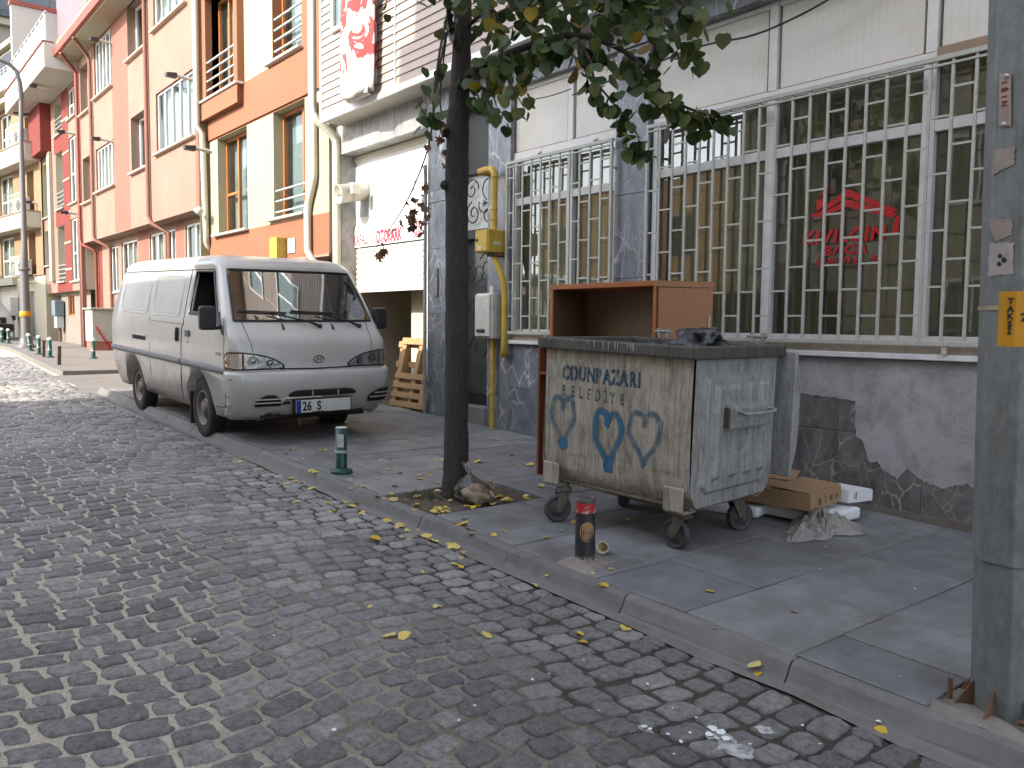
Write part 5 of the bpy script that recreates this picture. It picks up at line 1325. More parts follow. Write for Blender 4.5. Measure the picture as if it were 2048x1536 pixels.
def louvre(s0, s1, z, r=.009, off=.055, m_=VP):
    n = 8; MB().tube([surf(abs(s0 + (s1 - s0) * t / n), z, off, 1 if s0 + s1 > 0 else -1) for t in range(n + 1)], r, 6).build('bumper_louvre', m_, van, local=True)
slot(-.70, -.43, .455, .575); louvre(-.70, -.43, .492, .009); louvre(-.70, -.44, .53, .008)
slot(-.36, .42, .55, .615)
for sx in (-.10, .20): MB().tube([surf(abs(sx), .55, .056, 1 if sx > 0 else -1), surf(abs(sx), .605, .056, 1 if sx > 0 else -1)], .008, 5).build('bumper_louvre', VP, van, local=True)
slot(.60, .93, .44, .585); louvre(.62, .92, .49, .009); louvre(.68, .93, .535, .008)
MB().tube([surf(s, z, .052, -1) for s, z in ((.42, .50), (.40, .535), (.0, .535))], .012, 6).build('bumper_lip', VP, van, local=True)
slot(-.42, -.33, .47, .50)
# broken plastic on the right corner and scratches
for pts in ([(.97, .49), (.955, .46), (.975, .43), (.955, .40), (.93, .375)], [(1.0, .655), (1.0, .62)], [(1.02, .78), (1.05, .765), (1.07, .75)]):
    MB().tube([surf(min(s, 1.02), z, .05, 1) for s, z in pts], .008, 5).build('bumper_crack', VGAP, van, local=True)
for pts in ([(.99, .46), (.90, .455)], [(.97, .44), (.92, .438)], [(1.02, .56), (.93, .55)], [(.96, .405), (.92, .40)], [(.9, .745), (.93, .74)], [(.8, .748), (.81, .747)]):
    MB().tube([surf(s, z, .049, -1) for s, z in pts], .004, 4).build('bumper_scratch', VGAP, van, local=True)
ch = MB()
for (s, z, r_) in ((-.55, .345, .03), (-.52, .36, .02), (-.60, .335, .02), (-.42, .34, .025)): ch.lathe([(0, .004), (r_, 0)], surf(abs(s), z, .05, -1), (0, -1, 0), 7)
ch.build('bumper_chip', VGAP, van, local=True)
# underside beam
UB = mat('under_body_black', (.02, .018, .016), .9, .3, 5, .2, 40)
bx('underbody', UB, van, -.7, .7, -.9, 3.5, .26, .36, local=True); bx('cross_beam', UB, van, -.55, .60, -1.10, -1.02, .30, .36, .02, local=True)
MB().tube([(-.18, -1.08, .30), (-.18, -1.10, .22)], .016, 8).build('tow_eye', RUST, van, local=True)
# number plate
npl = bx('number_plate', mat('plate_white', (.56, .56, .55), .45, .05, 4, .02, 60, stain=(.3, .27, .24), stain_amt=.3), van, -.30, .34, -1.268, -1.260, .375, .51, .004, local=True)
bx('plate_holder', BLACK, van, -.315, .355, -1.260, -1.2, .365, .52, .004, local=True)
bx('plate_band', mat('plate_blue', (.012, .04, .24), .4, .05, 3, 0), npl, -.298, -.245, -1.2700, -1.2685, .377, .508, local=True)
text('plate_text', '26  S', .135, VGAP, npl, frame4(Vector((-.23, -1.2687, .398)), (1, 0, 0), (0, 0, 1)), off=.004, xs=.80, spacing=1.0)
bx('plate_bracket', BLACK, van, -.12, .02, -1.270, -1.2681, .373, .384, local=True)
# badge
bd = MB(); N = 28; cen = Vector((.02, 0, .935)); yy = surf(.02, .935, .006, 1).y
ring = [(cen.x + .062 * cos(2 * pi * k / N), yy, cen.z + .038 * sin(2 * pi * k / N)) for k in range(N + 1)]
CHR = mat('dull_chrome', (.22, .22, .23), .25, .1, 4, 0, metal=.9)
bd.tube(ring, .0055, 6)
for dx in (-.022, .022): bd.tube([(cen.x + dx - .008, yy, cen.z - .024), (cen.x + dx + .010, yy, cen.z + .026)], .0055, 6)
bd.tube([(cen.x - .022, yy, cen.z - .008), (cen.x, yy, cen.z + .002), (cen.x + .024, yy, cen.z + .008)], .0045, 6); bd.build('badge', CHR, van, local=True)
# headlights
HLD = mat('headlamp_black', (.02, .02, .02), .4, .1, 3, 0); HLC = mat('headlamp_reflector', (.55, .56, .58), .12, .3, 9, .6, 14, metal=.95, bdist=.03); AMB = mat('amber_lens', (.42, .20, .08), .2, .3, 9, .3, 20); CLR = mat('clear_ribbed_lens', (.55, .46, .38), .15, .2, 9, .5, 25)
LENS = glass_mat('lens_glass', (.9, .92, .93), .9, .10, .03, 0, .06)
TAPE = mat('dark_red_tape', (.10, .02, .018), .5, .3, 8, .1, 60)
for sd in (-1, 1):
    zt = lambda s: lerp_t(s, [(0.383, .868), (0.41, .90), (0.471, .935), (0.559, .967), (0.674, .992), (0.806, 1.008), (0.912, 1.012), (0.982, 1.0), (1.026, .96)])
    zb_ = lambda s: lerp_t(s, [(0.383, .850), (0.894, .846), (1.026, .87)])
    fr = patch(lambda s: zt(s) + .014, lambda s: zb_(s) - .012, 0.37, 1.035, .004, 18, 4, sd); h = fr.build('headlight', HLD, van, local=True)
    m_ = h.modifiers.new('t', 'SOLIDIFY'); m_.thickness = .006; m_.offset = 0
    patch(lambda s: zt(s) - .004, lambda s: zb_(s) + .004, 0.392, 0.793, .010, 12, 5, sd).build('reflector', HLC, h, local=True)
    for s0, r_ in ((0.7, .055), (0.524, .04)):
        c = surf(s0, .925 if s0 > .6 else .90, .012, sd); MB().lathe([(r_, .004), (r_ * .8, 0), (0, .012)], c, (sd * .15, -1, 0), 16).build('lamp_bowl', CHR, h, local=True)
    patch(lambda s: zt(s) - .004, lambda s: zb_(s) + .004, 0.81, 1.022, .010, 8, 4, sd).build('indicator', CLR, h, local=True)
    c = surf(0.965, .92, .013, sd); MB().lathe([(.03, 0), (.02, .006), (0, .008)], c, (sd, -.7, 0), 12).build('indicator_bulb', AMB, h, local=True)
    patch(lambda s: zt(s) - .002, lambda s: zb_(s) + .002, 0.39, 1.024, .017, 16, 5, sd).build('lens', LENS, h, local=True)
    if sd == -1:
        tp_ = [surf(s, zt(s) + .006, .012, sd) for s in (0.802, 0.85, 0.912, 0.965, 1.009)] + [surf(1.031, z, .012, sd) for z in (.95, .90, .86)] + [surf(s, zb_(s) - .004, .012, sd) for s in (0.982, 0.894, 0.802)] + [surf(0.802, z, .014, sd) for z in (.9, 1.0)]
        MB().tube(tp_, .011, 6).build('red_tape', TAPE, h, local=True)
# wheels
tyre = MB().lathe([(.205, -.075), (.225, -.088), (.28, -.095), (.315, -.085), (.332, -.07), (.336, -.03), (.336, .03), (.332, .07), (.315, .085), (.28, .095), (.225, .088), (.205, .075)], (0, 0, 0), (1, 0, 0), 40).mesh('tyre', RUB)
rimb = MB(); rimb.lathe([(.21, .07), (.20, .085), (.185, .075), (.17, .03), (.15, .015), (.115, .03), (.10, .055), (.075, .062), (.07, .075), (.03, .08), (0, .08)], (0, 0, 0), (1, 0, 0), 32)
for k in range(10):
    a = 2 * pi * k / 10; rimb.lathe([(.015, .002), (0, .004)], (.028, .135 * cos(a), .135 * sin(a)), (1, 0, 0), 8, 1)
for k in range(5):
    a = 2 * pi * k / 5; rimb.lathe([(.011, 0), (.011, .018), (0, .018)], (.056, .085 * cos(a), .085 * sin(a)), (1, 0, 0), 6)
rim_ = rimb.mesh('rim', [RIM, VGAP])
for yc in (.03, 2.62):
    for sd in (-1, 1):
        wl_ = empty('wheel', (sd * .765, yc, .316)); wl_.parent = van; wl_.location = (sd * .765, yc, .316); wl_.rotation_euler = (0, 0, 0 if sd > 0 else pi)
        link('tyre', tyre, wl_); link('rim', rim_, wl_)
    MB().tube([(-.7, yc, .316), (.7, yc, .316)], .05, 8).build('axle', UB, van, local=True)
# inside
bx('dashboard', VDARK, van, -.80, .80, -.86, -.52, .8, 1.30, .05, local=True); bx('cab_floor', VDARK, van, -.8, .8, -.9, .6, .55, .6, local=True)
for sx in (-.42, .42):
    st = MB(); st.box(sx - .25, sx + .25, -.05, .42, .75, .90); st.box(sx - .25, sx + .25, .36, .50, .90, 1.42); st.box(sx - .13, sx + .13, .40, .49, 1.44, 1.64); st.build('seat', VDARK, van, .04, 2, local=True)
MB().tube([(.42 + .19 * cos(t), -.38 + .10 * sin(t) * .6, 1.28 + .16 * sin(t) * .8) for t in [k * pi / 12 for k in range(25)]], .014, 6).build('steering_wheel', VDARK, van, local=True)
bx('cab_partition', VDARK, van, -.74, .74, .60, .63, .6, 1.84, local=True)
MB().tube([(.64, -.52, 1.80), (.70, -.60, 1.74), (.72, -.66, 1.64), (.70, -.70, 1.60)], .012, 6).build('grab_handle', VDARK, van, local=True)
bx('rear_view_mirror', VDARK, van, -.02, .16, -.50, -.48, 1.74, 1.80, .01, local=True)
MB().tube([(.02, -.6, 1.72), (.02, -.6, 1.5)], .004, 4).build('hanging_charm', VDARK, van, local=True)
MB().tube([sidept(-.5, 1.86, .01, 1), sidept(-.30, 2.0, .06, 1)], .003, 4).build('aerial', BLACK, van, local=True)
# ------------------------------------------------------------------ street furniture and rubbish
# dumpster: galvanised body on four castors, seen from its long dirty side
def dirty_galv(name, base, rust, amt, tint):
    mt, nt, bs = nodes_of(name); v = coords(nt)
    vo = nd(nt, 'ShaderNodeTexVoronoi'); vo.inputs['Scale'].default_value = 26; nt.links.new(v, vo.inputs['Vector'])
    c = mix(nt, vo.outputs['Color'], sc(base, .82), sc(base, 1.18)); 
    c = mix(nt, .35, c, base)
    vs_ = coords(nt, (7, 7, 1.1))
    n1 = noise(nt, vs_, 2.2, 8, .7)
    c = mix(nt, ramp(nt, n1, [(.50 - amt * .35, 0), (.70 - amt * .2, amt)]), c, tint)
    n2 = noise(nt, coords(nt, (2.2, 2.2, 1)), 4, 9, .78, .4)
    c = mix(nt, ramp(nt, n2, [(.48, 0), (.66, .85)]), c, rust)
    n3 = noise(nt, coords(nt, (24, 24, 2.0)), 2.0, 6, .75)
    c = mix(nt, ramp(nt, n3, [(.46, 0), (.66, .75 * amt + .15)]), c, sc(rust, .45))
    c = mix(nt, ramp(nt, noise(nt, v, 60, 4, .7), [(.62, 0), (.72, .5 * amt)]), c, sc(rust, .35))
    nt.links.new(c, bs.inputs['Base Color']); bs.inputs['Roughness'].default_value = .55 + .25 * amt; bs.inputs['Metallic'].default_value = .35 * (1 - amt)
    bump(nt, bs, math_(nt, 'ADD', noise(nt, v, 28, 6, .7), math_(nt, 'MULTIPLY', noise(nt, v, 3.5, 3, .5), 1.5)), .28, .006); return mt
GDIRT = dirty_galv('grimy_galvanised', (.36, .335, .29), (.14, .11, .085), .62, (.40, .345, .27))
GALV = dirty_galv('galvanised_steel', (.37, .37, .365), (.15, .148, .14), .42, (.21, .208, .195))
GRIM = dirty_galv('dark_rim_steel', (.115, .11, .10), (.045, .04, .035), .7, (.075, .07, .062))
ANG = radians(6)
BL, BW = 1.24, 1.02
bin_ = empty('dumpster', (4.02, 3.25, zp(3.25)), 'dirty galvanised dumpster on castors with blue stencilled lettering and sprayed hearts', 'dumpster', rot=(radians(1.7), 0, ANG))
# local frame: x 0..BW away from the street side, y 0..BL along the pavement, z up; floor at .27
def wallpt(u):  # cross-section of the body seen from the end: u runs along one side, over the floor, up the other
    pass
prof_b = []
for k in range(7):
    a = k / 6 * pi / 2; prof_b.append((.02 + .16 * (1 - cos(a)) - .0, .43 - .16 * sin(a)))
side_l = [(0, 1.24), (.002, 1.0), (.006, .75), (.012, .55)] + [(x, z) for x, z in prof_b]
outline = side_l + [(BW - x, z) for x, z in side_l[::-1]]
def loop_at(y, inset=0.0): return [(x + (inset if x < BW / 2 else -inset), y, z) for x, z in outline]
def binx(y, z):
    if z < .43: t = .02 + .16 * (1 - sqrt(max(0, 1 - ((.43 - z) / .16) ** 2)))
    else: t = lerp_t(z, [(.43, .02), (.55, .012), (.75, .006), (1.24, 0)])
    k = 0
    for c in (.20, .42, .64, .86, 1.06):
        d = abs(y - c); e = max(0, 1 - max(0, d - .035) / .022) if d < .06 else 0
        k = max(k, e * max(0, min(1, (z - .335) / .03)) * max(0, min(1, (.72 - z) / .10)))
    return t + .009 * k + .004 * sin(y * 9 + z * 5) * (z > .5)
mb = MB()
def longside(x_of, flip):
    ny, nz = 110, 80
    def P(u, v):
        y = .012 + (BL - .024) * u; z = .30 + (1.24 - .30) * v
        # outline x at height
        t = 0
        if z < .43: t = .02 + .16 * (1 - sqrt(max(0, 1 - ((.43 - z) / .16) ** 2)))
        else: t = lerp_t(z, [(.43, .02), (.55, .012), (.75, .006), (1.24, 0)])
        t = binx(y, z)
        return (t if not flip else BW - t, y, z)
    mb.grid(P, ny, nz)
longside(0, False)
front_m = mb.build('street_side', GDIRT, bin_, local=True)
mb = MB(); longside(0, True); mb.build('back_side', GALV, bin_, local=True)
def endside(y0, sgn):
    mb = MB()
    def P(u, v):
        z = .30 + (1.24 - .30) * v
        t = .02 + .16 * (1 - sqrt(max(0, 1 - ((.43 - z) / .16) ** 2))) if z < .43 else .008
        x = t + (BW - 2 * t) * u
        d = 0
        X = u * BW
        # raised frame and ribs
        def ridge(dist, w): return max(0, 1 - abs(dist) / w)
        fr = 0
        if .10 < X < .93 and .38 < z < 1.135:
            ex = min(X - .10, .93 - X); ez = min(z - .38, 1.135 - z)
            rr = min(ex, ez) if not (ex < .07 and ez < .07) else .07 - sqrt((.07 - ex) ** 2 + (.07 - ez) ** 2)
            fr = min(1, max(0, rr) / .02)
        d += .028 * fr
        for c, zt in ((.235, 1.07), (.43, 1.07), (.62, 1.08), (.80, 1.085)):
            e = min(1, max(0, .052 - abs(X - c)) / .018) * min(1, max(0, zt - z) / .02) * min(1, max(0, z - .47) / .02)
            d += .028 * e
        r = sqrt(((X - .525)) ** 2 + ((z - .70) * .82) ** 2)
        if r < .125: d = max(d, .014 + .012 * min(1, (.125 - r) / .012)) if r > .085 else .022
        return (x, y0 + sgn * d, z)
    mb.grid(P, 130, 120); return mb
endside(0, -1).build('end_panel', GALV, bin_, local=True); endside(BL, 1).build('end_panel', GDIRT, bin_, local=True)
mb = MB(); mb.box(.08, BW - .08, .02, BL - .02, .275, .31); mb.build('floor', GDIRT, bin_, .02, local=True)
mb = MB()
def cyl_edge(x_, sg):
    mb.grid(lambda u, v: (x_ + sg * .16 * (1 - cos(v * pi / 2)), BL * u, .43 - .155 * sin(v * pi / 2)), 20, 8)
mb = MB(); mb.grid(lambda u, v: (.02 + .165 * (1 - cos(v * pi / 2)), BL * u, .43 - .157 * sin(v * pi / 2)), 16, 8); mb.grid(lambda u, v: (BW - .02 - .165 * (1 - cos(v * pi / 2)), BL * u, .43 - .157 * sin(v * pi / 2)), 16, 8)
mb.build('bottom_curve', GDIRT, bin_, local=True)
# inner skin so the inside reads as a dark tub
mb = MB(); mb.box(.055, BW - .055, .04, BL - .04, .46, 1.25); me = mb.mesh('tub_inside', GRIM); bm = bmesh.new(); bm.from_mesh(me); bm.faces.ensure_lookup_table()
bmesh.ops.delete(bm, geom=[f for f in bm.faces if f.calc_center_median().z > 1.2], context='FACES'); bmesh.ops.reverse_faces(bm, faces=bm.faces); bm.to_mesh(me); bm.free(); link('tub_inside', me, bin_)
# rim
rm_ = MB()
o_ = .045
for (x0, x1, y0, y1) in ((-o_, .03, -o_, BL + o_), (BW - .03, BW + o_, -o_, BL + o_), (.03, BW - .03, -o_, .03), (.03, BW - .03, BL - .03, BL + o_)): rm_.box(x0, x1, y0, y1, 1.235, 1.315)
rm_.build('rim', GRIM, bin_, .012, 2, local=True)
for yy in (.18, .98): MB().prism([(BW + .03, yy - .05, 1.315), (BW + .06, yy - .06, 1.37), (BW + .03, yy - .06, 1.39)], (0, .03, 0)).build('hinge_lug', GALV, bin_, .004, local=True); MB().prism([(BW + .03, yy + .05, 1.315), (BW + .06, yy + .06, 1.37), (BW + .03, yy + .06, 1.39)], (0, -.03, 0)).build('hinge_lug', GALV, bin_, .004, local=True); MB().tube([(BW + .04, yy - .07, 1.365), (BW + .04, yy + .08, 1.365)], .013, 8).build('hinge_pin', GALV, bin_, local=True)
# open lid hanging down behind
ld = MB()
def lid(u, v):
    a = (u - .5) * 2; return (BW + .075 + .10 * (1 - abs(a) ** 3.5), -.10 + (BL + .16) * (u if False else v), 1.27 - .86 * u)
ld.grid(lid, 18, 4); ld.add([lid(k / 18, 0) for k in range(19)], [tuple(range(19))]); ld.add([lid(k / 18, 1) for k in range(19)], [tuple(range(19))[::-1]])
ld.box(BW + .055, BW + .085, -.115, BL + .08, .40, 1.27)
lid_o = ld.build('lid', GALV, bin_, .006, local=True)
MB().tube([(BW + .17, -.02, .86), (BW + .235, -.02, .84), (BW + .235, -.02, .62), (BW + .17, -.02, .60)], .011, 8).build('lid_handle', GALV, lid_o, local=True)
# lifting pocket and bar handle on the end
pk = MB(); pk.prism([(.27, -.028, .965), (.27, -.10, .93), (.27, -.105, .80), (.27, -.095, .79), (.27, -.028, .80)], (.50, 0, 0)); pk.build('lifting_pocket', GALV, bin_, .006, local=True)
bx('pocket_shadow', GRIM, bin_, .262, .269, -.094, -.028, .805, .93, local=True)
MB().tube([(.36, -.10, .905), (.345, -.15, .90), (.36, -.165, .895), (.55, -.168, .89), (.72, -.165, .895), (.755, -.145, .90), (.74, -.10, .905)], .012, 8).build('bar_handle', GALV, bin_, local=True)
# castors with brackets
WHL = mat('castor_rubber', (.045, .047, .05), .7, .25, 6, .15, 60, stain=(.14, .13, .12), stain_amt=.5, sscale=7)
def castor(px, py, yaw, front):
    c = empty('castor'); c.parent = bin_; c.location = (px, py, 0); c.rotation_euler = (0, 0, yaw)
    R = .10
    MB().lathe([(.0, -.028), (.05, -.03), (.055, -.02), (.078, -.02), (.085, -.028), (.094, -.024), (R, -.012), (R, .012), (.094, .024), (.085, .028), (.078, .02), (.055, .02), (.05, .03), (0, .028)], (.045, 0, R), (0, 1, 0), 28).build('castor_wheel', WHL, c, local=True)
    f = MB()
    for s_ in (-1, 1): f.prism([(.03, s_ * .036, R - .02), (.065, s_ * .036, R - .02), (.05, s_ * .036, .225), (-.045, s_ * .036, .225)], (0, s_ * .007, 0))
    f.box(-.05, .055, -.043, .043, .215, .228); f.tube([(.045, -.055, R), (.045, .055, R)], .013, 8); f.lathe([(.055, .228), (.055, .25), (.035, .255), (.035, .28)], (0, 0, 0), (0, 0, 1), 14)
    f.build('castor_fork', mat_fork, c, .003, local=True)
    return c
mat_fork = dirty_galv('castor_steel', (.16, .15, .13), (.06, .045, .035), .8, (.11, .085, .065))
for (px, py, yaw) in ((.13, .12, radians(86)), (.07, 1.08, radians(150)), (.84, .16, radians(-25)), (.83, 1.10, radians(200))): castor(px, py, yaw, px < .5)
for (a, b, y) in ((-.012, .005, .035), (-.012, .005, BL - .17)):
    k = MB(); k.box(a, b, y, y + .15, .275, .43); k.box(b, .16, y, y + .15, .262, .275); k.build('corner_plate', GDIRT, bin_, .006, local=True)
for y in (.06, BL - .19): bx('corner_plate', GDIRT, bin_, BW - .16, BW - .0, y, y + .13, .262, .28, local=True)
# stencilled lettering and hearts
STEN = paint_mat('stencil_paint', (.012, .055, .095), .62, 26, .8, (1.5, 1.5, .7)); STEN2 = paint_mat('stencil_paint_dark', (.014, .045, .07), .50, 24, .8, (1.5, 1.5, .7)); HRT = paint_mat('blue_spray', (.03, .12, .20), .72, 12, .8, (1, 1, .6), uvfade=True); HRT2 = paint_mat('faded_blue_spray', (.05, .125, .18), .5, 12, .8, (1, 1, .6), uvfade=True)
def onbin(y, z): return frame4(Vector((0, y, z)), (0, -1, .0), (0, 0, 1))
def hug(o, off=.0016):
    for v in o.data.vertices: v.co.x = binx(v.co.y, v.co.z) - off
    return o
for i, ch in enumerate('ODUNPAZARI'):
    hug(text('stencil_letter', ch, .135, STEN, bin_, onbin(1.075 - [0, .072, .148, .222, .298, .366, .436, .506, .580, .648][i], 1.03), off=.007, xs=.70, extrude=0))
for y in (1.045, .972, .895, .745, .60, .49): hug(MB().box(-.0024, -.0018, y - .004, y + .004, 1.02, 1.15).build('stencil_bridge', GDIRT, bin_, local=True), .0022)
for i, ch in enumerate('BELEDİYE'):
    hug(text('stencil_letter', ch, .105, STEN2, bin_, onbin(1.078 - [0, .085, .158, .232, .305, .385, .432, .515][i], .915 - .002 * i), off=.004, xs=.62, extrude=0))
def heart(yc, zc, w_, h, mt, wid, name='sprayed_heart', a0=0, a1=1):
    pts = []
    for k in range(81):
        a = (a0 + (a1 - a0) * k / 80) * 2 * pi
        x = sin(a) ** 3; z = (13 * cos(a) - 5 * cos(2 * a) - 2 * cos(3 * a) - cos(4 * a)) / 15
        pts.append((yc - x * w_ / 2 + .008 * sin(k * .5), zc + z * h / 2 + .006 * sin(k * .37)))
    mb = MB(); n = len(pts); vs = []; uvs = []
    for i, (y, z) in enumerate(pts):
        p = pts[max(i - 1, 0)]; q = pts[min(i + 1, n - 1)]; dx, dz = q[0] - p[0], q[1] - p[1]; l = sqrt(dx * dx + dz * dz) or 1
        nx, nz = -dz / l * wid / 2, dx / l * wid / 2
        for j in range(5):
            s_ = (j - 2) / 2; yy, zz_ = y + nx * s_, z + nz * s_; vs.append((binx(yy, zz_) - .0018, yy, zz_)); uvs.append((i / n, j / 4))
    fs = [(i * 5 + j, i * 5 + j + 1, (i + 1) * 5 + j + 1, (i + 1) * 5 + j) for i in range(n - 1) for j in range(4)]
    mb.add(vs, fs); me = mb.mesh(name, mt); uvl = me.uv_layers.new(name='UVMap')
    for lp in me.loops: uvl.data[lp.index].uv = uvs[lp.vertex_index]
    return link(name, me, bin_)
heart(1.06, .755, .21, .36, HRT2, .06, a0=.04, a1=1.02)
heart(.66, .685, .22, .40, HRT, .06, a0=-.03, a1=1.03)
heart(.36, .72, .25, .36, HRT2, .055, a0=.1, a1=1.0)
def daub(y, z, w_, h, mt):
    pts = [(y + w_ * cos(k / 12 * 2 * pi) * (1 + .2 * sin(k * 2.7)), z + h * sin(k / 12 * 2 * pi)) for k in range(12)]
    hug(MB().add([(0, a, b) for a, b in pts], [tuple(range(12))]).build('paint_daub', mt, bin_, local=True), .003)
HR3 = paint_mat('blue_spray_solid', (.03, .115, .22), .8, 14, .8)
daub(1.06, .575, .05, .045, HR3); daub(.655, .47, .04, .075, HR3); daub(.665, .80, .022, .06, HR3)
drip = MB(); Rd = random.Random(12)
for k in range(13):
    y = Rd.uniform(.4, 1.0); h = Rd.uniform(.02, .06); drip.tube([(-.0465, y, 1.31), (-.047, y + Rd.uniform(-.005, .005), 1.31 - h)], [.0035, .0015], 4)
drip.build('white_drips', PIPEW, bin_, local=True)
# black bag lying on top of the rubbish in the dumpster
def blob(rx_, ry_, rz_, seed, rough=.22, n=20, m_=14, flat=.0):
    R = random.Random(seed); ph = [R.uniform(0, 6) for _ in range(8)]; mb = MB()
    def P(u, v):
        a = u * 2 * pi; b = (v - .5) * pi
        k = 1 + rough * (sin(3 * a + ph[0] + 2 * b) * .5 + sin(5 * a + ph[1] - 3 * b) * .35 + sin(9 * a + ph[2] + 7 * b) * .22 + sin(4 * b + ph[3]) * .3) * cos(b)
        z = sin(b) * rz_ * k
        return (cos(b) * cos(a) * rx_ * k, cos(b) * sin(a) * ry_ * k, max(z, -flat) if flat else z)
    mb.grid(P, n, m_); return mb
BAG = mat('black_bin_bag', (.022, .023, .028), .28, .2, 4, .35, 14, bdist=.03, spec=.6)
o = blob(.24, .17, .10, 3, .45, 30, 20).build('bin_bag', BAG); o.location = (4.58, 3.62, 1.50); o.rotation_euler = (0, .1, .7)
tag(o, 'crumpled black bin bag showing above the rim of the dumpster', 'bag')
o = blob(.10, .07, .05, 5, .5, 20, 14).build('bin_bag', BAG); o.location = (4.38, 3.80, 1.475); tag(o, 'small end of black plastic beside the big bag in the dumpster', 'bag')
fill = blob(.42, .52, .2, 9, .3, 24, 12).build('rubbish_heap', BAG); fill.location = (4.46, 3.9, 1.25); tag(fill, 'rubbish heap filling the inside of the dumpster', 'rubbish')

# wooden cabinet behind it
def wood(name, col, dark, sc_=(1, 1, .12), rough=.5):
    mt, nt, bs = nodes_of(name); v = coords(nt, sc_)
    n = noise(nt, v, 55, 6, .7, .3); c = mix(nt, ramp(nt, n, [(.3, 0), (.7, 1)]), dark, col)
    c = mix(nt, ramp(nt, noise(nt, coords(nt), 3, 6, .6), [(.5, 0), (.8, .35)]), c, sc(dark, .7))
    nt.links.new(c, bs.inputs['Base Color']); bs.inputs['Roughness'].default_value = rough; bump(nt, bs, n, .1, .003); return mt
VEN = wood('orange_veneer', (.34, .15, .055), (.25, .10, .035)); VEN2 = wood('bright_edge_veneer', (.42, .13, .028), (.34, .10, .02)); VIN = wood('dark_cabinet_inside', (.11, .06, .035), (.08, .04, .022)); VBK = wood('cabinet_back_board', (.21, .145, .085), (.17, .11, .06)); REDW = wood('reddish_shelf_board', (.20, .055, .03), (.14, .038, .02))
cz = zp(5.0)
cab = empty('wooden_cabinet', (5.2, 5.03, cz), 'orange-brown wooden cabinet with open front, standing behind the dumpster', 'cabinet')
T = .035; c0, c1, d0, d1, ct = 5.0, 5.44, 4.40, 5.66, 1.975
bx('side_panel', VEN2, cab, c0, c1, d1 - T, d1, cz, ct - .045, .002); bx('side_panel', VEN2, cab, c0, c1, d0, d0 + T, cz, ct - .045, .002)
bx('top_panel', VEN2, cab, c0 - .006, c1, d0 - .006, d1 + .002, ct - .044, ct, .003)
bx('back_panel', VBK, cab, c1 - .012, c1, d0 + T, d1 - T, cz, ct - .044); bx('shelf', VEN, cab, c0 + .02, c1 - .012, d0 + T, d1 - T, 1.16, 1.19); bx('shelf', VEN, cab, c0 + .02, c1 - .012, d0 + T, d1 - T, cz + .04, cz + .07)
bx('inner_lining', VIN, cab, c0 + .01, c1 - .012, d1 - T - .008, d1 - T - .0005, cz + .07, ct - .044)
dv = Vector((.9, -.436, 0)); hp = Vector((5.0, 4.395, 0))
def dpt(t, z, n_): q = hp + dv * t + Vector((-.436, -.9, 0)) * n_; return (q.x, q.y, z)
dd = MB()
def slabq(t0, t1, z0, z1, n0, n1):
    v = [dpt(t0, z0, n0), dpt(t1, z0, n0), dpt(t1, z0, n1), dpt(t0, z0, n1), dpt(t0, z1, n0), dpt(t1, z1, n0), dpt(t1, z1, n1), dpt(t0, z1, n1)]
    dd.add(v, [(0, 3, 2, 1), (4, 5, 6, 7), (0, 1, 5, 4), (1, 2, 6, 5), (2, 3, 7, 6), (3, 0, 4, 7)])
slabq(.01, .47, cz + .05, ct - .055, 0, .022); do_ = dd.build('open_door', VEN, cab, .002)
dd = MB(); slabq(-.01, .475, ct - .05, ct - .004, -.005, .03); dd.build('door_edge', VEN, do_)
dd = MB(); slabq(.43, .445, 1.58, 1.70, .022, .036); dd.build('door_handle', mat('pale_handle', (.4, .38, .34), .4, .1, 3, 0), do_)
bx('base_side', REDW, cab, 4.885, c0 - .001, d1 - .0, d1 + .028, cz, 1.46, .002); bx('base_side', REDW, cab, 4.885, c0 - .001, d0, d0 + .03, cz, 1.46, .002)
for z in (cz + .0, 1.17, 1.432): bx('base_shelf', REDW, cab, 4.89, c0 - .001, d0 + .031, d1 - .001, z, z + .026)
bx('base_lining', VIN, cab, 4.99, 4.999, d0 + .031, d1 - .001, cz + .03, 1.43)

# bollards
GRN = mat('dark_green_paint', (.012, .058, .048), .35, .2, 5, .05, 60); GRB = mat('grey_band_paint', (.30, .31, .31), .5, .1, 4, .05, 60)
def bollard_parts(r, cap):
    MB().lathe([(.095, 0), (.098, .012), (.095, .03), (.06, .038), (.052, .045)], (0, 0, 0), n=20).build('base_flange', GRN, r, local=True)
    MB().lathe([(.050, .03), (.050, .40 if not cap else .44), (0, .40 if not cap else .44)], (0, 0, 0), n=20).build('post', GRN, r, local=True)
    MB().lathe([(.051, .175), (.060, .180), (.060, .200), (.051, .205)], (0, 0, 0), n=20).build('ring', GRB, r, local=True)
    if cap: MB().lathe([(.053, .43), (.058, .44), (.056, .47), (.038, .50), (0, .51)], (0, 0, 0), n=20).build('dome_cap', mat('white_cap' + r.name, (.6, .6, .58), .4, .05, 3, 0), r, local=True)
    else: MB().lathe([(.0505, .402), (.052, .406), (.048, .41), (0, .409)], (0, 0, 0), n=20).build('cut_top', mat('bare_metal_top', (.5, .5, .47), .6, .15, 6, .1, 50), r, local=True)
p = ong(683, 946, zp)
gb = empty('green_bollard', (p.x, p.y, zp(p.y) + .001), 'dark green bollard without its cap, with a white sticker, beside the van', 'bollard', 'green bollards')
bollard_parts(gb, False)
st = MB(); st.grid(lambda u, v: (.0512 * cos(radians(205 + u * 60)), .0512 * sin(radians(205 + u * 60)), .235 + v * .115), 6, 1); so_ = st.build('sticker', PIPEW, gb, local=True)
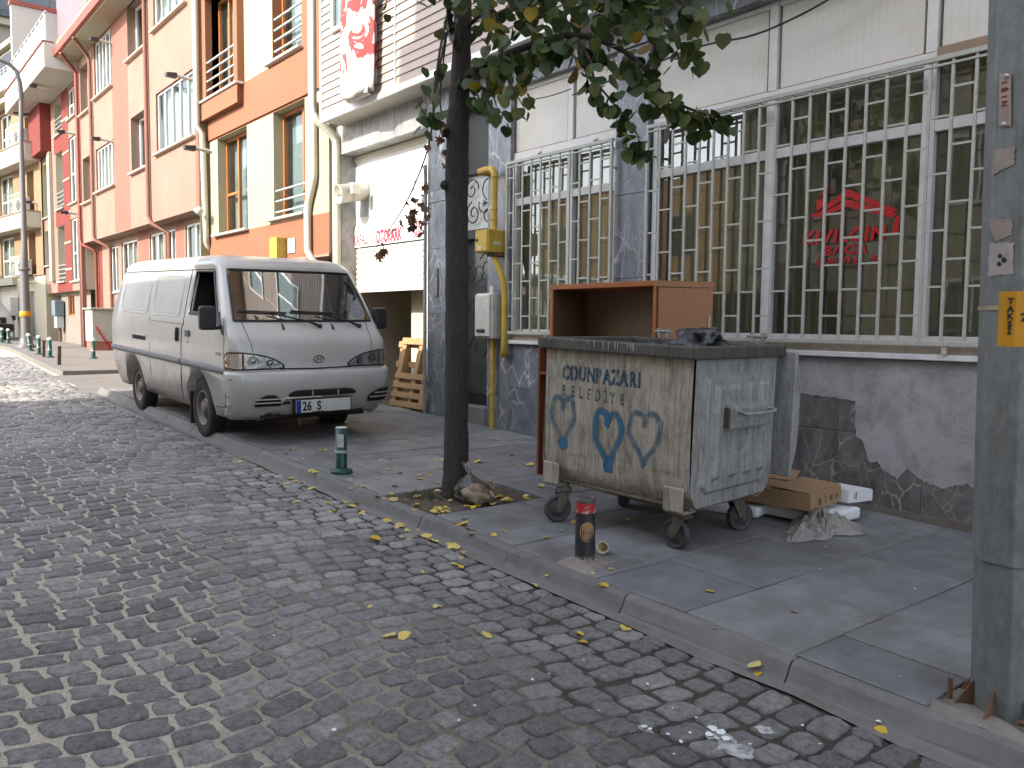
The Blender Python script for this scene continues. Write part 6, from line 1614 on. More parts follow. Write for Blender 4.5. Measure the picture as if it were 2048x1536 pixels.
MB().tube([(.0525 * cos(radians(235 + 14 * cos(a))), .0525 * sin(radians(235 + 14 * cos(a))), .29 + .016 * sin(a)) for a in [k * pi / 8 for k in range(17)]], .0025, 4).build('sticker_ring', mat('sticker_blue', (.08, .12, .3), .5, .1, 3, 0), so_, local=True)
FB = ['green bollard with a white dome, nearest the rear of the van', 'green bollard with a white dome behind the thin brown posts', 'green bollard between the far brown post and the lamp post', 'leaning green bollard with flat top beside the foot of the lamp post', 'far green bollard in front of the parked car, right one of two', 'far green bollard in front of the parked car, left one of two']
fb0 = None
for (px, py), lab in zip(((187, 717), (100, 715), (78, 709), (62, 702), (17, 687), (4, 685)), FB):
    p = ong(px, py, zp)
    if fb0 is None:
        fb0 = empty('green_bollard', (p.x, p.y, zp(p.y)), lab, 'bollard', 'green bollards'); bollard_parts(fb0, True); r = fb0
    else: r = copy_tree(fb0); r.location = (p.x, p.y, zp(p.y)); r['label'] = lab
    if 'leaning' in lab: r.rotation_euler = (.05, -.13, 0)
BRP = mat('brown_post_paint', (.085, .052, .036), .7, .2, 5, .1, 60)
for (px, py), lab in zip(((118, 738), (87, 721)), ('thin square brown post standing in the road edge, nearer of two', 'thin square brown post standing in the road edge, farther of two')):
    p = ong(px, py, lambda y: zr(y) + .01); r = empty('brown_post', p, lab, 'post', 'brown posts'); 
    MB().prism([(-.035, -.035, 0), (.035, -.035, 0), (.035, .035, 0), (-.035, .035, 0)], (.02, 0, .50)).build('post', BRP, r, .005, local=True)
    MB().box(-.06, .16, -.07, .07, -.02, .012).build('foot_plate', BRP, r, .004, local=True)
p = ong(1168, 1128, zp)
bk = empty('black_pipe_bollard', (p.x + .035, p.y + .03, zp(p.y) - .01), 'short black pipe bollard with red band and ochre disc before the dumpster', 'bollard')
def blackp():
    mt, nt, bs = nodes_of('worn_black_paint'); v = coords(nt); sp = nd(nt, 'ShaderNodeSeparateXYZ'); nt.links.new(v, sp.inputs[0])
    chip = ramp(nt, noise(nt, v, 30, 5, .7), [(.58, 0), (.61, 1)])
    red = math_(nt, 'MULTIPLY', math_(nt, 'GREATER_THAN', sp.outputs[2], .318), math_(nt, 'LESS_THAN', sp.outputs[2], .378))
    c = mix(nt, ramp(nt, noise(nt, v, 9, 6, .7), [(.4, 0), (.8, 1)]), (.016, .016, .019), (.05, .048, .046))
    c = mix(nt, red, c, mix(nt, chip, (.38, .022, .028), (.45, .42, .40)))
    c = mix(nt, math_(nt, 'MULTIPLY', math_(nt, 'LESS_THAN', sp.outputs[2], .06), .8), c, (.11, .085, .065))
    c = mix(nt, math_(nt, 'MULTIPLY', math_(nt, 'GREATER_THAN', sp.outputs[2], .38), .7), c, (.10, .085, .075))
    nt.links.new(c, bs.inputs['Base Color']); bs.inputs['Roughness'].default_value = .5; bump(nt, bs, noise(nt, v, 40, 4), .2, .003); return mt
MB().lathe([(.064, 0), (.062, .05), (.060, .39), (.060, .405), (.052, .408), (.050, .39), (.050, .2), (0, .2)], (0, 0, 0), n=28).build('pipe', blackp(), bk, local=True)
ds = MB(); ds.grid(lambda u, v: tuple(Vector((.0612 * cos(radians(238) + (cos(u * 2 * pi) * v * .047) / .061), .0612 * sin(radians(238) + (cos(u * 2 * pi) * v * .047) / .061), .205 + sin(u * 2 * pi) * v * .062))), 24, 3); ds.build('ochre_disc', mat('ochre_paint', (.33, .20, .085), .7, .12, 6, .05, 60), bk, local=True)
# paper cups
CUPW = mat('paper_cup', (.62, .58, .47), .7, .06, 4, .02, 60); CUPI = mat('cup_lining', (.55, .48, .33), .6, .1, 4, 0)
def cup(p, ax, r, h, label, name='paper_cup'):
    c = empty(name, p, label, 'cup'); ax = Vector(ax).normalized()
    MB().lathe([(r * .72, 0), (r, h), (r * 1.06, h - .001), (r * 1.06, h + .004), (r * .96, h + .004)], (0, 0, 0), ax, 22).build('cup_wall', CUPW, c, local=True)
    MB().lathe([(r * .96, h + .003), (r * .70, .006), (0, .006)], (0, 0, 0), ax, 22).build('cup_inside', CUPI, c, local=True); return c
p = ong(1201, 1113, zp); cup((p.x + .085, p.y + .06, zp(p.y) + .040), (-.75, -.62, .12), .037, .075, 'white paper cup lying on its side behind the black pipe bollard')
p = ong(983, 985, zp); cup((p.x + .03, p.y + .06, zp(p.y) + .045), (-.6, -.75, .22), .038, .06, 'pale paper cup lying in the tree pit beside the bag of bread')
# bag of bread at the tree
BRD = mat('bread_crust', (.36, .24, .13), .85, .25, 6, .25, 30); PLA = glass_mat('clear_plastic_film', (.92, .92, .93), .6, .30, .2, .8, .0)
p = ong(948, 1003, zp)
bb = empty('bread_bag', (p.x + .05, p.y + .03, zp(p.y) - .01), 'knotted clear plastic bag of bread leaning on the tree trunk', 'bag')
for k, (dx, dy, dz, rr) in enumerate(((-.02, .06, .055, .07), (.05, -.06, .05, .065), (.0, .0, .10, .06), (.05, .03, .05, .06), (-.03, -.03, .045, .06))):
    o = blob(rr, rr * 1.15, rr * .7, 20 + k, .12, 14, 10).build('bread', BRD, bb, local=True); o.location = (dx, dy, dz)
mb = MB()
def bagf(u, v):
    a = u * 2 * pi; w = [(0, .12), (.12, .152), (.35, .155), (.55, .12), (.70, .045), (.76, .018), (.80, .014), (.88, .03), (1, .045)]
    r = lerp_t(v, w) * (1 + .09 * sin(a * 5 + v * 9) + .06 * sin(a * 9 - v * 14)); z = -.0 + lerp_t(v, [(0, 0), (.12, .02), (.35, .075), (.55, .14), (.70, .19), (.8, .225), (1, .30)])
    return (cos(a) * r * .85 - .04 * v, sin(a) * r * 1.15 + .07 * v, z + .01 * sin(a * 4) * (v > .8))
mb.grid(bagf, 36, 26); mb.build('plastic_bag', PLA, bb, local=True)
# cardboard and foam rubbish against the wall
CARD = mat('brown_cardboard', (.31, .195, .11), .9, .10, 5, .06, 90, stain=(.22, .14, .08), stain_amt=.3, sscale=4); CARDI = mat('cardboard_print', (.12, .075, .045), .9, .1, 4, 0); FOAM = mat('white_foam', (.68, .68, .70), .8, .03, 4, .1, 140); CWH = mat('white_carton', (.66, .67, .69), .6, .04, 4, .03, 60)
def boxthing(name, label, loc, rot, dims, mt, bev=.006):
    r = empty(name, loc, label, 'box', rot=rot); a, b, c = dims; MB().box(-a / 2, a / 2, -b / 2, b / 2, 0, c).build('box_body', mt, r, bev, 2, local=True); return r
zz = zp(3.3)
fb = boxthing('foam_slab', 'white foam packing slab lying on the pavement under the cardboard box', (5.62, 3.42, zz + .02), (0, .02, radians(2)), (.50, .62, .085), FOAM, .02)
fb2 = boxthing('foam_slab', 'second white foam slab half under the dumpster lid', (5.35, 3.85, zz + .02), (0, 0, radians(14)), (.4, .5, .08), FOAM, .02)
cbx = boxthing('cardboard_box', 'brown cardboard box with torn open flaps on the foam slabs', (5.50, 3.50, zz + .135), (radians(-1), radians(-2), radians(4)), (.46, .62, .125), CARD, .004)
for (u, v, w_, h) in ((-.12, .03, .035, .05), (.05, .035, .04, .04), (-.02, .03, .004, .07), (.14, .04, .03, .03)): MB().box(u, u + w_, -.3125, -.3105, v, v + h).build('printed_mark', CARDI, cbx, local=True)
MB().prism([(-.23, -.30, .126), (.22, -.29, .128), (.20, -.02, .150), (-.22, .0, .142)], (0, 0, .003)).build('box_flap', CARD, cbx, local=True); MB().prism([(.10, .0, .13), (.30, .05, .17), (.26, .28, .19), (.08, .28, .13)], (0, 0, .003)).build('box_flap', CARD, cbx, local=True)
wc = boxthing('white_carton', 'small white carton with an open end, right of the cardboard box', (5.92, 3.28, zz + .125), (0, radians(3), radians(-3)), (.26, .24, .10), CWH, .004)
MB().prism([(.13, -.118, .005), (.19, -.118, .0), (.19, -.118, .085), (.15, -.118, .098), (.13, -.118, .098)], (0, .002, 0)).build('open_flap', CWH, wc, local=True)
MB().box(-.06, -.05, -.1215, -.1203, .03, .07).build('printed_mark', CARDI, wc, local=True); MB().box(-.04, -.03, -.1215, -.1203, .025, .08).build('printed_mark', CARDI, wc, local=True)
def crumple(name, label, loc, rx_, ry_, h, seed, mt):
    R = random.Random(seed); n = 26; mb = MB(); hh = {}
    def P(u, v):
        a = u * 2 * pi; r = v * (1 + .25 * sin(a * 3 + seed) + .15 * sin(a * 7 + seed))
        z = h * (1 - v ** 1.5) * (.6 + .5 * abs(sin(a * 4 + v * 8 + seed)) + .25 * sin(a * 11 - v * 13)) + .006
        return (cos(a) * rx_ * r, sin(a) * ry_ * r, max(.004, z + R.uniform(-.008, .008) * (v < .97)))
    mb.grid(P, 44, 12, smooth=False); o = mb.build(name, mt); o.location = loc; tag(o, label, 'plastic'); return o
FILM = glass_mat('milky_film', (.88, .88, .90), .45, .75, .3, .6, .0)
crumple('plastic_film', 'crumpled clear plastic film spread on the pavement in front of the foam slab', (5.33, 3.12, zp(3.1) + .003), .34, .20, .13, 4, FILM)
crumple('plastic_film', 'piece of clear plastic film draped behind the cardboard box at the wall', (5.72, 3.88, zz + .25), .22, .20, .12, 7, FILM)

# big octagonal pole on the right
PGAL = dirty_galv('pole_galvanised', (.20, .215, .215), (.13, .125, .12), .12, (.145, .155, .15))
pc = Vector((3.575, 1.235, zp(1.2)))
pole = empty('utility_pole', pc, 'thick octagonal galvanised pole with torn posters at the right edge', 'pole', rot=(0, 0, 0))
pole.rotation_euler = Matrix.Rotation(radians(-1.5), 3, Vector((-fw.x, -fw.y, 0)).normalized() * -1).to_euler()
RP = .152
def octring(r, z, a0=radians(14)): return [(r * cos(a0 + k * pi / 4), r * sin(a0 + k * pi / 4), z) for k in range(8)]
def octube(z0, z1, r0, r1, name, mt):
    mb = MB(); v = octring(r0, z0) + octring(r1, z1); mb.add(v, [(k, (k + 1) % 8, 8 + (k + 1) % 8, 8 + k) for k in range(8)] + [tuple(range(8))[::-1], tuple(range(8, 16))]); return mb.build(name, mt, pole, .008, 2, local=True)
octube(-.05, .62, RP, RP - .001, 'lower_shaft', PGAL); octube(.60, 7.5, RP + .007, RP - .035, 'upper_shaft', PGAL)
for k in range(8):
    a = radians(14) + k * pi / 4 + pi / 8
    MB().prism([(cos(a) * RP * .9, sin(a) * RP * .9, 0), (cos(a) * (RP + .06), sin(a) * (RP + .06), 0), (cos(a) * RP * .9, sin(a) * RP * .9, .11)], (-sin(a) * .008, cos(a) * .008, 0)).build('foot_rib', RUST, pole, local=True)
for (px, py) in ((1900, 1390), (2036, 1437)):
    p = ong(px, py, zp) - pc; MB().tube([(p.x, p.y, -.03), (p.x, p.y, .085)], .010, 8).build('anchor_bolt', RUST, pole, local=True)
for a in (3.6, 4.6): MB().tube([((RP + .03) * cos(a), (RP + .03) * sin(a), .02), ((RP + .05) * cos(a + .1), (RP + .05) * sin(a + .1), .03)], .012, 6).build('bolt_stub', RUST, pole, local=True)
# faces: find the two faces that look at the camera
def face(k, z, t, off=.001):           # t -1..1 across face k
    r = lerp_t(z, [(-.05, RP), (.6, RP), (.601, RP + .007), (7.5, RP - .035)]); a0 = radians(14) + k * pi / 4; a1 = a0 + pi / 4
    p = Vector((cos(a0), sin(a0), 0)).lerp(Vector((cos(a1), sin(a1), 0)), (t + 1) / 2) * r; n = Vector((cos((a0 + a1) / 2), sin((a0 + a1) / 2), 0)); return p + n * off + Vector((0, 0, z))
def fpoly(k, pts, mt, name, off=.0015, parent=None): MB().add([face(k, z, t, off) for t, z in pts], [tuple(range(len(pts)))]).build(name, mt, parent or pole, local=True)
vc = (Vector((0, 0, 0)) - pc); va = math.degrees(atan2(vc.y, vc.x)) % 360
kf = int(((va - 14) % 360) // 45)
PAPER = mat('torn_paper', (.42, .38, .37), .9, .10, 5, .15, 50, stain=(.26, .22, .2), stain_amt=.5, sscale=6); PAPP = mat('pinkish_glue', (.32, .265, .24), .95, .15, 5, .3, 40, stain=(.2, .19, .18), stain_amt=.5, sscale=9); GLUE = mat('glue_smear', (.33, .35, .35), .8, .15, 6, .1, 60)
PINK = mat('pink_plate', (.40, .29, .25), .6, .08, 4, .03, 60)
def fhit(px, py, k, off=.002):
    M4 = pole.rotation_euler.to_matrix()
    a = face(k, 0, 0, off); n = (face(k, 0, 0, 1) - face(k, 0, 0, 0)).normalized()
    v = M4.transposed() @ ray(px, py); C_ = M4.transposed() @ (CAM - pc); t = (a - C_).dot(n) / v.dot(n); return C_ + v * t
def ppoly(k, pts, mt, name, off=.002, parent=None):
    return MB().add([fhit(x, y, k, off) for x, y in pts], [tuple(range(len(pts)))]).build(name, mt, parent or pole, local=True)
def bestface(px, py):
    best = None
    for k in range(8):
        q = fhit(px, py, k); n = (face(k, 0, 0, 1) - face(k, 0, 0, 0)).normalized()
        if n.dot(vc) <= 0: continue
        c = face(k, q.z, 0); d = abs((q - c).dot(Vector((-n.y, n.x, 0))))
        if best is None or d < best[0]: best = (d, k)
    return best[1]
ka = bestface(2012, 200); kb = bestface(1980, 1000)
pl = ppoly(ka, [(1999, 148), (2022, 145), (2022, 252), (1998, 252)], PINK, 'number_plate', .003)
TXT = mat('dark_red_print', (.16, .02, .02), .6, .1, 4, 0); TXK = mat('black_print', (.02, .02, .02), .6, .1, 4, 0)
nk = (face(ka, 0, 0, 1) - face(ka, 0, 0, 0)).normalized(); uk = Vector((-nk.y, nk.x, 0)); uk = uk if uk.dot(rx) > 0 else -uk
for ch, yy in zip('IŞIN', (158, 172, 186, 200)):
    text('plate_letter', ch, .026, TXT, pole, frame4(fhit(2013, yy + 6, ka, .0045), (0, 0, 1) if ch != '.' else uk, -uk), off=.001, align='CENTER')
for k in range(7): ppoly(ka, [(2002, 208 + k * 5), (2018, 208 + k * 5), (2018, 210 + k * 5), (2002, 210 + k * 5)], PAPP, 'plate_print', .0045)
for yy in (152, 249): MB().lathe([(0, .008), (.008, .006), (.010, 0)], fhit(2013 if yy < 200 else 2008, yy, ka, .004), nk, 8).build('plate_bolt', STEEL, pole, local=True)
def ragged(pts, seed, amp=2.0, step=6):
    R = random.Random(seed); out = []
    for (a, b), (c, d) in zip(pts, pts[1:] + pts[:1]):
        n = max(1, int(sqrt((a - c) ** 2 + (b - d) ** 2) / step))
        for i in range(n): out.append((a + (c - a) * i / n + R.uniform(-amp, amp), b + (d - b) * i / n + R.uniform(-amp, amp)))
    return out
ppoly(ka, ragged([(1990, 300), (2030, 294), (2028, 330), (2005, 340), (1983, 352)], 1), PAPP, 'glue_patch', .0015)
ppoly(ka, ragged([(1977, 488), (2028, 484), (2026, 546), (1976, 552)], 2), PAPER, 'torn_poster', .002)
ppoly(ka, ragged([(1976, 440), (2024, 436), (2024, 470), (1990, 482)], 6), PAPP, 'glue_patch', .0015)
for (a, b, r_) in ((2000, 512, 5), (2008, 520, 6), (1998, 528, 5), (2014, 508, 3)):
    ppoly(ka, [(a + r_ * cos(t * .9) * (1 + .3 * sin(t * 3)), b + r_ * sin(t * .9)) for t in range(7)], TXK if r_ > 3 else PAPP, 'poster_drawing', .003)
ppoly(kb, ragged([(1990, 885), (1999, 882), (2004, 905), (2000, 925), (1993, 908)], 3, 1.2, 4), TXK, 'black_spray_blot', .002)
for pts in ([(1985, 838), (1996, 836), (2004, 842), (1990, 846)], [(1968, 790), (1976, 785), (1978, 800)], [(2004, 760), (2010, 762), (2006, 772)]): ppoly(kb, ragged(pts, 4, 1, 5), GLUE, 'scuff', .0015)
bnd = MB(); z_ = fhit(1985, 616, ka).z
v_ = octring(lerp_t(z_, [(.6, RP + .007), (7.5, RP - .035)]) + .004, z_ - .008) + octring(lerp_t(z_, [(.6, RP + .007), (7.5, RP - .035)]) + .004, z_ + .008)
bnd.add(v_, [(k, (k + 1) % 8, 8 + (k + 1) % 8, 8 + k) for k in range(8)]); bnd.build('steel_strap', mat('brass_strap', (.5, .46, .34), .3, .1, 4, 0, metal=.6), pole, local=True)
# taxi call box
TAX = mat('taxi_yellow', (.52, .24, .008), .4, .06, 4, .02, 60)
P0 = at(2004, 638, 2.66); ang = atan2(-rx.y, -rx.x)
tx = empty('taxi_call_box', P0, 'yellow taxi call box with black lettering strapped to the big pole', 'call box')
uu = Vector((rx.x, rx.y, 0)).normalized(); nn_ = Vector((-fw.x, -fw.y, 0)).normalized()
u2 = (uu * cos(radians(14)) + nn_ * sin(radians(14))).normalized(); n2 = Vector((u2.y, -u2.x, 0)); n2 = n2 if n2.dot(nn_) > 0 else -n2
hh = .088
def tb_(u, n, z): q = u2 * u + n2 * n; return (q.x, q.y, z)
mb = MB(); ch = .016
sec = [(0, 0), (.0, -.045), (.24, -.045), (.24, 0), (.225, .012), (.035, .012), (.006, .004)]
mb.prism([tb_(a, b, -hh) for a, b in sec], (0, 0, 2 * hh)); mb.build('box_body', TAX, tx, .006, 2, local=True)
usl = Vector(tb_(.035, .012, 0)) - Vector(tb_(.006, .004, 0)); nsl = Vector((usl.y, -usl.x, 0)); nsl = nsl if nsl.dot(nn_) > 0 else -nsl; nsl.normalize()
for i, c in enumerate('TAKSİ'):
    text('call_letter', c, .026, TXK, tx, frame4(Vector(tb_(.0205, .0085, .048 - i * .024)) + nsl * .001, usl, (0, 0, 1)), off=.0012, align='CENTER')
for c, u, z, s_ in (('S', .058, .042, .042), ('T', .066, .022, .024), ('23', .05, -.006, .036)): text('call_letter', c, s_, TXK, tx, frame4(Vector(tb_(u, .0128, z)), u2, (0, 0, 1)), off=.0018)
MB().tube([tb_(.08, -.02, hh), tb_(.09, -.02, hh + .03), tb_(.14, -.03, hh + .09), tb_(.2, -.03, hh + .12)], .008, 6).build('call_cable', BLACK, tx, local=True)

# pallet leaning inside the garage mouth
PAL = wood('pale_pallet_wood', (.42, .26, .12), (.32, .18, .08), (1, .12, 1), .75)
pz = .26
pt = empty('wooden_pallet', (6.33, 10.30, pz), 'pale wooden pallet leaning upright in the garage opening beside the van', 'pallet', rot=(0, radians(14), radians(0)))
for k in range(3): MB().box(.0, .09, -.50 + k * .445, -.41 + k * .445, .0, 1.16).build('bearer', PAL, pt, .003, local=True)
for z in (.03, .165, .30, .44, .58): MB().box(-.022, -.001, -.52, .50, z - .03, z + .055).build('deck_board', PAL, pt, .003, local=True)
for z in (1.07,): MB().box(-.022, -.001, -.52, .50, z, z + .10).build('deck_board', PAL, pt, .003, local=True)
for z in (.02, .55, 1.06): MB().box(.091, .112, -.52, .50, z, z + .10).build('bottom_board', PAL, pt, .003, local=True)
pt2 = empty('wooden_pallet', (6.52, 10.50, pz), 'second pallet of darker wood, mostly hidden behind the front pallet', 'pallet', rot=(0, radians(10), radians(4)))
for k in range(3): MB().box(.0, .09, -.50 + k * .445, -.41 + k * .445, .0, 1.1).build('bearer', PAL, pt2, .003, local=True)
for z in (.1, .4, .7, 1.0): MB().box(-.022, -.001, -.52, .50, z, z + .09).build('deck_board', PAL, pt2, .003, local=True)
o = rubble('x', 6.25, 10.3, .12, .9, .05, 8, '', zf=lambda y: zp(y) - .06).build('rubble_heap', MORT, merge=True); tag(o, 'line of broken stone rubble at the sill of the garage opening', 'rubble')

# far street lamp
p = ong(53, 695, zp)
lamp = empty('street_lamp', (p.x, p.y, zp(p.y)), 'tall grey street lamp with a curved arm on the far pavement', 'street lamp')
LG = mat('lamp_grey', (.115, .112, .112), .5, .06, 3, .03, 60)
b0 = zp(p.y)
MB().tube([(0, 0, 0), (.0, 0, 3.2 - b0), (.03, 0, 3.9 - b0), (.03, 0, 7.0 - b0), (.07, 0, 8.3 - b0)], [.145, .12, .085, .07, .06], 14).build('shaft', LG, lamp, local=True)
MB().tube([(.07, 0, 8.3 - b0), (.05, 0, 8.72 - b0), (-.03, 0, 9.05 - b0), (-.2, 0, 9.22 - b0), (-.45, 0, 9.29 - b0), (-1.2, -.1, 9.36 - b0)], [.07, .065, .06, .055, .05, .045], 10).build('arm', LG, lamp, local=True)
MB().box(-1.8, -1.1, -.2, .1, 9.30 - b0, 9.42 - b0).build('lamp_head', LG, lamp, .03, local=True)
MB().lathe([(.125, 3.10 - b0), (.165, 3.11 - b0), (.165, 3.17 - b0), (.125, 3.18 - b0)], (0, 0, 0), n=14).build('joint_collar', LG, lamp, local=True)
MB().lathe([(.16, .95), (.168, .96), (.168, 1.10), (.16, 1.11)], (0, 0, 0), n=14).build('yellow_band', TAX, lamp, local=True)
MB().lathe([(.30, 0), (.30, .02), (.2, .10), (.17, .3)], (0, 0, 0), n=8).build('foot', LG, lamp, local=True)
# street cabinet with red scribble
CAB_ = mat('grey_green_cabinet', (.31, .32, .28), .7, .1, 3, .05, 60, stain=(.2, .17, .14), stain_amt=.4)
sc2 = empty('street_cabinet', (6.0, 27.15, zp(27)), 'grey street cabinet with red scribble and a brick-red plinth by the salmon house', 'cabinet')
MB().box(5.72, 6.30, 26.7, 27.6, zp(27) + .26, 1.92).build('box_body', CAB_, sc2, .01); MB().box(5.66, 6.36, 26.62, 27.68, 1.92, 1.97).build('lid', CAB_, sc2, .01); MB().box(5.74, 6.28, 26.72, 27.58, zp(27) - .05, zp(27) + .26).build('plinth', mat('brick_red_plinth', (.25, .11, .075), .85, .15, 4, .1, 60), sc2, .01)
for k in range(7): MB().tube([(5.80 + k * .055, 26.694, 1.42 - k * .09 + .05), (5.84 + k * .055, 26.694, 1.30 - k * .09), (5.88 + k * .055, 26.694, 1.42 - k * .09)], .012, 5).build('red_scribble', DR, sc2)
MB().box(5.715, 5.719, 27.0, 27.02, zp(27) + .3, 1.9).build('door_gap', VGAP, sc2)
# parked car far away at the left edge: only its tail is in view
p = ong(14, 682, zp); cs = zp(36.2)
car = empty('parked_car', (4.35, 36.3, cs), 'pale and black parked car far up the street at the left edge', 'car', rot=(0, 0, radians(20)))
CARP = mat('silver_white_paint', (.55, .55, .55), .25, .04, 2, 0)
def csec(y, w_, zs): return [(-w_, y, zs[0]), (-w_ - .03, y, zs[1]), (-w_ + .04, y, zs[2]), (-w_ + .20, y, zs[3]), (w_ - .20, y, zs[3]), (w_ - .04, y, zs[2]), (w_ + .03, y, zs[1]), (w_, y, zs[0])]
secs = [csec(-.05, .74, (.42, .6, .80, .86)), csec(.02, .82, (.32, .62, .90, .98)), csec(.25, .86, (.28, .64, .98, 1.22)), csec(.7, .88, (.25, .64, 1.0, 1.46)), csec(1.6, .89, (.24, .64, 1.0, 1.50)), csec(2.5, .88, (.24, .62, .98, 1.40)), csec(3.2, .87, (.24, .6, .92, .98)), csec(4.1, .80, (.28, .55, .74, .80)), csec(4.3, .7, (.4, .5, .6, .62))]
mb = MB(); vs = [q for s_ in secs for q in s_]; n = 8
mb.add(vs, [(i * n + k, i * n + (k + 1) % n, (i + 1) * n + (k + 1) % n, (i + 1) * n + k) for i in range(len(secs) - 1) for k in range(n)], 0, True); mb.add(secs[0], [tuple(range(8))]); mb.add(secs[-1], [tuple(range(8))[::-1]]); o = mb.build('car_body', CARP, car, local=True, merge=True)
MB().prism([(-.60, .20, 1.02), (.60, .20, 1.02), (.55, .58, 1.38), (-.55, .58, 1.38)], (0, -.06, .0)).build('rear_window', BLACK, car, .01, local=True)
MB().box(-.78, .78, -.10, .02, .34, .60).build('bumper', BLACK, car, .04, local=True); MB().box(-.26, .26, -.115, -.101, .62, .74).build('number_plate', PIPEW, car, local=True); MB().box(-.5, .5, -.09, -.03, .62, .84).build('tailgate_panel', BLACK, car, .02, local=True)
for sx in (-1, 1):
    MB().box(sx * .84 - .12, sx * .84 + .04, -.03, .18, .74, .92).build('tail_light', BLACK, car, .02, local=True)
    for yy in (.75, 3.4): MB().lathe([(0, -.1), (.3, -.1), (.32, 0), (.3, .1), (0, .1)], (sx * .80, yy, .32), (1, 0, 0), 20).build('wheel', RUB, car, local=True)

# ------------------------------------------------------------------ tree in the pit
def barkmat():
    mt, nt, bs = nodes_of('dark_bark'); v = coords(nt, (9, 9, 1.6)); n = noise(nt, v, 5, 8, .72, .5)
    c = ramp(nt, n, [(.25, (.016, .012, .011)), (.55, (.038, .030, .027)), (.8, (.075, .06, .052))])
    nt.links.new(c, bs.inputs['Base Color']); bs.inputs['Roughness'].default_value = .95; bump(nt, bs, n, .9, .02); return mt
BARK = barkmat()
tx0, ty0 = 3.85, 5.50
tree = empty('street_tree', (tx0, ty0, .2), 'dark-trunked street tree with large heart-shaped leaves, standing in the pavement pit', 'tree')
Rt = random.Random(21)
tp_ = [ong(911, 990, lambda y: zp(y) - .04)]
TD = (RR.transposed() @ (Vector((tx0, ty0, 1.0)) - CAM)).z
tpts = [at(911, 1000, TD), at(911, 950, TD), at(913, 850, TD), at(914, 700, TD), at(914, 560, TD), at(913, 440, TD), at(913, 330, TD), at(916, 250, TD), at(921, 150, TD), at(925, 60, TD), at(926, -80, TD), at(930, -300, TD), at(940, -600, TD)]
trad = [.125, .104, .095, .093, .094, .092, .094, .090, .080, .074, .072, .06, .045]
fine = []; fr_ = []
for (a, ra), (b, rb_) in zip(zip(tpts, trad), zip(tpts[1:], trad[1:])):
    n = 5
    for k in range(n): fine.append(a.lerp(b, k / n) + Vector((Rt.uniform(-.004, .004), Rt.uniform(-.004, .004), 0))); fr_.append((ra + (rb_ - ra) * k / n) * Rt.uniform(.965, 1.035))
MB().tube(fine, fr_, 22).build('trunk', BARK, tree)
def knot(px, py, r): o = blob(r, r, r * 1.3, int(px), .2, 12, 8).build('knot', BARK, tree, local=True); o.location = at(px, py, TD - .05) - origin_of(tree)
knot(889, 262, .04); knot(888, 370, .03)
branches = []
def branch(pts, r0, r1, name='branch'):
    P = [at(x, y, d) for x, y, d in pts]; out = []
    for i in range(len(P) - 1):
        for k in range(5):
            t = k / 5; a = P[max(i - 1, 0)]; b = P[i]; c = P[i + 1]; d = P[min(i + 2, len(P) - 1)]
            out.append(.5 * ((2 * b) + (c - a) * t + (2 * a - 5 * b + 4 * c - d) * t * t + (3 * b - a - 3 * c + d) * t ** 3))
    out.append(P[-1]); n = len(out)
    MB().tube(out, [r0 + (r1 - r0) * i / (n - 1) for i in range(n)], 8).build(name, BARK, tree); branches.append(out); return out
T = TD
B = []
B.append(branch([(905, 190, T), (950, 140, T - .2), (1050, 95, T - .5), (1150, 70, T - .7), (1260, 110, T - .8), (1330, 190, T - .8), (1400, 225, T - .8), (1460, 236, T - .8)], .035, .004))
B.append(branch([(930, 90, T), (1000, 30, T + .2), (1120, -10, T + .3), (1240, 20, T + .3), (1330, 60, T + .2), (1380, 110, T + .1)], .03, .004))
B.append(branch([(925, 60, T), (985, 20, T - .3), (1000, 80, T - .6), (1015, 150, T - .7), (1050, 220, T - .7)], .018, .003))
B.append(branch([(1150, 70, T - .7), (1180, 120, T - .9), (1190, 160, T - .9), (1230, 210, T - .9), (1270, 260, T - .9), (1285, 310, T - .9)], .012, .003))
B.append(branch([(920, 120, T), (900, 40, T - .2), (890, -40, T - .3), (860, -120, T - .3)], .03, .01))
B.append(branch([(897, 20, T - .2), (880, 100, T - .5), (868, 190, T - .6), (862, 250, T - .6), (835, 200, T - .6)], .012, .003))
B.append(branch([(905, -10, T - .2), (1000, -60, T - .6), (1150, -40, T - .9), (1300, -20, T - 1.0), (1420, -10, T - 1.0)], .028, .005))
B.append(branch([(950, 140, T - .2), (960, 170, T - .3), (985, 215, T - .5), (1040, 238, T - .5)], .012, .003))
B.append(branch([(890, -40, T - .3), (820, -30, T - .3), (780, -10, T - .3), (755, 15, T - .3)], .012, .003))
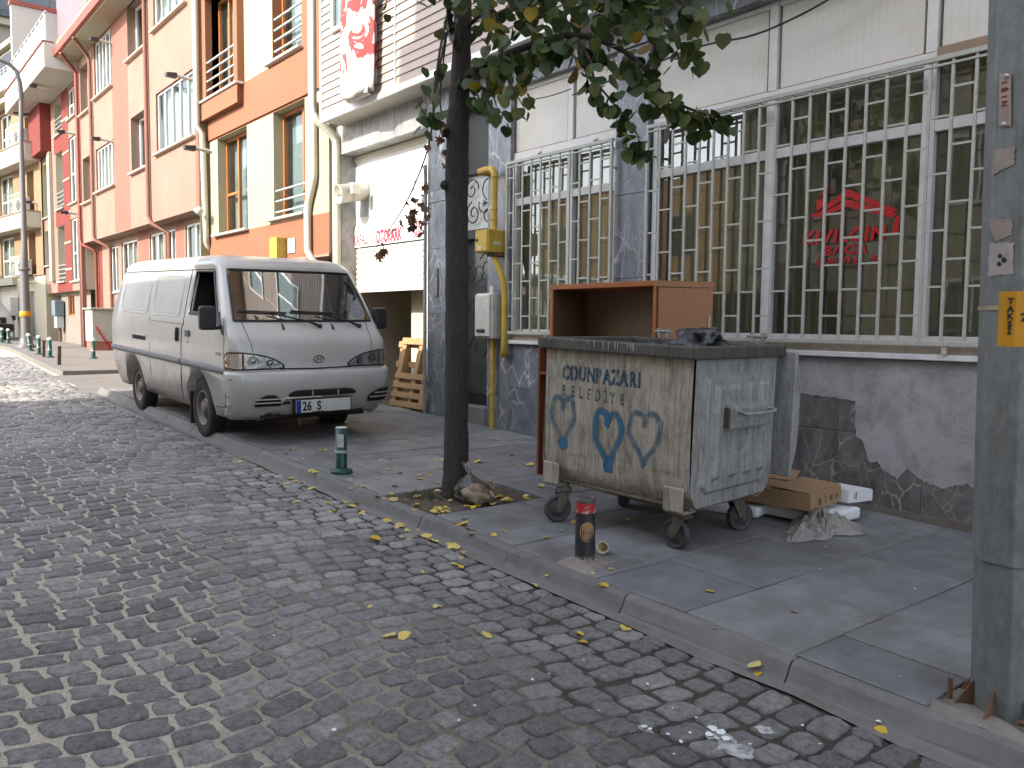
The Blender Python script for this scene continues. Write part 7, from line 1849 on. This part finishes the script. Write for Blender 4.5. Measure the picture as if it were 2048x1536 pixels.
# thin hanging twig with dry lobed leaves
TW = branch([(905, 30, T - .1), (893, 70, T - .2), (880, 130, T - .3), (868, 220, T - .3), (855, 300, T - .3), (820, 390, T - .3), (785, 450, T - .3), (745, 505, T - .3)], .012, .0025, 'hanging_twig')
TW2 = branch([(845, 330, T - .3), (855, 370, T - .3), (850, 420, T - .3), (842, 465, T - .3)], .003, .0015, 'hanging_twig'); TW3 = branch([(830, 360, T - .3), (822, 410, T - .3), (816, 440, T - .3)], .003, .0015, 'hanging_twig')
branch([(893, 70, T - .2), (880, 190, T - .2), (886, 240, T - .1)], .008, .005, 'hanging_twig')
def leafmat(name, cols, tr=.25):
    mt, nt, bs = nodes_of(name); out = nt.nodes['Material Output']; oi = nd(nt, 'ShaderNodeObjectInfo'); ge = nd(nt, 'ShaderNodeNewGeometry')
    r_ = math_(nt, 'FRACT', math_(nt, 'ADD', oi.outputs['Random'], ge.outputs['Random Per Island']))
    c = ramp(nt, r_, cols); v = coords(nt)
    c = mix(nt, 1.0, c, ramp(nt, noise(nt, v, 16, 5, .6), [(.3, .72), (.75, 1.25)]), 'MULTIPLY')
    nt.links.new(c, bs.inputs['Base Color']); bs.inputs['Roughness'].default_value = .48; bs.inputs['Specular IOR Level'].default_value = .4
    tl = nd(nt, 'ShaderNodeBsdfTranslucent'); nt.links.new(c, tl.inputs[0]); mx = nd(nt, 'ShaderNodeMixShader'); mx.inputs[0].default_value = tr
    nt.links.new(bs.outputs[0], mx.inputs[1]); nt.links.new(tl.outputs[0], mx.inputs[2]); nt.links.new(mx.outputs[0], out.inputs[0]); return mt
LEAF = leafmat('green_leaf', [(0, (.026, .05, .015)), (.4, (.042, .072, .020)), (.75, (.075, .10, .026)), (.93, (.12, .13, .035)), (.965, (.34, .26, .03)), (1, (.24, .14, .03))])
DRY = leafmat('dry_leaf', [(0, (.11, .05, .03)), (.5, (.15, .065, .035)), (1, (.2, .10, .05))], .15)
YEL = leafmat('yellow_leaf', [(0, (.58, .40, .03)), (.5, (.62, .47, .09)), (.8, (.60, .50, .2)), (1, (.36, .20, .07))], .1)
HEART = [(0, 0), (.24, -.06), (.47, .06), (.55, .30), (.48, .57), (.27, .82), (0, 1.0), (-.27, .82), (-.48, .57), (-.55, .30), (-.47, .06), (-.24, -.06)]
def leafgeo(mb, M4, size, cup=.18, R=Rt, outline=HEART):
    vs = []; j = R.uniform(.88, 1.12)
    for k, (x, y) in enumerate(outline):
        xx = x * j * R.uniform(.92, 1.06); yy = y * R.uniform(.94, 1.05)
        vs.append(M4 @ Vector((xx * size, yy * size, (-cup * abs(xx) ** 1.5 - cup * .55 * (yy - .3) ** 2 + R.uniform(-.03, .03)) * size)))
    n = len(vs); c = [M4 @ Vector((0, yk * size, (-cup * .55 * (yk - .3) ** 2 - .0) * size)) for yk in (.12, .45, .75)]
    b = vs + c
    fs = [(0, 1, n), (1, 2, n), (2, 3, n), (3, n + 1, n), (3, 4, n + 1), (4, 5, n + 2), (4, n + 2, n + 1), (5, 6, n + 2), (6, 7, n + 2), (7, 8, n + 2), (8, n + 1, n + 2), (8, 9, n + 1), (9, n, n + 1), (9, 10, n), (10, 11, n), (11, 0, n)]
    mb.add(b, fs, 0, True)
lm = []
for k in range(5):
    mb = MB(); leafgeo(mb, Matrix.Identity(4), 1.0, Rt.uniform(.1, .35)); lm.append(mb.mesh('leaf', LEAF))
MAPLE = [(0, 0), (.18, .02), (.42, -.10), (.36, .14), (.62, .30), (.40, .38), (.46, .70), (.20, .56), (0, 1.0), (-.2, .56), (-.46, .70), (-.40, .38), (-.62, .30), (-.36, .14), (-.42, -.10), (-.18, .02)]
def mgeo(mb, M4, size, R):
    vs = [M4 @ Vector((x * size * R.uniform(.85, 1.1), y * size * R.uniform(.9, 1.1), R.uniform(-.14, .14) * size)) for x, y in MAPLE]; n = len(vs); vs.append(M4 @ Vector((0, .35 * size, .05 * size)))
    mb.add(vs, [(k, (k + 1) % n, n) for k in range(n)], 0, True)
dm = []
for k in range(3):
    mb = MB(); mgeo(mb, Matrix.Identity(4), 1.0, Rt); dm.append(mb.mesh('dry_leaf', DRY))
def leafrot(droop, R):
    az = R.uniform(0, 2 * pi)
    q = Matrix.Rotation(az, 4, 'Z') @ Matrix.Rotation(radians(-R.gauss(droop, 22)), 4, 'X') @ Matrix.Rotation(R.uniform(-.7, .7), 4, 'Y'); return q
spots = []
def along(path, n, spread, t0=.15, t1=1.0, size=(.085, .13), drop=.0):
    L = len(path) - 1
    for _ in range(n):
        t = t0 + (t1 - t0) * Rt.random(); i = min(int(t * L), L - 1); p = path[i].lerp(path[i + 1], t * L - i)
        k = spread * (.5 + .5 * Rt.random())
        d = Vector((Rt.gauss(0, 1), Rt.gauss(0, 1), Rt.gauss(0, .8))).normalized() * k * Rt.random() ** .5
        spots.append((p + d + Vector((0, 0, -drop * Rt.random())), Rt.uniform(*size)))
along(B[0], 90, .22, .12, .55, drop=.16); along(B[0], 44, .17, .55, .80, drop=.12); along(B[0], 26, .10, .80, 1.0, (.07, .105), .06)
along(B[1], 150, .30, .15, 1.0, drop=.12); along(B[2], 44, .16, .2, 1.0, (.075, .11)); along(B[3], 60, .17, .1, 1, (.07, .11), .06); along(B[3], 6, .07, .85, 1.0, (.07, .10))
along(B[4], 20, .2); along(B[5], 20, .12, .3, 1, (.07, .11)); along(B[6], 130, .32, .10, 1.0, drop=.2); along(B[7], 20, .12, .3, 1, (.07, .10)); along(B[8], 14, .14, .3, 1, (.06, .09))
# the crown going on above the picture
up = []
for _ in range(26):
    a = Rt.uniform(0, 2 * pi); r = Rt.uniform(.8, 2.0); z0_ = Rt.uniform(4.6, 5.8)
    e = Vector((tx0 + cos(a) * r, ty0 + sin(a) * r * .9, z0_ + Rt.uniform(.2, 1.4)))
    if e.x > 5.6: e.x = 5.6
    b0_ = Vector((tx0, ty0, z0_)); pth = [b0_, b0_.lerp(e, .5) + Vector((0, 0, .2)), e]
    MB().tube(pth, [.03, .018, .006], 6).build('branch', BARK, tree); up.append(pth)
for pth in up: along(pth, 34, .42, .25, 1.0, (.08, .13))
org = origin_of(tree)
vis = [s for s in spots if -40 < pix(s[0])[0] < 2088 and -60 < pix(s[0])[1] < 1000]
vis.sort(key=lambda s: pix(s[0])[2] / s[1]); keep = set(id(s) for s in vis[:255])
mass = MB()
for s in spots:
    p, size = s; q = leafrot(62, Rt)
    if id(s) in keep:
        o = link('leaf', Rt.choice(lm), tree); o.matrix_basis = Matrix.Translation(p - org) @ q @ Matrix.Scale(size, 4)
    else: leafgeo(mass, Matrix.Translation(p) @ q, size)
o = mass.build('foliage', LEAF, tree); o['kind'] = 'stuff'
def dry(path, n, t0, t1, sp, size):
    L = len(path) - 1
    for _ in range(n):
        t = Rt.uniform(t0, t1); i = min(int(t * L), L - 1); p = path[i].lerp(path[i + 1], t * L - i) + Vector((Rt.gauss(0, sp), Rt.gauss(0, sp), -abs(Rt.gauss(0, sp))))
        o = link('dry_leaf', Rt.choice(dm), tree); o.matrix_basis = Matrix.Translation(p - org) @ leafrot(75, Rt) @ Matrix.Scale(Rt.uniform(*size), 4)
dry(TW, 6, .86, 1.0, .03, (.05, .085)); dry(TW2, 7, .2, 1, .02, (.05, .09)); dry(TW3, 8, .3, 1, .03, (.055, .09)); dry(TW, 4, .55, .75, .03, (.04, .07)); dry(TW3, 3, .9, 1.0, .03, (.07, .1))
for (px, py) in ((886, 255), (884, 275), (888, 300), (880, 285), (890, 245), (886, 325)):
    o = link('dry_leaf', Rt.choice(dm), tree); o.matrix_basis = Matrix.Translation(at(px, py, T - .12) - org) @ leafrot(80, Rt) @ Matrix.Scale(Rt.uniform(.06, .09), 4)
# soil in the pit
soil = MB()
def soilf(u, v):
    x = PIT[0] + .04 + (PIT[1] - PIT[0] - .03) * u; y = PIT[2] + (PIT[3] - PIT[2]) * v; d = sqrt((x - tx0) ** 2 + (y - ty0) ** 2)
    return (x, y, zp(y) - .035 + .03 * max(0, 1 - d / .4) + .007 * sin(x * 31 + y * 17) + .005 * sin(x * 67 - y * 41))
soil.grid(soilf, 30, 22); tag(soil.build('tree_pit_soil', EARTH), kind='structure')
gr = MB(); Rg = random.Random(2); GRS = leafmat('grass_blade', [(0, (.045, .07, .03)), (1, (.09, .12, .05))])
for _ in range(260):
    c = Rg.choice([(3.62, 5.50, .14), (3.72, 5.38, .1), (3.55, 5.58, .1), (3.80, 5.30, .06)]); a = Rg.uniform(0, 6.3); r = c[2] * Rg.random()
    x, y = c[0] + r * cos(a), c[1] + r * sin(a); z = zp(y) - .03; h = Rg.uniform(.02, .07); dx, dy = Rg.uniform(-.035, .035), Rg.uniform(-.035, .035); w_ = .003
    gr.add([(x - w_, y, z), (x + w_, y, z), (x + dx * .5 + w_ * .6, y + dy * .5, z + h * .7), (x + dx, y + dy, z + h)], [(0, 1, 2), (0, 2, 3)])
o = gr.build('grass', GRS); tag(o, kind='stuff')

# ------------------------------------------------------------------ fallen leaves and litter
fl_m = []
for k in range(6):
    mb = MB(); R = random.Random(50 + k); leafgeo(mb, Matrix.Identity(4), 1.0, R.uniform(-.5, .5), R); fl_m.append(mb.mesh('fallen_leaf', YEL))
hand = [(790, 1272, 38), (797, 1281, 30), (976, 1284, 26), (877, 1220, 22), (903, 1136, 20), (752, 1085, 26), (741, 1084, 18), (1068, 1142, 20), (1097, 1168, 14), (1125, 1178, 12), (1199, 1205, 26), (1253, 1263, 22), (1167, 1293, 20), (1152, 1274, 24), (1427, 1300, 22), (1515, 1345, 34), (1508, 1352, 20), (1468, 1333, 16), (1419, 1182, 20), (1588, 1226, 14), (1757, 1470, 26), (853, 1053, 24), (866, 1056, 16), (875, 1057, 18), (906, 1073, 26), (926, 1080, 20), (947, 1099, 16), (800, 1032, 26), (788, 1030, 20), (816, 1040, 16), (815, 1082, 20), (802, 1081, 16), (762, 1085, 16), (942, 1061, 22), (920, 1049, 24), (904, 1050, 16), (922, 1041, 16), (768, 1017, 22), (760, 1020, 16), (695, 990, 26), (703, 988, 24), (700, 997, 16), (718, 992, 14), (728, 1001, 16), (713, 1016, 14), (691, 1009, 12), (661, 1028, 16), (633, 966, 16), (617, 957, 20), (623, 961, 14), (598, 947, 12), (608, 946, 12), (583, 940, 14), (522, 936, 14), (550, 988, 12), (588, 967, 12), (571, 973, 14), (592, 1009, 16), (650, 1011, 14), (664, 1027, 14), (595, 899, 12), (641, 901, 12), (781, 918, 18), (760, 919, 14), (713, 952, 16), (699, 958, 16), (725, 972, 14), (794, 973, 22), (787, 987, 10), (792, 972, 14), (840, 945, 16), (843, 951, 12), (863, 950, 18), (846, 957, 18), (884, 922, 14), (885, 935, 12), (952, 926, 20), (942, 948, 14), (1005, 918, 12), (1033, 907, 14), (1043, 930, 14), (1066, 932, 20), (1012, 884, 12), (1020, 912, 12), (1045, 926, 12), (1076, 973, 18), (1090, 1075, 16), (987, 1074, 14), (1633, 1068, 18), (1583, 1067, 14), (1903, 1047, 22), (1718, 1025, 10), (1225, 1137, 18), (1190, 1147, 12), (1207, 1172, 14), (868, 1086, 14), (1008, 1063, 12), (825, 1046, 14), (835, 1064, 12), (845, 1152, 10), (735, 1222, 14)]
GL = {'c': 'yellow fallen leaf lying on the dark cobbles', 'k': 'yellow fallen leaf lying on the kerb or gutter strip', 'p': 'yellow fallen leaf lying on the grey paving slabs', 't': 'yellow fallen leaf lying on the soil of the tree pit'}
GG = {'c': 'fallen leaves on the cobbles', 'k': 'fallen leaves on the kerb', 'p': 'fallen leaves on the pavement', 't': 'fallen leaves in the tree pit'}
Rf = random.Random(33)
def drop_leaf(x, y, size):
    if x < 3.09: z, k = zr(y) + .022, 'c'
    elif x < 3.17: z, k = zr(y) + .014, 'k'
    elif x < 3.29: z, k = zr(y) + .022 + min(1, (x - 3.17) / .055) * .085, 'k'
    elif PIT[0] < x < PIT[1] and PIT[2] < y < PIT[3]: z, k = zp(y) - .0, 't'
    else: z, k = zp(y) + .006, 'p'
    o = link('fallen_leaf', Rf.choice(fl_m)); tag(o, GL[k], 'leaf', GG[k])
    o.matrix_basis = Matrix.Translation((x, y, z)) @ Matrix.Rotation(Rf.uniform(0, 6.3), 4, 'Z') @ Matrix.Rotation(Rf.uniform(-.35, .35), 4, 'X') @ Matrix.Rotation(Rf.uniform(-.35, .35), 4, 'Y') @ Matrix.Scale(size, 4)
for px, py, s_ in hand:
    p = ong(px, py, zr)
    if p.x > 3.25: p = ong(px, py, zp)
    d = (RR.transposed() @ (p - CAM)).z; drop_leaf(p.x, p.y, min(.085, s_ / 1660 * d * .85))
for _ in range(46): drop_leaf(Rf.uniform(3.3, 4.33), Rf.choice([Rf.uniform(4.98, 5.66), Rf.uniform(4.98, 5.2)]), Rf.uniform(.035, .065))
for _ in range(60): drop_leaf(min(6.2, max(2.2, Rf.gauss(3.5, .7))), Rf.uniform(4.0, 8.3), Rf.uniform(.02, .045))
# white flakes of plaster and paper
FLK = mat('white_flake', (.68, .68, .68), .7, .04, 4, 0); fm = []
for k in range(3):
    mb = MB(); R = random.Random(k); mb.add([(R.uniform(.6, 1.1) * cos(a), R.uniform(.6, 1.1) * sin(a), R.uniform(0, .5)) for a in (0, 1, 2.2, 3.3, 4.4, 5.5)], [(0, 1, 2, 3, 4, 5)]); fm.append(mb.mesh('plaster_flake', FLK))
def flake(px, py, s_, lab='small white flake of plaster lying on the cobbles', g='white flakes on the street'):
    p = ong(px, py, zr)
    if p.x > 3.25: p = ong(px, py, zp); lab, g = 'small white speck of litter on the paving slabs', 'white specks on the pavement'
    o = link('plaster_flake', Rf.choice(fm)); o.location = (p.x, p.y, (zp(p.y) + .006) if p.x > 3.25 else zr(p.y) + .022); o.rotation_euler = (0, 0, Rf.uniform(0, 6)); d = (RR.transposed() @ (p - CAM)).z; o.scale = [s_ / 1660 * d * .5] * 3
    tag(o, lab, 'flake', g)
for q in ((1295, 1378, 9), (1168, 1330, 6), (1098, 1357, 6), (1166, 1328, 5), (1348, 1362, 7), (1065, 1369, 9), (1288, 1465, 16), (1300, 1470, 12), (1335, 1480, 10), (1380, 1477, 9), (1362, 1495, 12), (949, 1422, 8), (918, 1452, 8), (1345, 1427, 6), (1348, 1520, 8), (1756, 1454, 12), (1604, 1462, 8), (1640, 1500, 10), (1500, 1500, 9), (1392, 1446, 6), (1198, 1432, 6), (1255, 1227, 5), (1189, 1203, 9), (940, 1093, 6), (129, 1232, 10), (75, 1296, 8), (389, 1288, 7), (548, 1280, 7), (668, 1472, 12), (645, 1080, 4), (1425, 1470, 26), (1440, 1478, 24), (1452, 1490, 22), (1418, 1482, 18), (1432, 1488, 14), (1652, 1095, 5), (1560, 1060, 6), (1790, 1058, 5), (1830, 1180, 6), (1801, 1355, 7), (1250, 1162, 4), (1640, 1140, 5), (2020, 1150, 6)): flake(*q)
SPL = paint_mat('spilt_plaster', (.60, .60, .60), .45, 16, .9)
spill = empty('plaster_spill', (1.6, 1.6, zr(1.6)), 'splashed white plaster on the cobbles at the lower right', 'spill')
for (px, py, r_) in ((1440, 1484, 22), (1470, 1510, 30), (1290, 1468, 12), (1530, 1470, 14)):
    p = ong(px, py, zr); n = 18; d = (RR.transposed() @ (p - CAM)).z; rr = r_ / 1660 * d
    MB().add([(p.x + rr * cos(k * 2 * pi / n) * Rf.uniform(.6, 1.25), p.y + rr * 1.6 * sin(k * 2 * pi / n) * Rf.uniform(.6, 1.2), zr(p.y) + .0205) for k in range(n)], [tuple(range(n))]).build('splash', SPL, spill)
